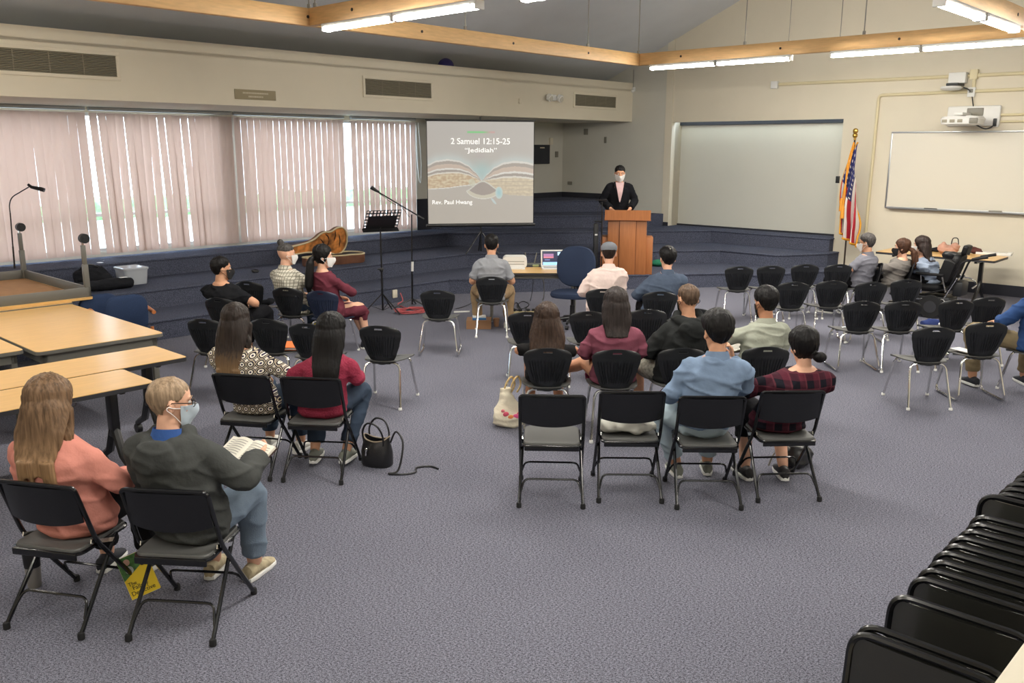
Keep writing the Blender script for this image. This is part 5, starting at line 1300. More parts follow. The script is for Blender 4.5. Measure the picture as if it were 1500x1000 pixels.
            def dep(z):
                n_ = sst(-.16, -.04, z); return interp([(-.5, .022), (-.25, .030), (-.12, .050), (-.06, .075), (-.02, .094), (.03, .100), (.07, .078), (.1, .035)], z) * (1 + (g_ - 1) * n_) + ad * n_
            YY = []; bk_ = 0
            for z in zs_:
                d_ = dep(z)
                if z > -.03: y_ = interp([(-.03, -.028), (0, -.026), (.05, -.02), (.1, -.016)], z); bk_ = min(bk_, y_ - d_)
                else: bk_ = min(bk_ - .0015, back_y(z) if z < -.10 else 0); y_ = bk_ + d_
                YY.append(y_)
            BKs = [y - dep(z) for y, z in zip(YY, zs_)]
            for _ in range(3): BKs = [BKs[0]] + [(BKs[k - 1] + 2 * BKs[k] + BKs[k + 1]) / 4 for k in range(1, K - 1)] + [BKs[-1]]
            YY = [b_ + dep(z) for b_, z in zip(BKs, zs_)]
            for k in range(K):
                z = zs_[k]; f = max(0, (-z - L_ * .55) / (L_ * .45))
                ww = interp([(-.17, w), (-.08, max(.108, (w + .11) / 2)), (0, .106), (.05, .088), (.08, .064), (.1, .035)], z) * (1 - .30 * f ** 1.5 * h.get('taper', 1))
                dd = dep(z)
                near = sst(-.22, -.10, z); ww = ww * (1 + (g_ - 1) * near) + ad * .6 * near
                c = Hc + Vector((xs_ * max(0, -z), YY[k], z * g_ if z > 0 else z))
                rings.append([c + Vector((math.cos(q) * ww * (1 + .05 * mnoise.noise((q * 3, sd, 0))), math.sin(q) * dd * (1 if math.sin(q) < 0 or z < -.12 else .62), (.02 * mnoise.noise((q * 6, sd, 3)) if k == K - 1 else 0))) for q in [2 * PI * j / 30 for j in range(30)]])
            m.loft(rings)
            if h.get('front'):
                for s in (1, -1):
                    lf = h['front']; m.tube(smoothpath([V(s * .06, .05, .05), V(s * .082, .03, -.01), Hc + Vector((s * .09, .0, -.10)), Hc + Vector((s * .105, -.03, -.10 - lf * .5)), Hc + Vector((s * .10, -.045, -.10 - lf))], 4), [.02] * 4 + [.034] * 8 + [.03] * 4 + [.012], n=10)
            if h.get('wisps'):
                for k in range(h['wisps']):
                    x = rnd.uniform(-w, w) * .85; z0 = -L_ * .75; x2 = x * 1.15 + rnd.uniform(-.01, .01); e_ = rnd.uniform(.04, .10); yb = lambda z: min(interp(list(zip(zs_, BKs))[::-1], z) + .016, back_y(z) + .004)
                    m.tube(smoothpath([Hc + Vector((x + xs_ * -z0, yb(z0), z0)), Hc + Vector((x * 1.08 + xs_ * L_, yb(-L_), -L_)), Hc + Vector((x2 + xs_ * L_, yb(-L_ - e_), -L_ - e_))], 4), [.018, .018, .017, .016, .015, .013, .010, .007, .004], n=7)
        if style == 'bob':
            L_ = h.get('len', .2); rings = []
            for k in range(7):
                z = .03 - (L_ + .03) * k / 6; rings.append([Hc + Vector((math.cos(q) * h.get('w', .092) * (1 - .1 * (k / 6) ** 3), -.02 - .02 * k / 6 + math.sin(q) * (.085 - .01 * k / 6) * (1 if math.sin(q) < 0 else .45), z)) for q in [2 * PI * j / 24 for j in range(24)]])
            m.loft(rings)
        if style in ('pony',):
            L_ = h.get('len', .35); z0 = h.get('z', .0); p0 = V(0, -.10, z0); sx = h.get('x', 0)
            m.ell(p0, (.028, .03, .028)); m.tube(smoothpath([p0, p0 + Vector((sx * .2, -.05, -.03)), p0 + Vector((sx * .5, -.075, -L_ * .4)), p0 + Vector((sx * .8, -.085, -L_ * .75)), p0 + Vector((sx, -.08, -L_))], 4), [.024, .03, .034, .037, .038] + [h.get('pw', .04)] * 8 + [.032, .024, .016, .008], n=12)
        if style == 'lowbun': m.ell(V(h.get('x', .0), -.105, -.085), (.05, .038, .04))
        if style == 'topbun': m.ell(V(-.015, -.065, .140), (.040, .040, .040)); m.ell(V(0, -.035, .105), (.05, .05, .03))
        link('hair', remesh(m, 'hair', .0075, hm, smooth_it=2, fac=.35, fn=strand_fn(Hc, h.get('amp', .005), h.get('k', 9), sd)), P)
    # ---- things worn on the head
    if 'mask' in o:
        mm = o['mask']; m = MB()
        def mk(u, v):
            az = (u - .5) * 2.5; z = .002 - .112 * v * (1 - .12 * abs(u - .5)); zz = z
            p = head_pt(az, max(-.114, zz), .013); p.y += .034 * math.exp(-(az / .38) ** 2) * math.exp(-((z + .03) / .05) ** 2) + .008 * math.exp(-(az / .5) ** 2); p.z = z
            return HM @ p
        m.grid(mk, 22, 14, thick=.003); k = m.build('face_mask', mm, P)
        for s in (1, -1):
            az = s * 1.25; e = MB()
            e.tube(smoothpath([HM @ head_pt(az, -.01, .012), HM @ Vector((s * .088, .0, -.01)), HM @ Vector((s * .092, -.026, -.005)), HM @ Vector((s * .092, -.03, -.02)), HM @ Vector((s * .088, .0, -.04)), HM @ head_pt(az, -.085, .012)], 3), .0022, n=5)
            e.build('ear_loop', o.get('loop', mm), k)
    if 'glasses' in o:
        g = MB()
        for s in (1, -1):
            g.tube([HM @ Vector((s * .034 + .025 * math.cos(q), .105, .012 + .019 * math.sin(q))) for q in [2 * PI * k / 16 for k in range(16)]], .0024, n=5, closed=True); g.tube([HM @ Vector((s * .059, .104, .018)), HM @ Vector((s * .082, .07, .018)), HM @ Vector((s * .086, -.01, .014)), HM @ Vector((s * .084, -.03, -.005))], .0026, n=5)
        g.tube([HM @ Vector((-.01, .106, .015)), HM @ Vector((.01, .106, .015))], .0024, n=5); g.build('glasses', o['glasses'], P)
    if 'cap' in o:
        c = MB(); T = HM @ Matrix.Translation((0, -.006, .052)) @ Matrix.Rotation(-.12, 4, 'X')
        c.loft([[T @ Vector((math.cos(q) * rx, math.sin(q) * ry + dy, z)) for q in [2 * PI * k / 26 for k in range(26)]] for z, rx, ry, dy in ((-.022, .086, .108, 0), (-.0, .093, .116, 0), (.03, .092, .116, .004), (.06, .072, .092, .008), (.076, .04, .05, .01), (.08, .01, .012, .01))]); k = c.build('cap', o['cap'], P)
        c = MB(); c.loft([[T @ Vector((math.cos(q) * .07, .085 + math.sin(q) * .055, z - .012)) for q in [2 * PI * j / 20 for j in range(20)]] for z in (-.004, .006)]); c.build('brim', o['cap'], k)
    P['_'] = 0; del P['_']
    return P, dict(Hc=Hc, HM=HM, nk=nk, sh=sh, ap=ap, lp=lp, Wm=Wm, pel=pel)
# ---- patterned fabrics
def pat_blouse():
    m = cloth('patterned_blouse', (226, 218, 200)); N, L, b = nodes_of(m); tc = N.new('ShaderNodeTexCoord'); mp = N.new('ShaderNodeMapping'); mp.inputs['Scale'].default_value = (1, .55, 1); L.new(tc.outputs['Object'], mp.inputs['Vector'])
    sp = N.new('ShaderNodeSeparateXYZ'); L.new(mp.outputs['Vector'], sp.inputs[0])
    fr = lambda s, o: mathn(N, L, 'SUBTRACT', mathn(N, L, 'FRACT', mathn(N, L, 'ADD', mathn(N, L, 'MULTIPLY', s, 17.0), o)), .5)
    x, z = fr(sp.outputs['X'], 100.0), fr(sp.outputs['Z'], 100.0)
    d = mathn(N, L, 'SQRT', mathn(N, L, 'ADD', mathn(N, L, 'MULTIPLY', x, x), mathn(N, L, 'MULTIPLY', z, z)))
    r = N.new('ShaderNodeValToRGB'); r.color_ramp.interpolation = 'CONSTANT'; cr = r.color_ramp; cr.elements[0].position = 0; cr.elements[0].color = srgb(54, 50, 78)
    cr.elements[1].position = .12; cr.elements[1].color = srgb(232, 226, 212)
    for p, c in ((.27, (38, 34, 44)), (.40, (214, 200, 170)), (.47, (48, 42, 58)), (.56, (226, 220, 206))): e = cr.elements.new(p); e.color = srgb(*c)
    L.new(d, r.inputs['Fac']); L.new(r.outputs['Color'], b.inputs['Base Color']); return m
def pat_plaid():
    m = cloth('plaid_flannel', (60, 34, 42)); N, L, b = nodes_of(m); tc = N.new('ShaderNodeTexCoord'); sp = N.new('ShaderNodeSeparateXYZ'); L.new(tc.outputs['Object'], sp.inputs[0])
    def band(s, f, o, w): return mathn(N, L, 'LESS_THAN', mathn(N, L, 'FRACT', mathn(N, L, 'ADD', mathn(N, L, 'MULTIPLY', s, f), o)), w)
    bx, bz = band(sp.outputs['X'], 9.5, 100.2, .42), band(sp.outputs['Z'], 9.5, 100.0, .42)
    lx_, lz_ = band(sp.outputs['X'], 9.5, 100.8, .10), band(sp.outputs['Z'], 9.5, 100.6, .10)
    s = mathn(N, L, 'MULTIPLY', mathn(N, L, 'ADD', bx, bz), .5); c = mixcol(N, L, s, srgb(24, 23, 31), srgb(82, 34, 46)); c = mixcol(N, L, mathn(N, L, 'MULTIPLY', mathn(N, L, 'MAXIMUM', lx_, lz_), .55), c, srgb(108, 52, 62)); L.new(c, b.inputs['Base Color']); return m
def pat_check():
    m = cloth('check_shirt', (206, 200, 184)); N, L, b = nodes_of(m); tc = N.new('ShaderNodeTexCoord'); sp = N.new('ShaderNodeSeparateXYZ'); L.new(tc.outputs['Object'], sp.inputs[0])
    def band(s, f, w): return mathn(N, L, 'LESS_THAN', mathn(N, L, 'FRACT', mathn(N, L, 'ADD', mathn(N, L, 'MULTIPLY', s, f), 100.0)), w)
    k = mathn(N, L, 'MAXIMUM', band(sp.outputs['X'], 30, .22), band(sp.outputs['Z'], 26, .22)); L.new(mixcol(N, L, k, srgb(208, 203, 188), srgb(134, 130, 116)), b.inputs['Base Color']); return m
M_MASKW = mat('mask_white', (232, 230, 226), rough=.85); M_MASKB = mat('mask_black', (26, 26, 28), rough=.85); M_MASKL = mat('mask_blue', (190, 203, 213), rough=.85)
M_GLS = mat('glasses_frame', (30, 26, 24), rough=.3)
JEANS = cloth('blue_jeans', (112, 130, 150), bscale=160); DJEANS = cloth('dark_jeans', (52, 66, 86), bscale=160); LJEANS = cloth('pale_jeans', (166, 186, 198), bscale=160); BLKT = cloth('black_trousers', (26, 26, 30)); KHAKI = cloth('khaki_trousers', (160, 130, 92)); OLIVE = cloth('olive_khaki', (134, 116, 84)); SHORTS = cloth('camo_shorts', (150, 146, 132), var=.35, vscale=40); GREYP = cloth('grey_trousers', (150, 144, 136))
SNK = mat('sneaker_beige', (176, 162, 132), rough=.8, var=.25, vscale=30); SNW = mat('sneaker_white', (216, 214, 206), rough=.7, var=.1, vscale=30); SNB = mat('sneaker_black', (34, 36, 44), rough=.7); SNG = mat('sneaker_grey', (120, 122, 112), rough=.7)
PEO = {}
def seat(key, chair, label, head, **o):
    loc, rot = CH[chair]; PEO[key] = person(label, loc, rot + math.radians(-o.pop('turn', 0)), head, o)
# row nearest the camera, left
seat('coral', 'F1', 'woman with long light brown hair in a coral long-sleeved top', (72, 593), fem=True, skin=SK_L, te=.022, top=cloth('coral_top', (222, 134, 116)), tname='blouse', bottom=BLKT, shoe=SNB, bulk=1.22, sw=1.14, arms='thigh', face=(14, -14, 0), turn=-4, glasses=M_GLS,
     hair=(hairm('hair_light_brown', (112, 88, 66), tip=((164, 130, 94), .86, 1.16)), 'long'), hopt=dict(len=.33, w=.125, th=.03, wisps=9, front=.16, amp=.007), fold=.010, vox=.0075, hands={1: ((-.4, .7, -.5), (-.3, -.2, -1), .4)}, hem=-.06)
seat('grey_hoodie', 'F2', 'grey-haired man in a dark grey hooded jacket holding an open book', (248, 589), skin=SK_L, top=cloth('charcoal_fleece', (68, 70, 68)), tname='jacket', hood=1, hoodz=-.035, te=.026, bottom=JEANS, shoe=SNK, bulk=1.12, sw=1.04, arms=('fwd', ((.29, .10, .76), (.22, .40, .77))), face=(46, -12, 0), turn=4,
     hair=(H_GREY, 'short'), hopt=dict(th=.010, top=-.55, rough=.005), mask=M_MASKL, loop=M_MASKW, glasses=M_GLS, collar=cloth('royal_blue', (46, 84, 156)), legs=('norm', ((.13, .46, .53), (.12, .47, .09))), fold=.010, vox=.0075, hands={1: ((-.1, .9, .1), (-.8, .2, .6), .5), -1: ((.2, .9, .1), (.8, .2, .6), .5)}, neckline=.97)
# second row left
seat('blouse', 'F3', 'woman with long ombre hair in a patterned black and cream blouse', (345, 472), fem=True, skin=SK_M, top=pat_blouse(), tname='blouse', bottom=DJEANS, shoe=SNW, bulk=1.08, sw=1.12, arms=('lap', ((.27, .08, .73), (.20, .36, .66))), face=(4, -10, 0), te=.02, legs=('norm', ((.16, .42, .53), (.17, .40, .09))),
     hair=(hairm('hair_ombre', (44, 36, 32), tip=((168, 134, 96), .80, 1.08)), 'long'), hopt=dict(len=.44, w=.115, th=.02, taper=1.7, wisps=4, front=.10), fold=.007, vox=.0075, neckline=.92)
seat('red_sweater', 'F4', 'woman with half-tied black hair in a red knitted sweater', (484, 486), fem=True, skin=SK_M, top=cloth('red_knit', (164, 44, 70), bump=.9, bscale=70), tname='sweater', bottom=DJEANS, shoe=SNG, bulk=1.05, arms=('lap', ((.26, .10, .72), (.19, .38, .66))), face=(30, -16, 8), te=.022, legs=(((-.12, .36, .52), (-.11, .14, .12)), ((.20, .45, .53), (.14, .16, .12))),
     hair=(H_BLACK, 'long'), hopt=dict(len=.43, w=.108, th=.022, taper=.8, wisps=7), mask=M_MASKB, loop=mat('mask_cord', (196, 178, 172), rough=.6), fold=.006, vox=.0075, hands={1: ((.0, .9, -.3), (-.6, 0, -.8), .6)})
# front rows left
seat('black_tee', 'L5a', 'man with short black hair in a black T-shirt', (324, 394), skin=SK_M, top=cloth('black_tee', (27, 28, 32)), bottom=BLKT, shoe=SNB, bulk=1.22, sw=1.12, arms='lap', sleeve=.5, face=(38, -4, 0), hair=(H_BLACK, 'short'), hopt=dict(th=.016), mask=M_MASKB)
seat('bun', 'L6', 'man with a grey top bun in a checked pale shirt', (419, 373), skin=SK_L, top=pat_check(), bottom=DJEANS, shoe=SNB, arms=('lap', ((.28, .10, .76), (.18, .36, .66))), face=(28, -4, 0), turn=10, hair=(hairm('hair_grey_black', (70, 67, 65), var=.5), 'topbun'), hopt=dict(th=.012), mask=M_MASKW, collar=pat_check(), bow=.06)
seat('maroon_dress', 'L7', 'woman with a long black ponytail in a maroon dress', (473, 376), fem=True, skin=SK_L, top=cloth('maroon_dress', (108, 42, 56)), tname='dress_top', bottom=cloth('maroon_dress', (108, 42, 56)), bname='dress_skirt', skirt=1, shoe=SNB, arms=('lap', 'fold'), face=(40, -6, 0), turn=16, hair=(H_BLACK, 'pony'), hopt=dict(len=.44, z=-.02, pw=.05, th=.02, x=-.02), mask=M_MASKW, legs=(((-.02, .40, .52), (.10, .52, .09)), ((.10, .42, .52), (.16, .46, .09))), guess=(.05, .05, 1.2))
seat('laptop_man', 'L9', 'man with short black hair in a grey short-sleeved shirt at the laptop table', (720, 359), skin=SK_M, top=cloth('grey_shirt', (146, 148, 154)), bottom=KHAKI, shoe=SNW, arms=(((-.27, .08, .70), (-.19, .34, .70)), ((.27, .08, .70), (.20, .34, .70))), sleeve=.52, face=(0, -14, 0), hair=(H_BLACK, 'short'), hopt=dict(th=.018), collar=cloth('grey_shirt', (146, 148, 154)), legs='wide', toes={-1: (-.3, 1, 0), 1: (.3, 1, 0)}, sw=1.03)
# middle block
seat('capped', 'C1', 'person in a grey flat cap and pale pink jacket', (892, 371), skin=SK_L, fem=True, top=cloth('pink_jacket', (234, 208, 198)), tname='jacket', te=.02, bottom=cloth('pink_trousers', (226, 204, 196)), shoe=SNW, sw=1.18, bulk=1.08, arms='lap', face=(4, -6, 0), hair=(H_DBROWN, 'short'), hopt=dict(th=.012), cap=cloth('grey_cap', (124, 128, 136), bscale=150), collar=cloth('pink_jacket', (234, 208, 198)), legs='near')
seat('denim', 'C2', 'woman with cropped black hair and a clip in a denim-blue shirt', (978, 379), skin=SK_L, fem=True, top=cloth('denim_shirt', (76, 90, 112)), te=.02, bottom=BLKT, shoe=SNW, sw=1.2, bulk=1.06, arms='thigh', face=(-10, -12, 0), hair=(H_BLACK, 'short'), hopt=dict(th=.028, top=.1), collar=cloth('denim_shirt', (76, 90, 112)))
seat('long_hair', 'C6', 'woman with very long loose dark brown hair in a black top', (801, 469), skin=SK_T, fem=True, top=cloth('black_top', (30, 29, 30)), tname='blouse', bottom=cloth('striped_skirt', (70, 66, 66)), bname='skirt', skirt=1, shoe=SNB, bulk=1.05, arms='thigh', sleeve=.6, face=(-3, -10, 0), hair=(hairm('hair_brown_long', (58, 44, 36), tip=((64, 47, 37), .7, 1.2)), 'long'), hopt=dict(len=.44, w=.15, th=.026, taper=-.3, front=.30, amp=.008, k=12, wisps=6), vox=.0075)
seat('maroon', 'C7', 'woman with straight dark shoulder-length hair in a maroon sweater', (902, 447), skin=SK_M, fem=True, top=cloth('maroon_sweater', (134, 66, 84)), tname='sweater', te=.018, bottom=cloth('maroon_skirt', (126, 44, 72)), bname='skirt', skirt=1, shoe=SNB, bulk=1.12, sw=1.16, arms='lap', face=(0, -10, 0), hair=(hairm('hair_straight', (46, 39, 37)), 'long'), hopt=dict(len=.25, w=.112, th=.026, taper=.5, k=12), vox=.0075, legs=(((-.22, .30, .56), (-.46, .42, .46)), ((.10, .40, .53), (.10, .40, .09))))
seat('black_hoodie', 'C9', 'man with cropped brown hair in a black hooded sweatshirt and shorts', (1008, 439), skin=SK_M, top=cloth('black_fleece', (40, 42, 42)), tname='sweatshirt', hood=1, te=.024, bottom=SHORTS, bname='shorts', leglen=.56, be2=.03, shoe=SNB, bulk=1.08, arms='lap', face=(-16, -8, 0), turn=-6, hair=(hairm('hair_cropped', (92, 74, 60)), 'buzz'), hopt=dict(th=.008), mask=M_MASKB, legs=(((-.27, .34, .53), (-.24, .34, .09)), 'norm'))
seat('light_blue', 'F7', 'man with thick black hair in a light blue button shirt, hands clasped', (1051, 487), skin=SK_M, top=cloth('light_blue_shirt', (116, 140, 172), bscale=30), te=.018, bottom=LJEANS, shoe=SNG, bulk=1.06, sw=1.1, arms=(((-.245, .07, .72), (-.12, .34, .68)), ((.29, .18, .75), (.26, .38, .92))), face=(-10, -16, 0), hair=(H_BLACK, 'short'), hopt=dict(th=.032, top=.2), hs=1.12, collar=cloth('light_blue_shirt', (132, 160, 190)), legs=(((-.26, .40, .53), (-.12, .40, .09)), 'norm'), fold=.015, vox=.0065, hands={1: ((-.15, .1, 1), (-1, .1, -.1), .7), -1: ((.4, .8, -.2), (.3, 0, -1), .5)}, hem=-.03)
seat('pale_green', 'C10', 'man with black hair in a pale green shirt holding an open book', (1122, 444), skin=SK_T, top=cloth('pale_green_shirt', (164, 168, 150)), te=.018, bottom=BLKT, shoe=SNB, arms=(((-.30, .12, .80), (-.20, .36, .84)), 'lap'), sleeve=.62, face=(-14, -14, 0), turn=-6, hair=(H_BLACK, 'short'), hopt=dict(th=.024), mask=M_MASKB, loop=M_MASKB, collar=cloth('pale_green_shirt', (164, 168, 150)), hands={-1: ((.2, .9, .1), (.8, .2, .6), .5)}, vox=.0075)
seat('plaid', 'F8', 'woman with a low black bun in a dark red plaid shirt', (1178, 507), skin=SK_L, fem=True, top=pat_plaid(), te=.024, bottom=BLKT, shoe=mat('dark_flats', (30, 28, 30), rough=.6), leglen=.8, bulk=1.14, sw=1.22, arms=(((-.27, .08, .73), (-.22, .36, .67)), 'lap'), face=(-12, -16, -4), hair=(H_BLACK, 'lowbun'), hopt=dict(th=.020, x=.035), neckline=.97, fold=.008, vox=.0075, legs=(((-.14, .36, .52), (-.16, .22, .09)), 'back'))
# block by the whiteboard
seat('polo', 'R5a', 'man with grey-black hair and white mask in a grey polo shirt', (1270, 356), skin=SK_M, top=cloth('grey_polo', (112, 112, 122)), bottom=BLKT, shoe=SNB, bulk=1.08, sw=1.06, arms=('lap', 'lap'), sleeve=.55, face=(-14, -8, 0), turn=42, hair=(hairm('hair_salt', (74, 70, 68), var=.5), 'short'), hopt=dict(th=.020), mask=M_MASKW, glasses=M_GLS, collar=cloth('grey_polo', (112, 112, 122)))
seat('blazer', 'R5b', 'woman with a brown ponytail and black mask in a grey blazer', (1322, 363), skin=SK_L, fem=True, top=cloth('grey_blazer', (118, 112, 106)), tname='blazer', te=.026, bottom=BLKT, shoe=SNB, bulk=1.04, sw=1.14, arms='lap', face=(-18, -6, 0), turn=42, hair=(hairm('hair_brown_pony', (74, 50, 37)), 'pony'), hopt=dict(len=.30, z=-.02, pw=.05, th=.016, x=.04), mask=M_MASKB)
wp = gz(1366, 462, 0); WC = (Vector((wp.x, wp.y + .06, 0)), math.radians(48))
CH['WC'] = WC
seat('wheelchair', 'WC', 'woman with straight dark hair in a light blue blouse seated in the wheelchair', (1350, 360), skin=SK_L, fem=True, top=cloth('sky_blouse', (138, 152, 174)), tname='blouse', te=.018, bottom=BLKT, shoe=SNB, arms='lap', face=(2, -6, 0), hair=(hairm('hair_dark_straight', (46, 36, 33)), 'long'), hopt=dict(len=.22, w=.106, th=.022, taper=.4, k=12), mask=M_MASKW, pelvis=(0, .04, .56), guess=(0, .08, 1.22))
seat('navy', 'R16', 'man in a navy blue top and khaki trousers cut off by the right edge', (0.06, .06, 1.23), skin=SK_M, top=cloth('navy_top', (40, 72, 128)), tname='sweater', te=.02, bottom=OLIVE, shoe=SNB, sole=M_WHITEP, bulk=1.15, arms=(((-.34, .08, .76), (-.22, .34, .70)), 'lap'), hair=(H_BLACK, 'short'), legs=(((-.46, .40, .60), (-.44, .36, .10)), ((.16, .42, .53), (.16, .45, .09))), hands={-1: ((-.3, .9, -.1), (0, -.1, -1), .35)}, turn=0)
# the speaker behind the pulpit
sp = PUL + Vector((-.02, .78, 0)); hs_ = on_y(908, 254, sp.y)
PEO['speaker'] = person('standing man in a black suit and white mask reading at the pulpit', (hs_.x, sp.y + .06, ZT[0]), PI, (0, .05, hs_.z - ZT[0]), dict(skin=SK_M, stand=True, s=1.05, top=cloth('black_suit', (24, 25, 30)), tname='suit_jacket', te=.030, bottom=BLKT, shoe=mat('dark_flats', (30, 28, 30)), bulk=1.0, sw=1.06, arms=(((-.30, -.02, 1.26), (-.17, .30, 1.12)), ((.30, -.02, 1.26), (.17, .30, 1.12))), face=(0, -17, 0), hs=1.12, hair=(H_BLACK, 'short'), hopt=dict(th=.012), mask=M_MASKW, vox=.0075, bow=.0, neckline=.90, fold=.005, guess=(0, 0, 1.7)))
pi = PEO['speaker'][1]; nk = pi['nk']; m = MB()
def sfront(u, v):
    w = .075 * (1 - v) ** .8 + .002; x = (u - .5) * 2 * w; z = nk.z - .01 - .36 * v; return (x, nk.y + .095 + .075 * min(1, v * 2.2) - .018 * v - x * x * 2.0, z)
m.grid(sfront, 10, 14, thick=.004); m.build('shirt_front', cloth('pink_shirt', (206, 168, 168)), PEO['speaker'][0])
for s in (1, -1):
    m = MB(); m.grid(lambda u, v: (s * (.004 + .078 * (1 - v) ** .8 + u * .035 * (1 - v) ** .5), nk.y + .102 + .076 * min(1, v * 2.2) - .018 * v - .004 * u - (.078 * (1 - v)) ** 2 * 2, nk.z - .0 - .37 * v), 4, 14, thick=.004, flip=s < 0); m.build('lapel', cloth('black_suit', (24, 25, 30)), PEO['speaker'][0])
# hair clip
i = PEO['denim'][1]; m = MB(); m.box((0, 0, 0), (.012, .06, .012), bev=.004); o = m.build('hair_clip', M_WHITEP, PEO['denim'][0]); o.location = i['HM'] @ Vector((0, -.09, .09)); o.rotation_euler = (-.7, 0, 0)
# ------------------------------------------------------------------ instrument case on the second tier
def case_outline(n=64):
    L_, o = 1.18, []
    top = [(0, 0), (.01, .055), (.06, .075), (.30, .085), (.48, .12), (.60, .19), (.70, .215), (.78, .20), (.85, .205), (.95, .245), (1.06, .24), (1.14, .17), (1.18, .07), (1.18, 0)]
    pts = smoothpath([(x, y, 0) for x, y in top], 4)
    up = [(p.x, max(p.y, 0)) for p in pts]; return up + [(x, -y) for x, y in reversed(up[1:-1])]
CO = case_outline()
def case_shell(nm, m_out, m_in, parent, dep):
    c = MB(); n = len(CO); cx = .65
    def ring(s, z): return [Vector((cx + (x - cx) * s, y * s, z)) for x, y in CO]
    c.loft([ring(.97, 0), ring(1.0, .02), ring(1.0, dep)], cap=False); c.loft([ring(.965, dep), ring(.955, .03), ring(.9, .02)], cap=False)
    c.f.append(tuple(range(n))[::-1]); c.m.append(0); o = c.build(nm, m_out, parent)
    i = MB(); i.loft([ring(.955, dep - .01), ring(.945, .035), ring(.5, .028)]); i.build('lining', m_in, o)
    r = MB(); r.tube([(cx + (x - cx) * .985, y * .985, dep) for x, y in CO], .014, n=6, closed=True); r.build('rim', mat('case_rim', (206, 190, 150), rough=.5), o)
    return o
M_PLUSH = mat('plush_amber', (186, 118, 56), rough=.8, var=.62, vscale=9, bump=.8, bscale=14, detail=1.5); M_CASE = mat('case_brown', (110, 72, 52), rough=.45, var=.25, vscale=6)
p = gz(519, 380, ZT[1]); q0 = fab(9.1, 12.36, ZT[1]); qh = gz(405, 382, ZT[1]); ah = max(8.0, ab(qh)[0])
t = thing('instrument_case', 'open brown instrument case with amber plush lining on the step', 'instrument case', fab(ab(p)[0] - 1.18, 12.36, ZT[1]), LW)
case_shell('tray', M_CASE, mat('case_dark_lining', (44, 32, 26), rough=.9, var=.3, vscale=10), t, .15)
ld = case_shell('lid', M_CASE, M_PLUSH, t, .07); ld.matrix_local = Matrix.Translation((-.16, .25, .03)) @ Matrix.Rotation(math.radians(-6), 4, 'Y') @ Matrix.Rotation(math.radians(105), 4, 'X') @ Matrix.Translation((0, .26, 0))
m = MB()
for x0, y0, x1, y1 in ((.72, .17, .80, .05), (.80, .05, .74, -.08), (.92, .2, .90, 0), (1.0, .12, 1.02, -.12), (.62, .10, .70, -.05)): m.tube(smoothpath([(x0, y0, .05), ((x0 + x1) / 2 + .02, (y0 + y1) / 2, .058), (x1, y1, .05)], 4), .012, n=6)
m.build('crease_shade', mat('plush_crease_shade', (62, 34, 18), rough=.9), ld)  # creases in the plush, their shade put into the dark brown
# ------------------------------------------------------------------ bins and bags on the second tier
M_BIN = bpy.data.materials.new('clear_plastic'); M_BIN.use_nodes = True
b = M_BIN.node_tree.nodes['Principled BSDF']; b.inputs['Base Color'].default_value = srgb(196, 200, 206); b.inputs['Roughness'].default_value = .25; b.inputs['Alpha'].default_value = .82
def bin_(u, v, w, d, h, label, rot=LW):
    p = gz(u, v, ZT[1]); t = thing('storage_bin', label, 'storage bin', (p.x, p.y, ZT[1]), rot, 'plastic bins on the step')
    m = MB(); o = lambda s, z: [Vector((x * s, y * s + d / 2, z)) for x, y in rrect(w, d, .05)]
    m.loft([o(.84, .0), o(.86, .01), o(.96, h), o(.94, h), o(.84, .015)], cap=True); m.build('tub', M_BIN, t)
    m = MB(); m.loft([o(1.0, h - .01), o(1.02, h), o(1.02, h + .018), o(.92, h + .026), o(.9, h + .02)]); m.build('lid', M_BIN, t)
    m = MB(); m.loft([o(.8, .02), o(.84, h * .55)]); m.build('contents', mat('bin_contents', (190, 192, 196), rough=.7, var=.3, vscale=14), t); return t
bin_(203, 417, .36, .40, .22, 'clear plastic bin with lid, the one without papers')
t = bin_(167, 410, .36, .36, .23, 'clear plastic bin with white papers on its lid')
m = MB(); m.grid(lambda u, v: ((u - .5) * .36, .04 + .3 * v, .252 + .012 * math.sin(u * 7) * math.sin(v * 4)), 10, 8, thick=.004); o = m.build('papers', M_WHITEP); o.matrix_world = Matrix.Translation(t.location) @ Matrix.Rotation(LW + .15, 4, 'Z'); tag(o, 'white papers lying on the lid of the clear bin', 'papers')
M_BAG = cloth('black_nylon', (34, 35, 40), bump=.4)
p = gz(132, 424, ZT[1]); t = thing('backpack', 'black backpack slumped on the step beside the bins', 'bag', (p.x, p.y + .1, ZT[1]), LW - .2)
b_ = MB(); b_.ell((0, .05, .15), (.24, .15, .17)); b_.ell((.12, -.04, .11), (.15, .10, .11)); link('body', remesh(b_, 'body', .015, M_BAG, fn=fold_fn(.012, 3)), t)
m = MB(); m.tube(smoothpath([(-.15, .02, .27), (-.1, -.04, .33), (0, -.05, .34), (.1, 0, .28)]), .012, n=6); m.build('strap', M_BLACK, t)
p = gz(146, 428, ZT[1]); t = thing('instrument_bag', 'long black soft bag lying along the step edge', 'bag', (p.x - .02, p.y + .1, ZT[1]), LW)
b_ = MB(); b_.tube([(-.42, 0, .075), (-.40, 0, .08), (.25, 0, .085), (.42, 0, .08), (.44, 0, .075)], [.03, .075, .085, .075, .03], n=14, rx=[.03, .07, .075, .07, .03]); link('body', remesh(b_, 'body', .014, M_BAG, fn=fold_fn(.008, 8)), t)
m = MB(); m.bb(.26, -.03, .155, .36, .03, .163, bev=.003); m.build('name_tag', M_WHITEP, t)
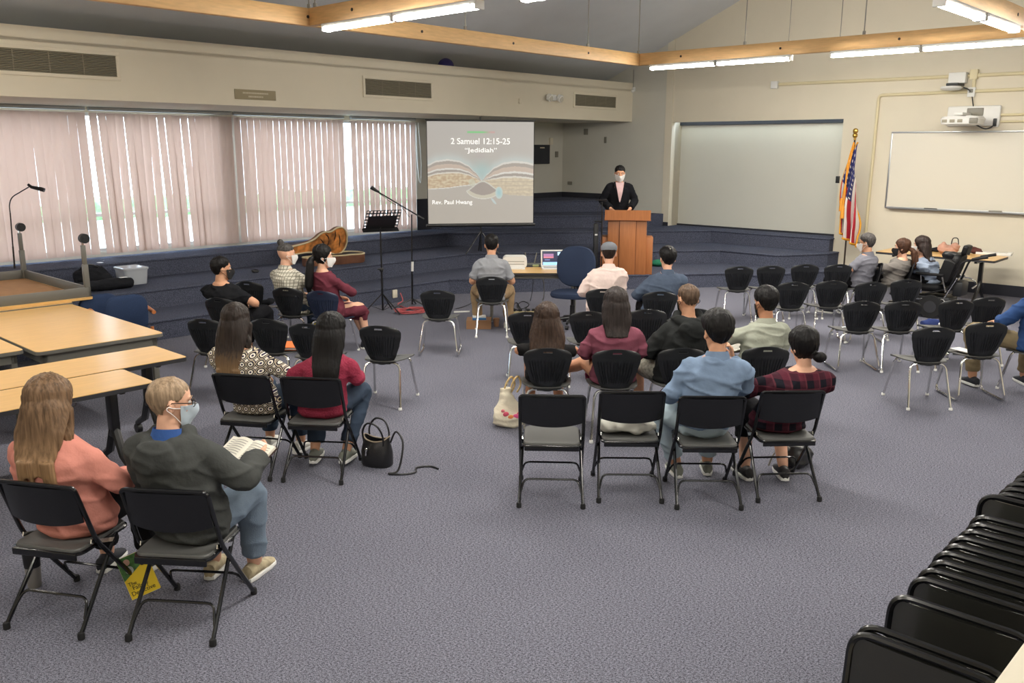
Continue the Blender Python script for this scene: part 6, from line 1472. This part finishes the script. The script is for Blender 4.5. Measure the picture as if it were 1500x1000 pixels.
p = gz(369, 399, ZT[1]); m = MB(); m.tube(smoothpath([(0, 0, .02), (.05, .03, .03), (.09, 0, .02), (.04, -.03, .025)]), .022, n=8); o = m.build('small_pouch', M_BLACK); o.location = p; tag(o, 'small black pouch alone on the middle step', 'pouch')

# ------------------------------------------------------------------ bags, books and cups around the chairs
M_LEATH = mat('black_leather', (26, 26, 28), rough=.35, spec=.6, bump=.15, bscale=120)
p = gz(551, 685, 0); t = thing('handbag', 'black leather handbag with looped straps on the carpet', 'handbag', (p.x, p.y + .07, 0), math.radians(-18))
b_ = MB()
def hr(w, d, z, n=24): return [Vector((math.cos(q) * w * (abs(math.cos(q)) ** -.25 if abs(math.cos(q)) > .3 else 1) * .9, math.sin(q) * d, z + (.02 * math.cos(2 * q) if z > .2 else 0))) for q in [2 * PI * k / n for k in range(n)]]
b_.loft([hr(.13, .075, .0), hr(.145, .085, .02), hr(.145, .08, .12), hr(.125, .06, .2), hr(.12, .05, .225), hr(.11, .042, .225), hr(.115, .05, .17), hr(.12, .06, .1)]); b_.build('body', M_LEATH, t)
m = MB(); m.tube([v for v in hr(.122, .052, .226)], .006, n=6, closed=True); m.build('rim', mat('bag_edge', (150, 136, 116), rough=.5), t)
for y, tl_ in ((-.05, .5), (.05, -.2)): m = MB(); m.tube(smoothpath([(-.08, y, .18), (-.09, y - .02 * tl_, .28), (-.04, y - .06 * tl_, .36), (.04, y - .06 * tl_, .35), (.08, y - .02 * tl_, .27), (.08, y, .18)]), .008, n=6); m.build('handle', M_LEATH, t)
m = MB(); m.tube(smoothpath([(.12, 0, .2), (.18, -.02, .30), (.25, -.05, .22), (.24, -.12, .03), (.18, -.17, .01), (.28, -.15, .009), (.36, -.08, .008), (.33, .02, .008), (.42, .08, .008), (.5, .05, .008)]), .008, n=6); m.build('shoulder_strap', M_LEATH, t)
m = MB(); m.ell((-.05, -.085, .15), (.012, .008, .012)); m.tube([(-.05, -.088, .14), (-.055, -.09, .1)], .006, n=6); m.build('clasp', M_CHROME, t)
p = gz(747, 626, 0); t = thing('tote_bag', 'cream canvas tote bag with orange and pink print', 'bag', (p.x, p.y + .06, 0), math.radians(20))
b_ = MB(); b_.loft([[Vector((math.cos(q) * w, math.sin(q) * d + dy, z)) for q in [2 * PI * k / 20 for k in range(20)]] for z, w, d, dy in ((.0, .10, .06, 0), (.02, .14, .085, 0), (.09, .15, .09, .01), (.17, .12, .07, .04), (.24, .07, .045, .07), (.29, .045, .035, .09), (.33, .06, .03, .10))])
link('body', remesh(b_, 'body', .010, cloth('canvas', (226, 214, 186), bump=.4), fn=fold_fn(.014, 21)), t)
for x in (-.03, .03): m = MB(); m.tube(smoothpath([(x, .09, .29), (x + .03, .09, .38), (x + .09, .12, .42), (x + .12, .13, .34), (x + .08, .12, .27)]), .009, n=6); m.build('handle', cloth('canvas_yellow', (224, 188, 120)), t)
for x, z, r, c in ((-.06, .13, .028, (226, 96, 120)), (-.02, .10, .03, (232, 140, 84)), (.03, .10, .034, (220, 90, 140)), (.07, .12, .026, (226, 120, 130)), (-.085, .16, .018, (226, 130, 140))):
    m = MB(); m.ell((x, -.085 + .3 * abs(x) + .15 * max(0, z - .09), z), (r, .014, r * .8)); m.build('print_motif', mat('motif_%d_%d' % (c[0], c[2]), c, rough=.9), t)
lc, rt = CH['F6']; t = thing('folded_jacket', 'pale grey jacket folded on a black folding chair seat', 'jacket', Vector(lc) + Vector((0, 0, .452)), rt)
b_ = MB(); b_.ell((-.02, .0, .045), (.17, .13, .045)); b_.ell((.05, -.05, .07), (.13, .08, .04)); b_.tube(smoothpath([(-.16, .08, .06), (-.05, .02, .11), (.08, -.03, .10), (.17, -.10, .05)]), .035, n=10); b_.ell((-.14, -.05, .05), (.06, .09, .045)); b_.ell((.02, .09, .05), (.16, .06, .04))
link('cloth', remesh(b_, 'cloth', .010, cloth('pale_jacket', (206, 204, 192)), fn=fold_fn(.022, 33, zs=16, xs=9)), t); m = MB(); m.bb(.09, .05, .10, .14, .10, .106, bev=.002); m.build('label_patch', GREYP, t)
def book(name, label, cat, loc, rot, w, d, h, cover, pages=M_WHITEP, tilt=None):
    t = thing(name, label, cat, loc, rot if tilt is None else tilt); m = MB(); m.bb(-w / 2, -d / 2, 0, w / 2, d / 2, .004); m.bb(-w / 2, -d / 2, h - .004, w / 2, d / 2, h); m.bb(-w / 2, -d / 2, 0, -w / 2 + .004, d / 2, h); m.build('cover', cover, t, smooth=False); m = MB(); m.bb(-w / 2 + .003, -d / 2 + .004, .004, w / 2 - .004, d / 2 - .004, h - .004); m.build('pages', pages, t, smooth=False); return t
M_ORANGE = mat('orange_cover', (232, 122, 60), rough=.5); M_YEL = mat('yellow_cover', (240, 206, 42), rough=.5)
def on_seat(key, x, y, z=.47): lc, rt = CH[key]; return Vector(lc) + Matrix.Rotation(rt, 3, 'Z') @ Vector((x, y, z))
book('orange_book', 'orange-covered book on an empty chair seat', 'book', on_seat('L2', .11, .05, .47), CH['L2'][1] + .25, .24, .30, .028, M_ORANGE)
lc, rt = CH['L3']; pz = gz(428, 497, 0.0); t = thing('yellow_folder', 'upright yellow folder leaning under a front-row chair', 'folder', on_seat('L6', .14, .18, 0), CH['L6'][1] + .2); m = MB(); m.box((0, 0, .16), (.09, .012, .30), rot=Euler((.12, 0, 0)), bev=.003); m.build('cover', mat('folder_yellow', (208, 188, 36), rough=.5), t)
b_ = MB(); b_.ell((0, 0, .035), (.12, .09, .035)); b_.ell((.06, .03, .05), (.05, .04, .03)); o = link('dark_pouch', remesh(b_, 'dark_pouch', .010, M_BAG, fn=fold_fn(.01, 5))); o.location = on_seat('L5', .05, .05, .462); tag(o, 'dark pouch on the seat beside the black T-shirt man', 'pouch')
t = thing('leaflet', 'white folded leaflet hanging over the side of a chair seat', 'leaflet', on_seat('R15', -.10, .0, .47), CH['R15'][1] + .35); m = MB(); m.bb(-.06, -.10, 0, .06, .10, .012, bev=.003); m.build('sheet', M_WHITEP, t)
# the yellow book under the grey-jacket man's chair
lc, rt = CH['F2']; pb_ = gz(206, 862, .09); t = thing('yellow_book', 'yellow and green book standing under a folding chair', 'book', (pb_.x + .0, pb_.y + .02, .0), (0, 0, math.radians(6)))
R_ = Matrix.Translation((-.05, 0, .015)) @ Matrix.Rotation(math.radians(-14), 4, 'X') @ Matrix.Rotation(math.radians(-22), 4, 'Y')
m = MB(); m.box((.075, .0, .12), (.16, .016, .235), M=R_); m.build('cover', M_YEL, t, smooth=False)
m = MB(); m.box((.072, .001, .12), (.158, .012, .238), M=R_); m.build('pages', M_WHITEP, t, smooth=False)
m = MB(); pts = [(-.004, -.0095, .11), (.155, -.0095, .19), (.155, -.0095, .237), (-.004, -.0095, .237)]; m.add([R_ @ Vector(q) for q in pts] + [R_ @ (Vector(q) + Vector((0, .002, 0))) for q in pts], [(0, 1, 2, 3), (7, 6, 5, 4), (0, 4, 5, 1), (1, 5, 6, 2), (2, 6, 7, 3), (3, 7, 4, 0)]); m.build('green_picture', mat('cover_green', (74, 124, 64), rough=.5, var=.5, vscale=40), t, smooth=False)
for x, z, r, c in ((.045, .205, .018, (214, 170, 150)), (.045, .16, .022, (206, 210, 206)), (.12, .17, .012, (60, 40, 30))): m = MB(); m.ell((x, -.0105, z), (r, .0015, r), M=R_); m.build('picture_spot', mat('spot_%d' % c[0], c), t)
for tx, x, z, s in (('The', .03, .085, .030), ('Fallacy', .066, .06, .034), ('Detective', .072, .030, .034)):
    o = text_mesh('lettering', tx, s, mat('ink_black', (22, 20, 16)), t, (0, 0, 0), (0, 0, 0)); o.matrix_local = R_ @ Matrix.Translation((x, -.0095, z)) @ Matrix.Rotation(PI / 2, 4, 'X') @ Matrix.Rotation(.0, 4, 'Z')
pc = gz(47, 862, 0); t = thing('tumbler', 'steel tumbler with a black upper half under a folding chair', 'tumbler', (pc.x, pc.y + .03, 0), 0)
m = MB(); m.lathe([(.033, 0), (.036, .006), (.042, .13), (.042, .13)], n=22); m.build('cup', mat('brushed_steel', (168, 164, 156), rough=.4, metal=.6), t); m = MB(); m.lathe([(.0425, .125), (.046, .20), (.047, .235), (.04, .245), (.0, .248)], n=22); m.build('sleeve', M_BLACK, t)
# open books in hands
def open_book(label, c, rz, tilt, w=.30, d=.21):
    t = thing('open_book', label, 'book', c, Euler((tilt, 0, rz)))
    for s in (1, -1):
        m = MB(); m.grid(lambda u, v: (s * u * w / 2, (v - .5) * d, .022 * math.sin(PI * min(1, u * 1.4)) ** .8 * (1 - .4 * u) + .01), 12, 4, thick=.016, flip=s < 0); pg = m.build('page_block', mat('page_paper', (232, 228, 214), rough=.8), t)
        l = MB()
        for k in range(13):
            y = d * (.40 - .8 * k / 12); l.grid(lambda u, v: (s * (.018 + u * (w / 2 - .035)), y + (v - .5) * .004, .0235 * math.sin(PI * min(1, (.018 + u * (w / 2 - .035)) / (w / 2) * 1.4)) ** .8 * (1 - .4 * (.018 + u * (w / 2 - .035)) / (w / 2)) + .0108), 8, 1, flip=s < 0)
        l.build('printed_lines', mat('ink_grey', (150, 146, 140)), pg)
    m = MB(); m.bb(-w / 2 - .006, -d / 2 - .005, -.012, w / 2 + .006, d / 2 + .005, -.005); m.build('cover', mat('book_cover_dark', (60, 40, 36)), t)
    return t
i = PEO['grey_hoodie'][1]; wv = i['Wm'] @ i['ap'][1][2]; c = on_y(352, 670, wv.y + .06)
open_book('open book with printed pages held by the grey-jacket man', c, CH['F2'][1] - math.radians(26), math.radians(28), .34, .25)
i = PEO['pale_green'][1]; wv = i['Wm'] @ i['ap'][-1][2]; c = on_y(1086, 502, wv.y + .10)
open_book('open book held by the man in the pale green shirt', c, CH['C10'][1] + .25, math.radians(32), .30, .21)
# bag under the plaid-shirt woman's chair, things under the laptop man's chair
p = gz(1166, 684, 0); t = thing('black_bag', 'black bag with pale handles under the plaid-shirt woman', 'bag', (p.x, p.y, 0), .2)
b_ = MB(); b_.ell((0, 0, .09), (.11, .08, .10)); b_.ell((.08, .03, .08), (.07, .06, .09)); link('body', remesh(b_, 'body', .012, M_LEATH, fn=fold_fn(.012, 12)), t); m = MB(); m.tube(smoothpath([(-.08, -.02, .17), (-.14, -.03, .2), (-.2, 0, .12), (-.22, .03, .02)]), .008, n=6); m.build('strap', GREYP, t)
p = gz(700, 482, 0); t = thing('cardboard_box', 'low brown box with books under the laptop man\u2019s chair', 'box', (p.x + .01, p.y, 0), 0); m = MB(); m.bb(-.17, 0, 0, .17, .28, .12); m.build('carton', mat('carton', (150, 112, 80), rough=.8), t, smooth=False)
tb = thing('blue_box', 'small blue and white box on the carton under the chair', 'box', (p.x + .02, p.y + .10, .12), .1); m = MB(); m.bb(-.10, -.06, 0, .09, .06, .03, bev=.004); m.build('lower', mat('box_blue', (44, 104, 160), rough=.4), tb); m = MB(); m.bb(-.095, -.055, .03, .088, .06, .055, bev=.004); m.build('upper', M_WHITEP, tb)
p = gz(727, 478, 0); t = thing('paper_cup', 'brown paper cup on the carpet under the laptop man\u2019s chair', 'cup', p, 0); m = MB(); m.lathe([(.032, 0), (.034, .004), (.045, .115), (.047, .118), (.043, .116), (.0, .10)], n=18); m.build('cup', mat('kraft_cup', (160, 120, 90), rough=.8), t)
p = gz(768, 459, 0); t = thing('power_strip', 'pale power strip with plugs on the carpet by the table', 'power strip', p, math.radians(6)); m = MB(); m.bb(-.22, -.03, 0, .22, .03, .035, bev=.008); m.build('strip', mat('strip_cream', (196, 180, 132), rough=.5), t)
for k, x in enumerate((-.16, -.06, .06, .14)): m = MB(); m.bb(x - .025, -.02, .035, x + .025, .02, .075, bev=.008); m.build('plug', M_BLACK, t)
def cable(lab, pts, r=.006, m=M_BLACK): mb = MB(); mb.tube(smoothpath(pts, 6), r, n=6); tag(mb.build('cable', m), lab, 'cable')
G = lambda u, v, z=.008: gz(u, v, z)
cable('black cable from the laptop table down to the power strip', [gz(778, 399, .70), gz(781, 412, .45), G(777, 440), G(771, 452), gz(769, 458, .07)])
cable('pale cable hanging from the table edge to the carpet', [gz(785, 399, .70), gz(795, 408, .5), gz(797, 425, .25), G(795, 440), G(789, 448)], .008, M_GPL)
cable('black cable looping on the carpet left of the power strip', [G(762, 455), G(758, 447), G(766, 441), G(775, 446), G(764, 452), G(757, 443), G(752, 450), G(765, 457)])
cable('black cable trailing right of the power strip to the task chair', [G(773, 458), G(784, 452), G(796, 449), G(808, 447), G(816, 450)])
cable('white cable strip across the carpet left of the laptop man', [G(665, 457), G(676, 456.6), G(688, 456.2)], .014, M_WHITEP)
cable('thin dark cable on the carpet left of the laptop man', [G(668, 452), G(676, 450), G(684, 447), G(690, 444)], .005)

# green object beside the pulpit
p = gz(965, 391, ZT[0]); m = MB(); m.ell((0, 0, .06), (.14, .1, .06)); o = link('green_bag', remesh(m, 'green_bag', .012, cloth('green_cloth', (40, 128, 92)), fn=fold_fn(.015, 2))); o.location = (p.x, p.y + .1, ZT[0]); tag(o, 'crumpled green bag on the step right of the pulpit', 'bag')

# ------------------------------------------------------------------ long table by the whiteboard and what lies on it
t = thing('folding_table', 'long wood-topped table on black T legs below the whiteboard', 'table', fab(15.62, 4.75, 0), RW); w, d, ht = 1.86, .80, .74
m = MB(); m.loft([[(x * s, y * s, z) for x, y in rrect(w, d, .02)] for z, s in ((ht - .03, .995), (ht - .003, 1), (ht, .998))]); m.build('tabletop', M_TOP, t)
m = MB(); m.loft([[(x, y, z) for x, y in q] for q, z in ((rrect(w - .03, d - .03, .02), ht - .04), (rrect(w + .008, d + .008, .024), ht - .04), (rrect(w + .008, d + .008, .024), ht - .006), (rrect(w - .03, d - .03, .02), ht - .007))], cap=False); m.build('edge_band', M_EDGE, t)
for sx in (1, -1):
    x = sx * (w / 2 - .28); m = MB(); m.bb(x - .02, -d / 2 + .05, ht - .075, x + .02, d / 2 - .05, ht - .04); m.bb(x - .03, -.04, .3, x + .03, .04, ht - .05, bev=.008)
    for sy in (1, -1): m.tube([(x, sy * .02, .34), (x, sy * .09, .18), (x, sy * .30, .02)], [.032, .03, .022], n=8)
    m.build('leg', M_BLACKM, t)
def top_pt(u, v): return gz(u, v, .742)
p = top_pt(1391, 373); t = thing('pink_handbag', 'dusty pink handbag slumped on the long table', 'handbag', (p.x, p.y + .05, .742), RW + .2)
b_ = MB(); b_.ell((0, .02, .07), (.15, .10, .075)); b_.ell((-.09, .02, .10), (.07, .07, .09)); b_.ell((.09, .0, .13), (.07, .06, .08)); link('body', remesh(b_, 'body', .011, cloth('dusty_pink', (196, 142, 118)), fn=fold_fn(.016, 6)), t)
m = MB(); m.tube(smoothpath([(.03, 0, .17), (.05, -.02, .27), (.12, -.02, .27), (.14, 0, .16)]), .008, n=6); m.build('handle', M_BLACK, t)
p = top_pt(1392, 379); t = thing('black_pouch', 'black pouch in front of the pink handbag', 'bag', (p.x, p.y - .02, .742), RW); b_ = MB(); b_.ell((0, 0, .06), (.15, .07, .065)); link('body', remesh(b_, 'body', .012, M_LEATH, fn=fold_fn(.01, 40)), t)
p = top_pt(1371, 368); b_ = MB(); b_.ell((0, 0, .03), (.17, .10, .03)); o = link('dark_cloth', remesh(b_, 'dark_cloth', .012, M_BAG, fn=fold_fn(.014, 44))); o.location = p; o.rotation_euler = (0, 0, RW); tag(o, 'dark cloth lying at the far end of the long table', 'cloth')
p = top_pt(1427, 371); b_ = MB(); b_.ell((0, 0, .04), (.12, .06, .04)); b_.tube(smoothpath([(-.12, 0, .05), (-.02, -.02, .1), (.1, 0, .06)]), .02, n=8); b_.tube(smoothpath([(-.1, .02, .1), (0, .0, .06), (.13, -.02, .03)]), .018, n=8); o = link('maroon_scarf', remesh(b_, 'maroon_scarf', .010, cloth('maroon_cloth', (96, 56, 52)), fn=fold_fn(.014, 46))); o.location = p; o.rotation_euler = (0, 0, RW); tag(o, 'crumpled maroon scarf in the middle of the long table', 'scarf')
p = top_pt(1458, 373); t = thing('paper_stack', 'stack of white papers at the near end of the long table', 'papers', p, RW + .1); m = MB(); m.bb(-.28, -.10, 0, .24, .10, .035, bev=.003); m.build('sheets', M_WHITEP, t); m = MB(); m.bb(.18, -.09, .035, .25, .09, .05, bev=.003); m.build('loose_sheet', M_WHITEP, t)
cable('thin dark cord on the long table beside the scarf', [top_pt(1404, 371) + Vector((0, 0, .01)), top_pt(1412, 373) + Vector((0, 0, .03)), top_pt(1420, 374) + Vector((0, 0, .01))], .008)

# ------------------------------------------------------------------ wheelchair
loc, rt = CH['WC']; t = thing('wheelchair', 'black power wheelchair with tilted back in front of the long table', 'wheelchair', loc, rt)
M_VINYL = mat('black_vinyl', (14, 14, 16), rough=.5, spec=.3)
def pad(nm, w, h, th, T, m=M_VINYL, par=t):
    o = MB(); o.loft([[T @ Vector((x * s, y_, z * s)) for x, z in rrect(w, h, min(w, h) * .25)] for y_, s in ((-th / 2, .9), (-th * .3, .98), (0, 1), (th * .3, .98), (th / 2, .9))]); return o.build(nm, m, par)
pad('seat_cushion', .46, .48, .11, Matrix.Translation((0, .06, .44)) @ Matrix.Rotation(PI / 2, 4, 'X'))
TB = Matrix.Translation((0, -.27, .72)) @ Matrix.Rotation(math.radians(16), 4, 'X')
pad('backrest', .46, .50, .10, TB); pad('headrest', .26, .14, .07, Matrix.Translation((.0, -.40, 1.02)) @ Matrix.Rotation(math.radians(12), 4, 'X'))
for s in (1, -1): pad('side_bolster', .10, .34, .16, TB @ Matrix.Translation((s * .22, .05, -.02)))
for s in (1, -1):
    m = MB(); m.tube(rounded([(s * .21, .05, .34), (s * .22, -.28, .46), (s * .22, -.40, .86), (s * .22, -.62, .93)], .08), .014, n=8); c = m.build('back_cane', M_BLACKM, t)
    m = MB(); m.tube([(s * .22, -.54, .91), (s * .22, -.74, .96)], [.02, .022], n=10); m.build('push_handle', M_RUBBER, c)
    m = MB(); m.bb(s * .27 - .035, -.2, .63, s * .27 + .035, .2, .67, bev=.015); a = m.build('armrest', M_VINYL, t)
    m = MB(); m.cyl((s * .27, -.18, .63), (s * .25, -.24, .40), .012, n=8); m.cyl((s * .27, .12, .63), (s * .25, .10, .36), .012, n=8); m.build('armrest_post', M_CHROME, a)
    m = MB(); m.tube([(s * .27 - .03, -.06, .17), (s * .27 + .03, -.06, .17)], .17, n=28); wv_ = m.build('drive_wheel', M_RUBBER, t)
    m = MB(); m.tube([(s * .27 - .034, -.06, .17), (s * .27 + .034, -.06, .17)], .09, n=20); m.build('hub', M_EDGE, wv_)
    for y in (.34, -.40): m = MB(); m.tube([(s * .22 - .02, y, .08), (s * .22 + .02, y, .08)], .08, n=18); m.build('caster', M_RUBBER, t)
    m = MB(); m.tube([(s * .22, .30, .1), (s * .22, .2, .26), (s * .20, -.2, .28), (s * .22, -.38, .12)], .016, n=8); m.tube([(s * .18, -.2, .28), (s * .2, -.36, .62)], .012, n=8); m.build('side_frame', M_CHROME, t)
    m = MB(); m.tube([(s * .14, .28, .40), (s * .13, .52, .16)], .014, n=8); m.bb(s * .13 - .07, .48, .11, s * .13 + .07, .66, .13, bev=.006); m.build('footrest', M_BLACKM, t)
m = MB(); m.bb(-.20, -.30, .12, .20, .24, .32, bev=.03); m.build('battery_box', M_BLACK, t)
m = MB(); m.bb(-.16, -.44, .34, .16, -.30, .56, bev=.03); m.build('rear_pack', M_BLACK, t)
m = MB(); m.ell((.30, -.26, .60), (.05, .05, .045)); m.tube(smoothpath([(.28, -.30, .58), (.36, -.42, .56), (.34, -.50, .48), (.28, -.46, .42)]), .012, n=6); m.build('control_knob', M_CHROME, t)
p = gz(1364, 482, 0); t = thing('blue_bag', 'blue and black bag on the carpet behind the wheelchair seat', 'bag', (p.x, p.y, 0), .1); b_ = MB(); b_.ell((0, 0, .07), (.17, .09, .08)); b_.ell((.14, .02, .06), (.1, .08, .07)); link('body', remesh(b_, 'body', .012, cloth('navy_nylon', (40, 54, 110)), fn=fold_fn(.012, 55)), t); m = MB(); m.ell((.06, -.09, .09), (.02, .01, .02)); m.build('badge', M_WHITEP, t)
